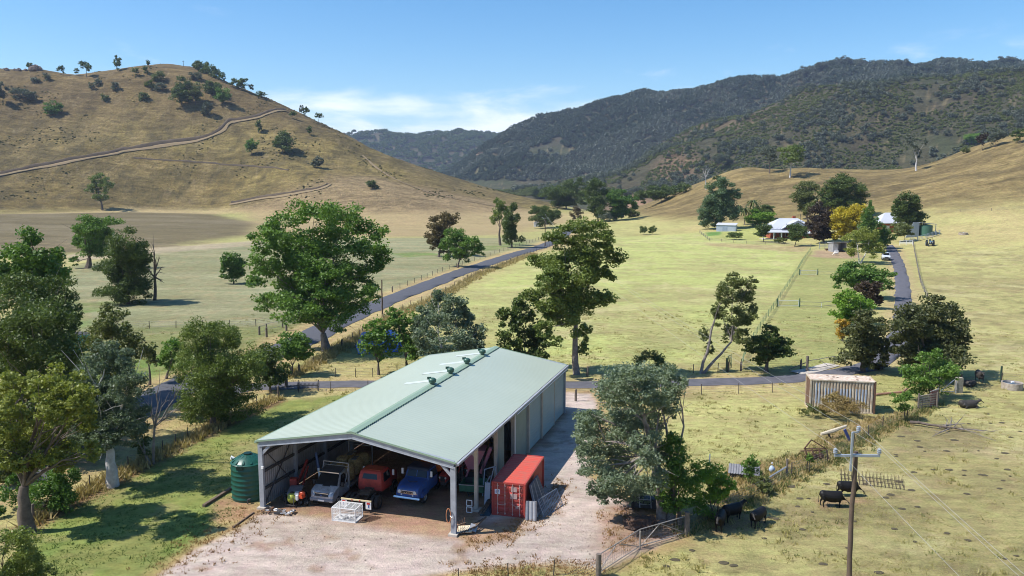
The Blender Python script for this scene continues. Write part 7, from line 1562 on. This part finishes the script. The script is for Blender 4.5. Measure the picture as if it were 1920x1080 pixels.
q = MB(); q.box((10.2, -2.4, -.2), (1.6, 2.2, .5)); q.box((11.2, -3.6, -.3), (1.8, 2, .4)); q.build('steps', mat('pink_paving', (.5, .3, .24), .9), t)
q = MB(); q.bar((gx1-3.3, 6, 5.8), (gx1-3.3, 6, 8.4), .1); q.bar((gx1-4.7, 6, 8.1), (gx1-2, 6, 8.1), .1); [q.bar((gx1-4.6+k*.6, 5.6, 8.1), (gx1-4.6+k*.6, 6.4, 8.1), .08) for k in range(5)]; q.build('antenna', m_dark, t)
MB().box((12.5, 8.5, 6.9), (1.0, 1.0, 1.4)).build('chimney', m_brick, rf)
# garden shed
def tin_shed(label, px0, px1, py, dep, hL, m, door=True, rz=None, name='garden_shed', roofm=None):
    a, b_ = at(px0, py), at(px1, py); L = float(np.hypot(*(b_-a)[:2])); t = thing(name, label, 'shed', a, math.atan2(b_[1]-a[1], b_[0]-a[0]))
    MB().b2(0, L, 0, dep, -.4, hL).build('wall', m, t); q = MB(); q.add([(-.2, -.3, hL), (L+.2, -.3, hL), (L+.2, dep+.3, hL+.9), (-.2, dep+.3, hL+.9), (-.2, -.3, hL+.12), (L+.2, -.3, hL+.12), (L+.2, dep+.3, hL+1.02), (-.2, dep+.3, hL+1.02)], [(3, 2, 1, 0), (4, 5, 6, 7), (0, 1, 5, 4), (1, 2, 6, 5), (2, 3, 7, 6), (3, 0, 4, 7)]); q.build('roof', roofm or m_hroof, t)
    for k in range(int(L/.5)): MB().box((.25+k*.5, -.03, hL/2), (.12, .05, hL)).build('wall_rib', m, t)
    if door: d = MB().box((L*.45, -.06, hL*.45), (L*.25, .06, hL*.9)).build('door', m_bluegrey, t); MB().box((L*.55, -.11, hL*.45), (.08, .05, .3)).build('handle', m_dark, d)
    return t
m_pblue = mat('pale_blue_sheet', (.42, .47, .55), .5, .1, var=.1, vscale=1)
tin_shed('small pale blue garden shed in front of the blue green gum', 1343, 1379, 434, 3.2, 3.0, m_pblue)
# garage at the end of the drive
a = at(1650, 438); t = thing('brick_garage', 'brick garage with white pyramid roof at the end of the driveway', 'garage', a, 0); t.scale = (1.15, 1.15, 1.35); MB().b2(0, 9, 0, 8, -.4, 3.2).build('wall', m_brick, t); rf = hip(-.8, 9.8, -.8, 8.8, 3.2, 6.2, 4.0, m_hroof, 'roof', t); MB().box((2.3, -.05, 1.2), (1.8, .1, 2.4)).build('door', m_white, t); MB().box((5.5, -.05, 1.6), (1.2, .1, 1.0)).build('window', m_window, t)
# stable
a = at(1562, 473); b_ = at(1588, 473); L = float(np.hypot(*(b_-a)[:2])); t = thing('stable', 'open fronted grey tin stable with pale skillion roof', 'stable', a, 0)
MB().b2(0, .15, 0, 4.5, -.2, 3.2).build('side_wall', m_zinc, t); MB().b2(L, L+.15, 0, 4.5, -.2, 3.2).build('side_wall', m_zinc, t); MB().b2(0, L, 4.35, 4.5, -.2, 2.9).build('rear_wall', m_zinc, t); MB().b2(0, L*.38, -.05, .1, -.2, 3.0).build('front_wall', m_zinc, t)
q = MB(); q.add([(-.3, -.8, 3.5), (L+.5, -.8, 3.5), (L+.5, 5, 2.9), (-.3, 5, 2.9), (-.3, -.8, 3.65), (L+.5, -.8, 3.65), (L+.5, 5, 3.05), (-.3, 5, 3.05)], [(3, 2, 1, 0), (4, 5, 6, 7), (0, 1, 5, 4), (1, 2, 6, 5), (2, 3, 7, 6), (3, 0, 4, 7)]); q.build('roof', m_hroof, t); MB().box((1.0, -.5, .3), (1.2, .7, .6)).build('feed_bin', m_white, t)
t = thing('stock_pen', 'pale steel rail panels left of the stable', 'stock panels', at(1536, 467), 0); Lp = 26*sc_
for k in range(5): MB().bar((0, 0, .4+k*.45), (Lp, 0, .4+k*.45), .10).build('rail', m_bluegrey, t)
for k in range(4): MB().bar((k*Lp/3, 0, 0), (k*Lp/3, 0, 2.4), .12).build('post', m_bluegrey, t)
t = thing('hay_pile', 'brown low timber feeder behind the white animal', 'feeder', at(1558, 470), 0); MB().box((0, 0, .5), (4, 1.2, .5)).build('box', m_rust, t, bevel=.05); [MB().bar((x, -.5, 0), (x, -.5, .4), .12).build('leg', m_rust, t) for x in (-1.8, 1.8)]
# lean-to with tank on the far right
a = at(1722, 443); t = thing('lean_to_shed', 'grey lean to shed sheltering a green tank by the driveway end', 'shed', a, .25); m_lt = mat('grey_blue_sheet', (.36, .41, .48), .5, .2, var=.15, vscale=1)
MB().b2(0, .15, 0, 6, -.4, 5.4).build('wall', m_lt, t); q = MB(); q.prism([(0, -.4), (6.0, -.4), (2.6, 5.4), (0, 5.4)], -.1, .05, 'y'); q.v = [(-x+0.0, y, z) for x, y, z in q.v]; q.build('sloping_wall', m_lt, t)
q = MB(); q.add([(0, -.4, 5.4), (7.8, -.4, 4.7), (7.8, 6, 4.7), (0, 6, 5.4), (0, -.4, 5.2), (7.8, -.4, 4.5), (7.8, 6, 4.5), (0, 6, 5.2)], [(0, 1, 2, 3), (7, 6, 5, 4), (0, 4, 5, 1), (1, 5, 6, 2), (2, 6, 7, 3), (3, 7, 4, 0)]); q.build('roof', m_hroof, t); [MB().bar((x, -.2, -.4), (x, -.2, 4.7), .2).build('post', m_white, t) for x in (7.6,)]
t2 = thing('green_tank', 'green water tank under the lean to roof', 'water tank', at(1740, 442)); MB().cyl((0, 2, -.3), 2.4, 4.2, 24).build('tank_body', mat('far_tank_green', (.05, .13, .09), .5), t2, smooth=True); MB().lathe((0, 2, 3.9), [(2.42, 0), (.4, .5), (0, .5)], 24).build('tank_top', m_tankd, t2, smooth=True)
def rails(label, pts, n=4, h=1.5, m=m_bluegrey, w=.1, cat='fence'):
    P = [at(*p) for p in pts]; B = P[0]; t = thing('rail_fence', label, cat, B)
    for a_, b_ in zip(P[:-1], P[1:]):
        for k in range(n): MB().bar(a_-B+[0, 0, h*(k+1)/n], b_-B+[0, 0, h*(k+1)/n], w, w).build('rail', m, t)
        MB().bar(a_-B, a_-B+[0, 0, h*1.1], .16).build('post', m, t)
    MB().bar(P[-1]-B, P[-1]-B+[0, 0, h*1.1], .16).build('post', m, t)
rails('long grey rail loading yard beside the far tractor', [(1706, 455), (1720, 452), (1738, 447), (1755, 442), (1762, 440)], 4, 1.7)
rails('white rail entrance fence at the end of the driveway', [(1687, 460), (1699, 460), (1711, 460)], 3, 1.6, m_white, .14)
tractor('far', 'blue grey tractor parked on the paddock beside the loading yard', 1746, 462, rz=-.3, colr=mat('far_tractor_blue', (.10, .17, .22), .5), canopy=True, sc=1.35)
# parked ute facing the camera
p = at(1662, 489); t = thing('parked_car', 'silver white dual cab car parked at the left edge of the driveway', 'car', p, -.36); t.scale = (1.2, 1.0, 1.35)
MB().body([(0, .45), (-.05, .8), (.1, 1.0), (1.15, 1.15), (1.8, 1.72), (3.4, 1.76), (3.75, 1.2), (4.9, 1.15), (5.0, .5)], lambda y, z: .93-.14*max(0, z-1.1)/.6, .06).build('body', mat('silver_white_paint', (.62, .66, .72), .3, coat=.5), t, smooth=True)
quad([(-.78, 1.18, 1.18), (.78, 1.18, 1.18), (.68, 1.76, 1.68), (-.68, 1.76, 1.68)], .04).build('windscreen', m_glass, t); MB().box((0, -.05, .82), (.9, .06, .2)).build('grille', m_black, t); MB().box((0, -.08, .55), (1.8, .1, .22)).build('bumper', m_black, t)
for s in (-1, 1):
    MB().box((s*.68, -.02, .88), (.35, .08, .16)).build('headlight', m_lamp, t); wheel(t, s*.84, .95, .38, .24, side=s); wheel(t, s*.84, 4.0, .38, .24, side=s); quad([(s*.90, 1.7, 1.18), (s*.90, 3.4, 1.18), (s*.80, 3.2, 1.66), (s*.80, 2.0, 1.66)], .03).build('side_window', m_glass, t); MB().box((s*1.05, 1.5, 1.25), (.2, .1, .2)).build('wing_mirror', m_black, t)
# little white huts near the road end, summit marker
t = thing('small_hut', 'tiny white hut by the road end trees', 'hut', at(1001, 425)); MB().b2(0, 3.2, 0, 2.4, -.3, 2.2).build('wall', m_white, t); q = MB(); q.prism([(-.2, 2.2), (3.4, 2.2), (1.6, 3.1)], -.2, 2.6, 'y'); q.build('roof', m_zinc, t); MB().box((1.6, -.03, .9), (.8, .06, 1.8)).build('door', m_bluegrey, t)
q0 = skyline(344, 60, 1150)
t = thing('trig_marker', 'thin trig marker post on the summit of the left hill', 'marker', at(344, q0+1)); MB().bar((0, 0, -1), (0, 0, 6), .3).build('mast', m_dark, t); MB().bar((-1, 0, 5), (1, 0, 5), .25).build('vane', m_dark, t)
# rocks on the left skyline
g = np.random.default_rng(17)
m_rock = mat('dark_rock', (.11, .085, .075), .95, vscale=1, col2=(.17, .13, .11))
for k, (px, r_) in enumerate(((12, 2.0), (28, 1.5), (66, 4.2), (71, 3.0), (35, 2.2), (60, 2.2), (48, 1.6))):
    q0 = skyline(px, 60, 1150)
    t = thing('rock_outcrop', ['leftmost dark rock on the left skyline', 'second dark rock from the left on the skyline', 'largest dark rock outcrop on the left skyline', 'rock leaning on the right of the largest skyline outcrop', 'low rock in the middle of the left skyline row', 'rock just left of the largest skyline outcrop', 'smallest rock in the left skyline row'][k], 'rock', at(px, q0+2), 0, 'rocks on the left skyline')
    q = MB(); q.ell((0, 0, r_*.3), (r_*1.3, r_, r_*.9), 10, 7, .5, random.Random(k)); q.build('boulder', m_rock, t); MB().ell((r_*.9, 0, 0), (r_*.7, r_*.6, r_*.5), 8, 6, .5, random.Random(k+9)).build('boulder', m_rock, t)

# ------------------------------------------------------------------ grass tufts, weeds and haze
def tufts(name, pts, hgt, rad, blades, m_key, seed, wid=.05):
    g = np.random.default_rng(seed); n = len(pts); P = np.repeat(pts, blades, 0); N_ = len(P); h = np.repeat(hgt*(.5+g.random(n)), blades)*(.6+.6*g.random(N_))
    a = g.random(N_)*6.283; r = rad*np.sqrt(g.random(N_))*np.repeat(.6+.8*g.random(n), blades); base = P+np.stack([np.cos(a)*r, np.sin(a)*r, np.zeros(N_)], 1); lean = g.normal(size=(N_, 2))*.45*h[:, None]; w = wid*(.6+.8*g.random(N_)); b2_ = g.random(N_)*6.283
    d = np.stack([np.cos(b2_)*w, np.sin(b2_)*w, np.zeros(N_)], 1); tip = base+np.concatenate([lean, h[:, None]], 1); base[:, 2] -= .03
    V = np.stack([base-d, base+d, tip], 1).reshape(-1, 3); tint = np.clip(np.repeat(g.random(n), blades)*.6+g.random(N_)*.4, 0, 1)
    return tag(npmesh(name, V, np.arange(N_*3).reshape(N_, 3), leafmat(*LM[m_key], .2), attrs={'tint': ('FACE', 'FLOAT', tint)}), kind='stuff')
LM['straw'] = ((.30, .23, .095), (.47, .37, .17)); LM['rustweed'] = ((.22, .11, .05), (.38, .24, .10)); LM['lawn'] = ((.075, .13, .022), (.15, .20, .05)); LM['pasture'] = ((.27, .24, .085), (.42, .37, .15)); LM['greygreen'] = ((.16, .16, .08), (.27, .25, .13))
def along(pts, n, spread, seed):
    g = np.random.default_rng(seed); P = np.array([at(*p)[:2] for p in pts]); L = np.hypot(*np.diff(P, axis=0).T); c = np.concatenate([[0], np.cumsum(L)]); u = g.random(n)*c[-1]
    x = np.interp(u, c, P[:, 0])+g.normal(size=n)*spread; y = np.interp(u, c, P[:, 1])+g.normal(size=n)*spread; return np.stack([x, y, gz(x, y)], 1)
def area(pts, n, seed, thr=None, sc=4.0):
    g = np.random.default_rng(seed); P = P2(pts); lo, hi = P.min(0), P.max(0); x = lo[0]+(hi[0]-lo[0])*g.random(n*3); y = lo[1]+(hi[1]-lo[1])*g.random(n*3); k = poly_sd(x, y, P) < 0
    if thr: k &= fbm(x/sc, y/sc, seed, 4) > thr
    x, y = x[k][:n], y[k][:n]; return np.stack([x, y, gz(x, y)], 1)
FL13 = [(1287, 1005), (1345, 970), (1432, 927), (1484, 895), (1551, 870), (1600, 840), (1655, 804), (1700, 789), (1755, 754)]
tufts('fence_line_grass', np.concatenate([along(FL13, 600, .5, 1), area([(1370, 880), (1500, 850), (1560, 800), (1700, 770), (1700, 790), (1600, 835), (1480, 890), (1420, 925), (1350, 960), (1340, 900)], 1500, 2)]), .26, .25, 9, 'straw', 3)
tufts('fence_line_weeds', np.concatenate([along(FL13, 500, .5, 4), area([(1370, 880), (1500, 850), (1700, 770), (1700, 790), (1600, 835), (1480, 890), (1350, 960)], 900, 5, .5)]), .30, .3, 9, 'olive', 6)
tufts('yard_edge_weeds', np.concatenate([along([(500, 962), (470, 975), (400, 1010), (330, 1060)], 200, 1.3, 7), along([(870, 1022), (950, 1008), (1005, 975), (1045, 925), (1050, 900)], 260, .6, 8), area([(1120, 960), (1200, 930), (1290, 960), (1285, 1000), (1200, 1030), (1130, 1040)], 260, 9), along([(860, 1065), (950, 1072), (1050, 1062), (1120, 1068)], 260, .8, 10)]), .13, .22, 9, 'rustweed', 11, .035)
tufts('road_verge_grass', np.concatenate([along([(640, 655), (720, 603), (826, 556), (905, 512), (1000, 476)], 2200, .9, 12), along([(545, 708), (588, 683), (660, 642), (700, 620)], 700, .6, 13), along([(60, 980), (169, 920), (305, 852), (440, 782), (520, 747)], 700, .5, 14)]), .5, .35, 7, 'straw', 15, .08)
_ = (area([(1535, 776), (1545, 770), (1600, 770), (1612, 778), (1600, 784), (1560, 786)], 60, 16), 1.8, .7, 40, 'rustweed', 17, .04)
_ = (np.concatenate([area([(1540, 776), (1600, 772), (1600, 783), (1560, 784)], 60, 18), area([(1505, 772), (1550, 774), (1550, 782), (1500, 780)], 60, 20)]), 1.5, .7, 34, 'yellowgreen', 19, .05)
# pasture tufts over the nearer paddocks, thinning with distance
g = np.random.default_rng(31); n = 90000; a_ = R(-38)+g.random(n)*R(76); d_ = 40+110*g.random(n)**1.25; x, y = d_*np.sin(a_), d_*np.cos(a_)
ok = (poly_sd(x, y, GRV) > .5) & (poly_sd(x, y, SHED) > .5) & (line_d(x, y, ROAD) > 3.2) & (line_d(x, y, DRIVE) > 2.0) & ((fbm(x/3.5, y/3.5, 33, 4)+.25*(g.random(n)-.5) > .47))
LAWN = P2([(60, 1150), (60, 1010), (165, 932), (245, 887), (330, 843), (440, 790), (530, 752), (680, 738), (820, 740), (640, 790), (470, 870), (432, 960), (330, 1040), (250, 1150)])
inl = poly_sd(x, y, LAWN) < 0; p_ = np.stack([x, y, gz(x, y)], 1)
tufts('pasture_grass', p_[ok & ~inl][:26000], .08, .25, 6, 'pasture', 34, .035); tufts('lawn_grass', p_[ok & inl][:9000], .08, .2, 6, 'lawn', 35, .035)
kt = ok & ~inl & (fbm(x/5, y/5, 38, 4) > .57)
tufts('tussocks', p_[kt][::3][:1100], .24, .28, 12, 'pasture', 39, .04)
k_ = ok & ~inl & (fbm(x/2.4, y/2.4, 36, 3) > .60); tufts('weed_clumps', p_[k_][::5][:900], .11, .3, 8, 'olive', 37, .05)
# litter stones on the gravel
q = MB(); st = area([(430, 1050), (500, 975), (860, 1015), (1040, 930), (1075, 800), (1090, 860), (1180, 960), (1230, 1000), (1110, 1060), (700, 1075)], 420, 41)
for p in st: r_ = .02+.05*random.random()**2; q.ell(p+[0, 0, r_*.4], (r_, r_*.8, r_*.6), 5, 3, .4)
tag(q.build('loose_stones', mat('gravel_stone', (.40, .32, .27), .9, var=.4, vscale=1)), kind='stuff')
q = MB(); st = area([(1240, 1060), (1440, 935), (1700, 800), (1915, 760), (1915, 1075), (1300, 1078)], 75, 44)
for p in st: r_ = .10+.16*random.random(); q.ell(p+[0, 0, .02], (r_*1.4, r_, .05), 8, 4, .4)
tag(q.build('dung_pats', mat('dung', (.075, .062, .035), .95)), kind='stuff')
# leaf litter under the lawn trees
def litter(name, P, key, seed): g = np.random.default_rng(seed); V, Fc = leaves(P+[0, 0, .03], .14, None, g, .5, 0); V[:, 2] = np.repeat(P[:, 2], 4)+.02+g.random(len(V))*.04; return tag(npmesh(name, V, Fc, leafmat(*LM[key], 0), attrs={'tint': ('FACE', 'FLOAT', g.random(len(P)))}), kind='stuff')
litter('leaf_litter', along([(40, 1000), (90, 968), (170, 928), (245, 888), (330, 842), (430, 792), (520, 754)], 5000, .7, 42), 'rustweed', 43)
# air
hz_m = bpy.data.materials.new('haze'); hz_m.use_nodes = True; t = hz_m.node_tree; t.nodes.clear(); o_ = t.nodes.new('ShaderNodeOutputMaterial'); v_ = t.nodes.new('ShaderNodeVolumePrincipled'); v_.inputs['Color'].default_value = (.62, .74, 1, 1); v_.inputs['Density'].default_value = HAZE; v_.inputs['Anisotropy'].default_value = .2; t.links.new(v_.outputs[0], o_.inputs['Volume'])
zt = float(Z.max())+40
tag(MB().b2(-5800, 5800, -5800, 5800, float(Z.min())-3, zt).build('haze', hz_m), kind='stuff') if HAZE else None
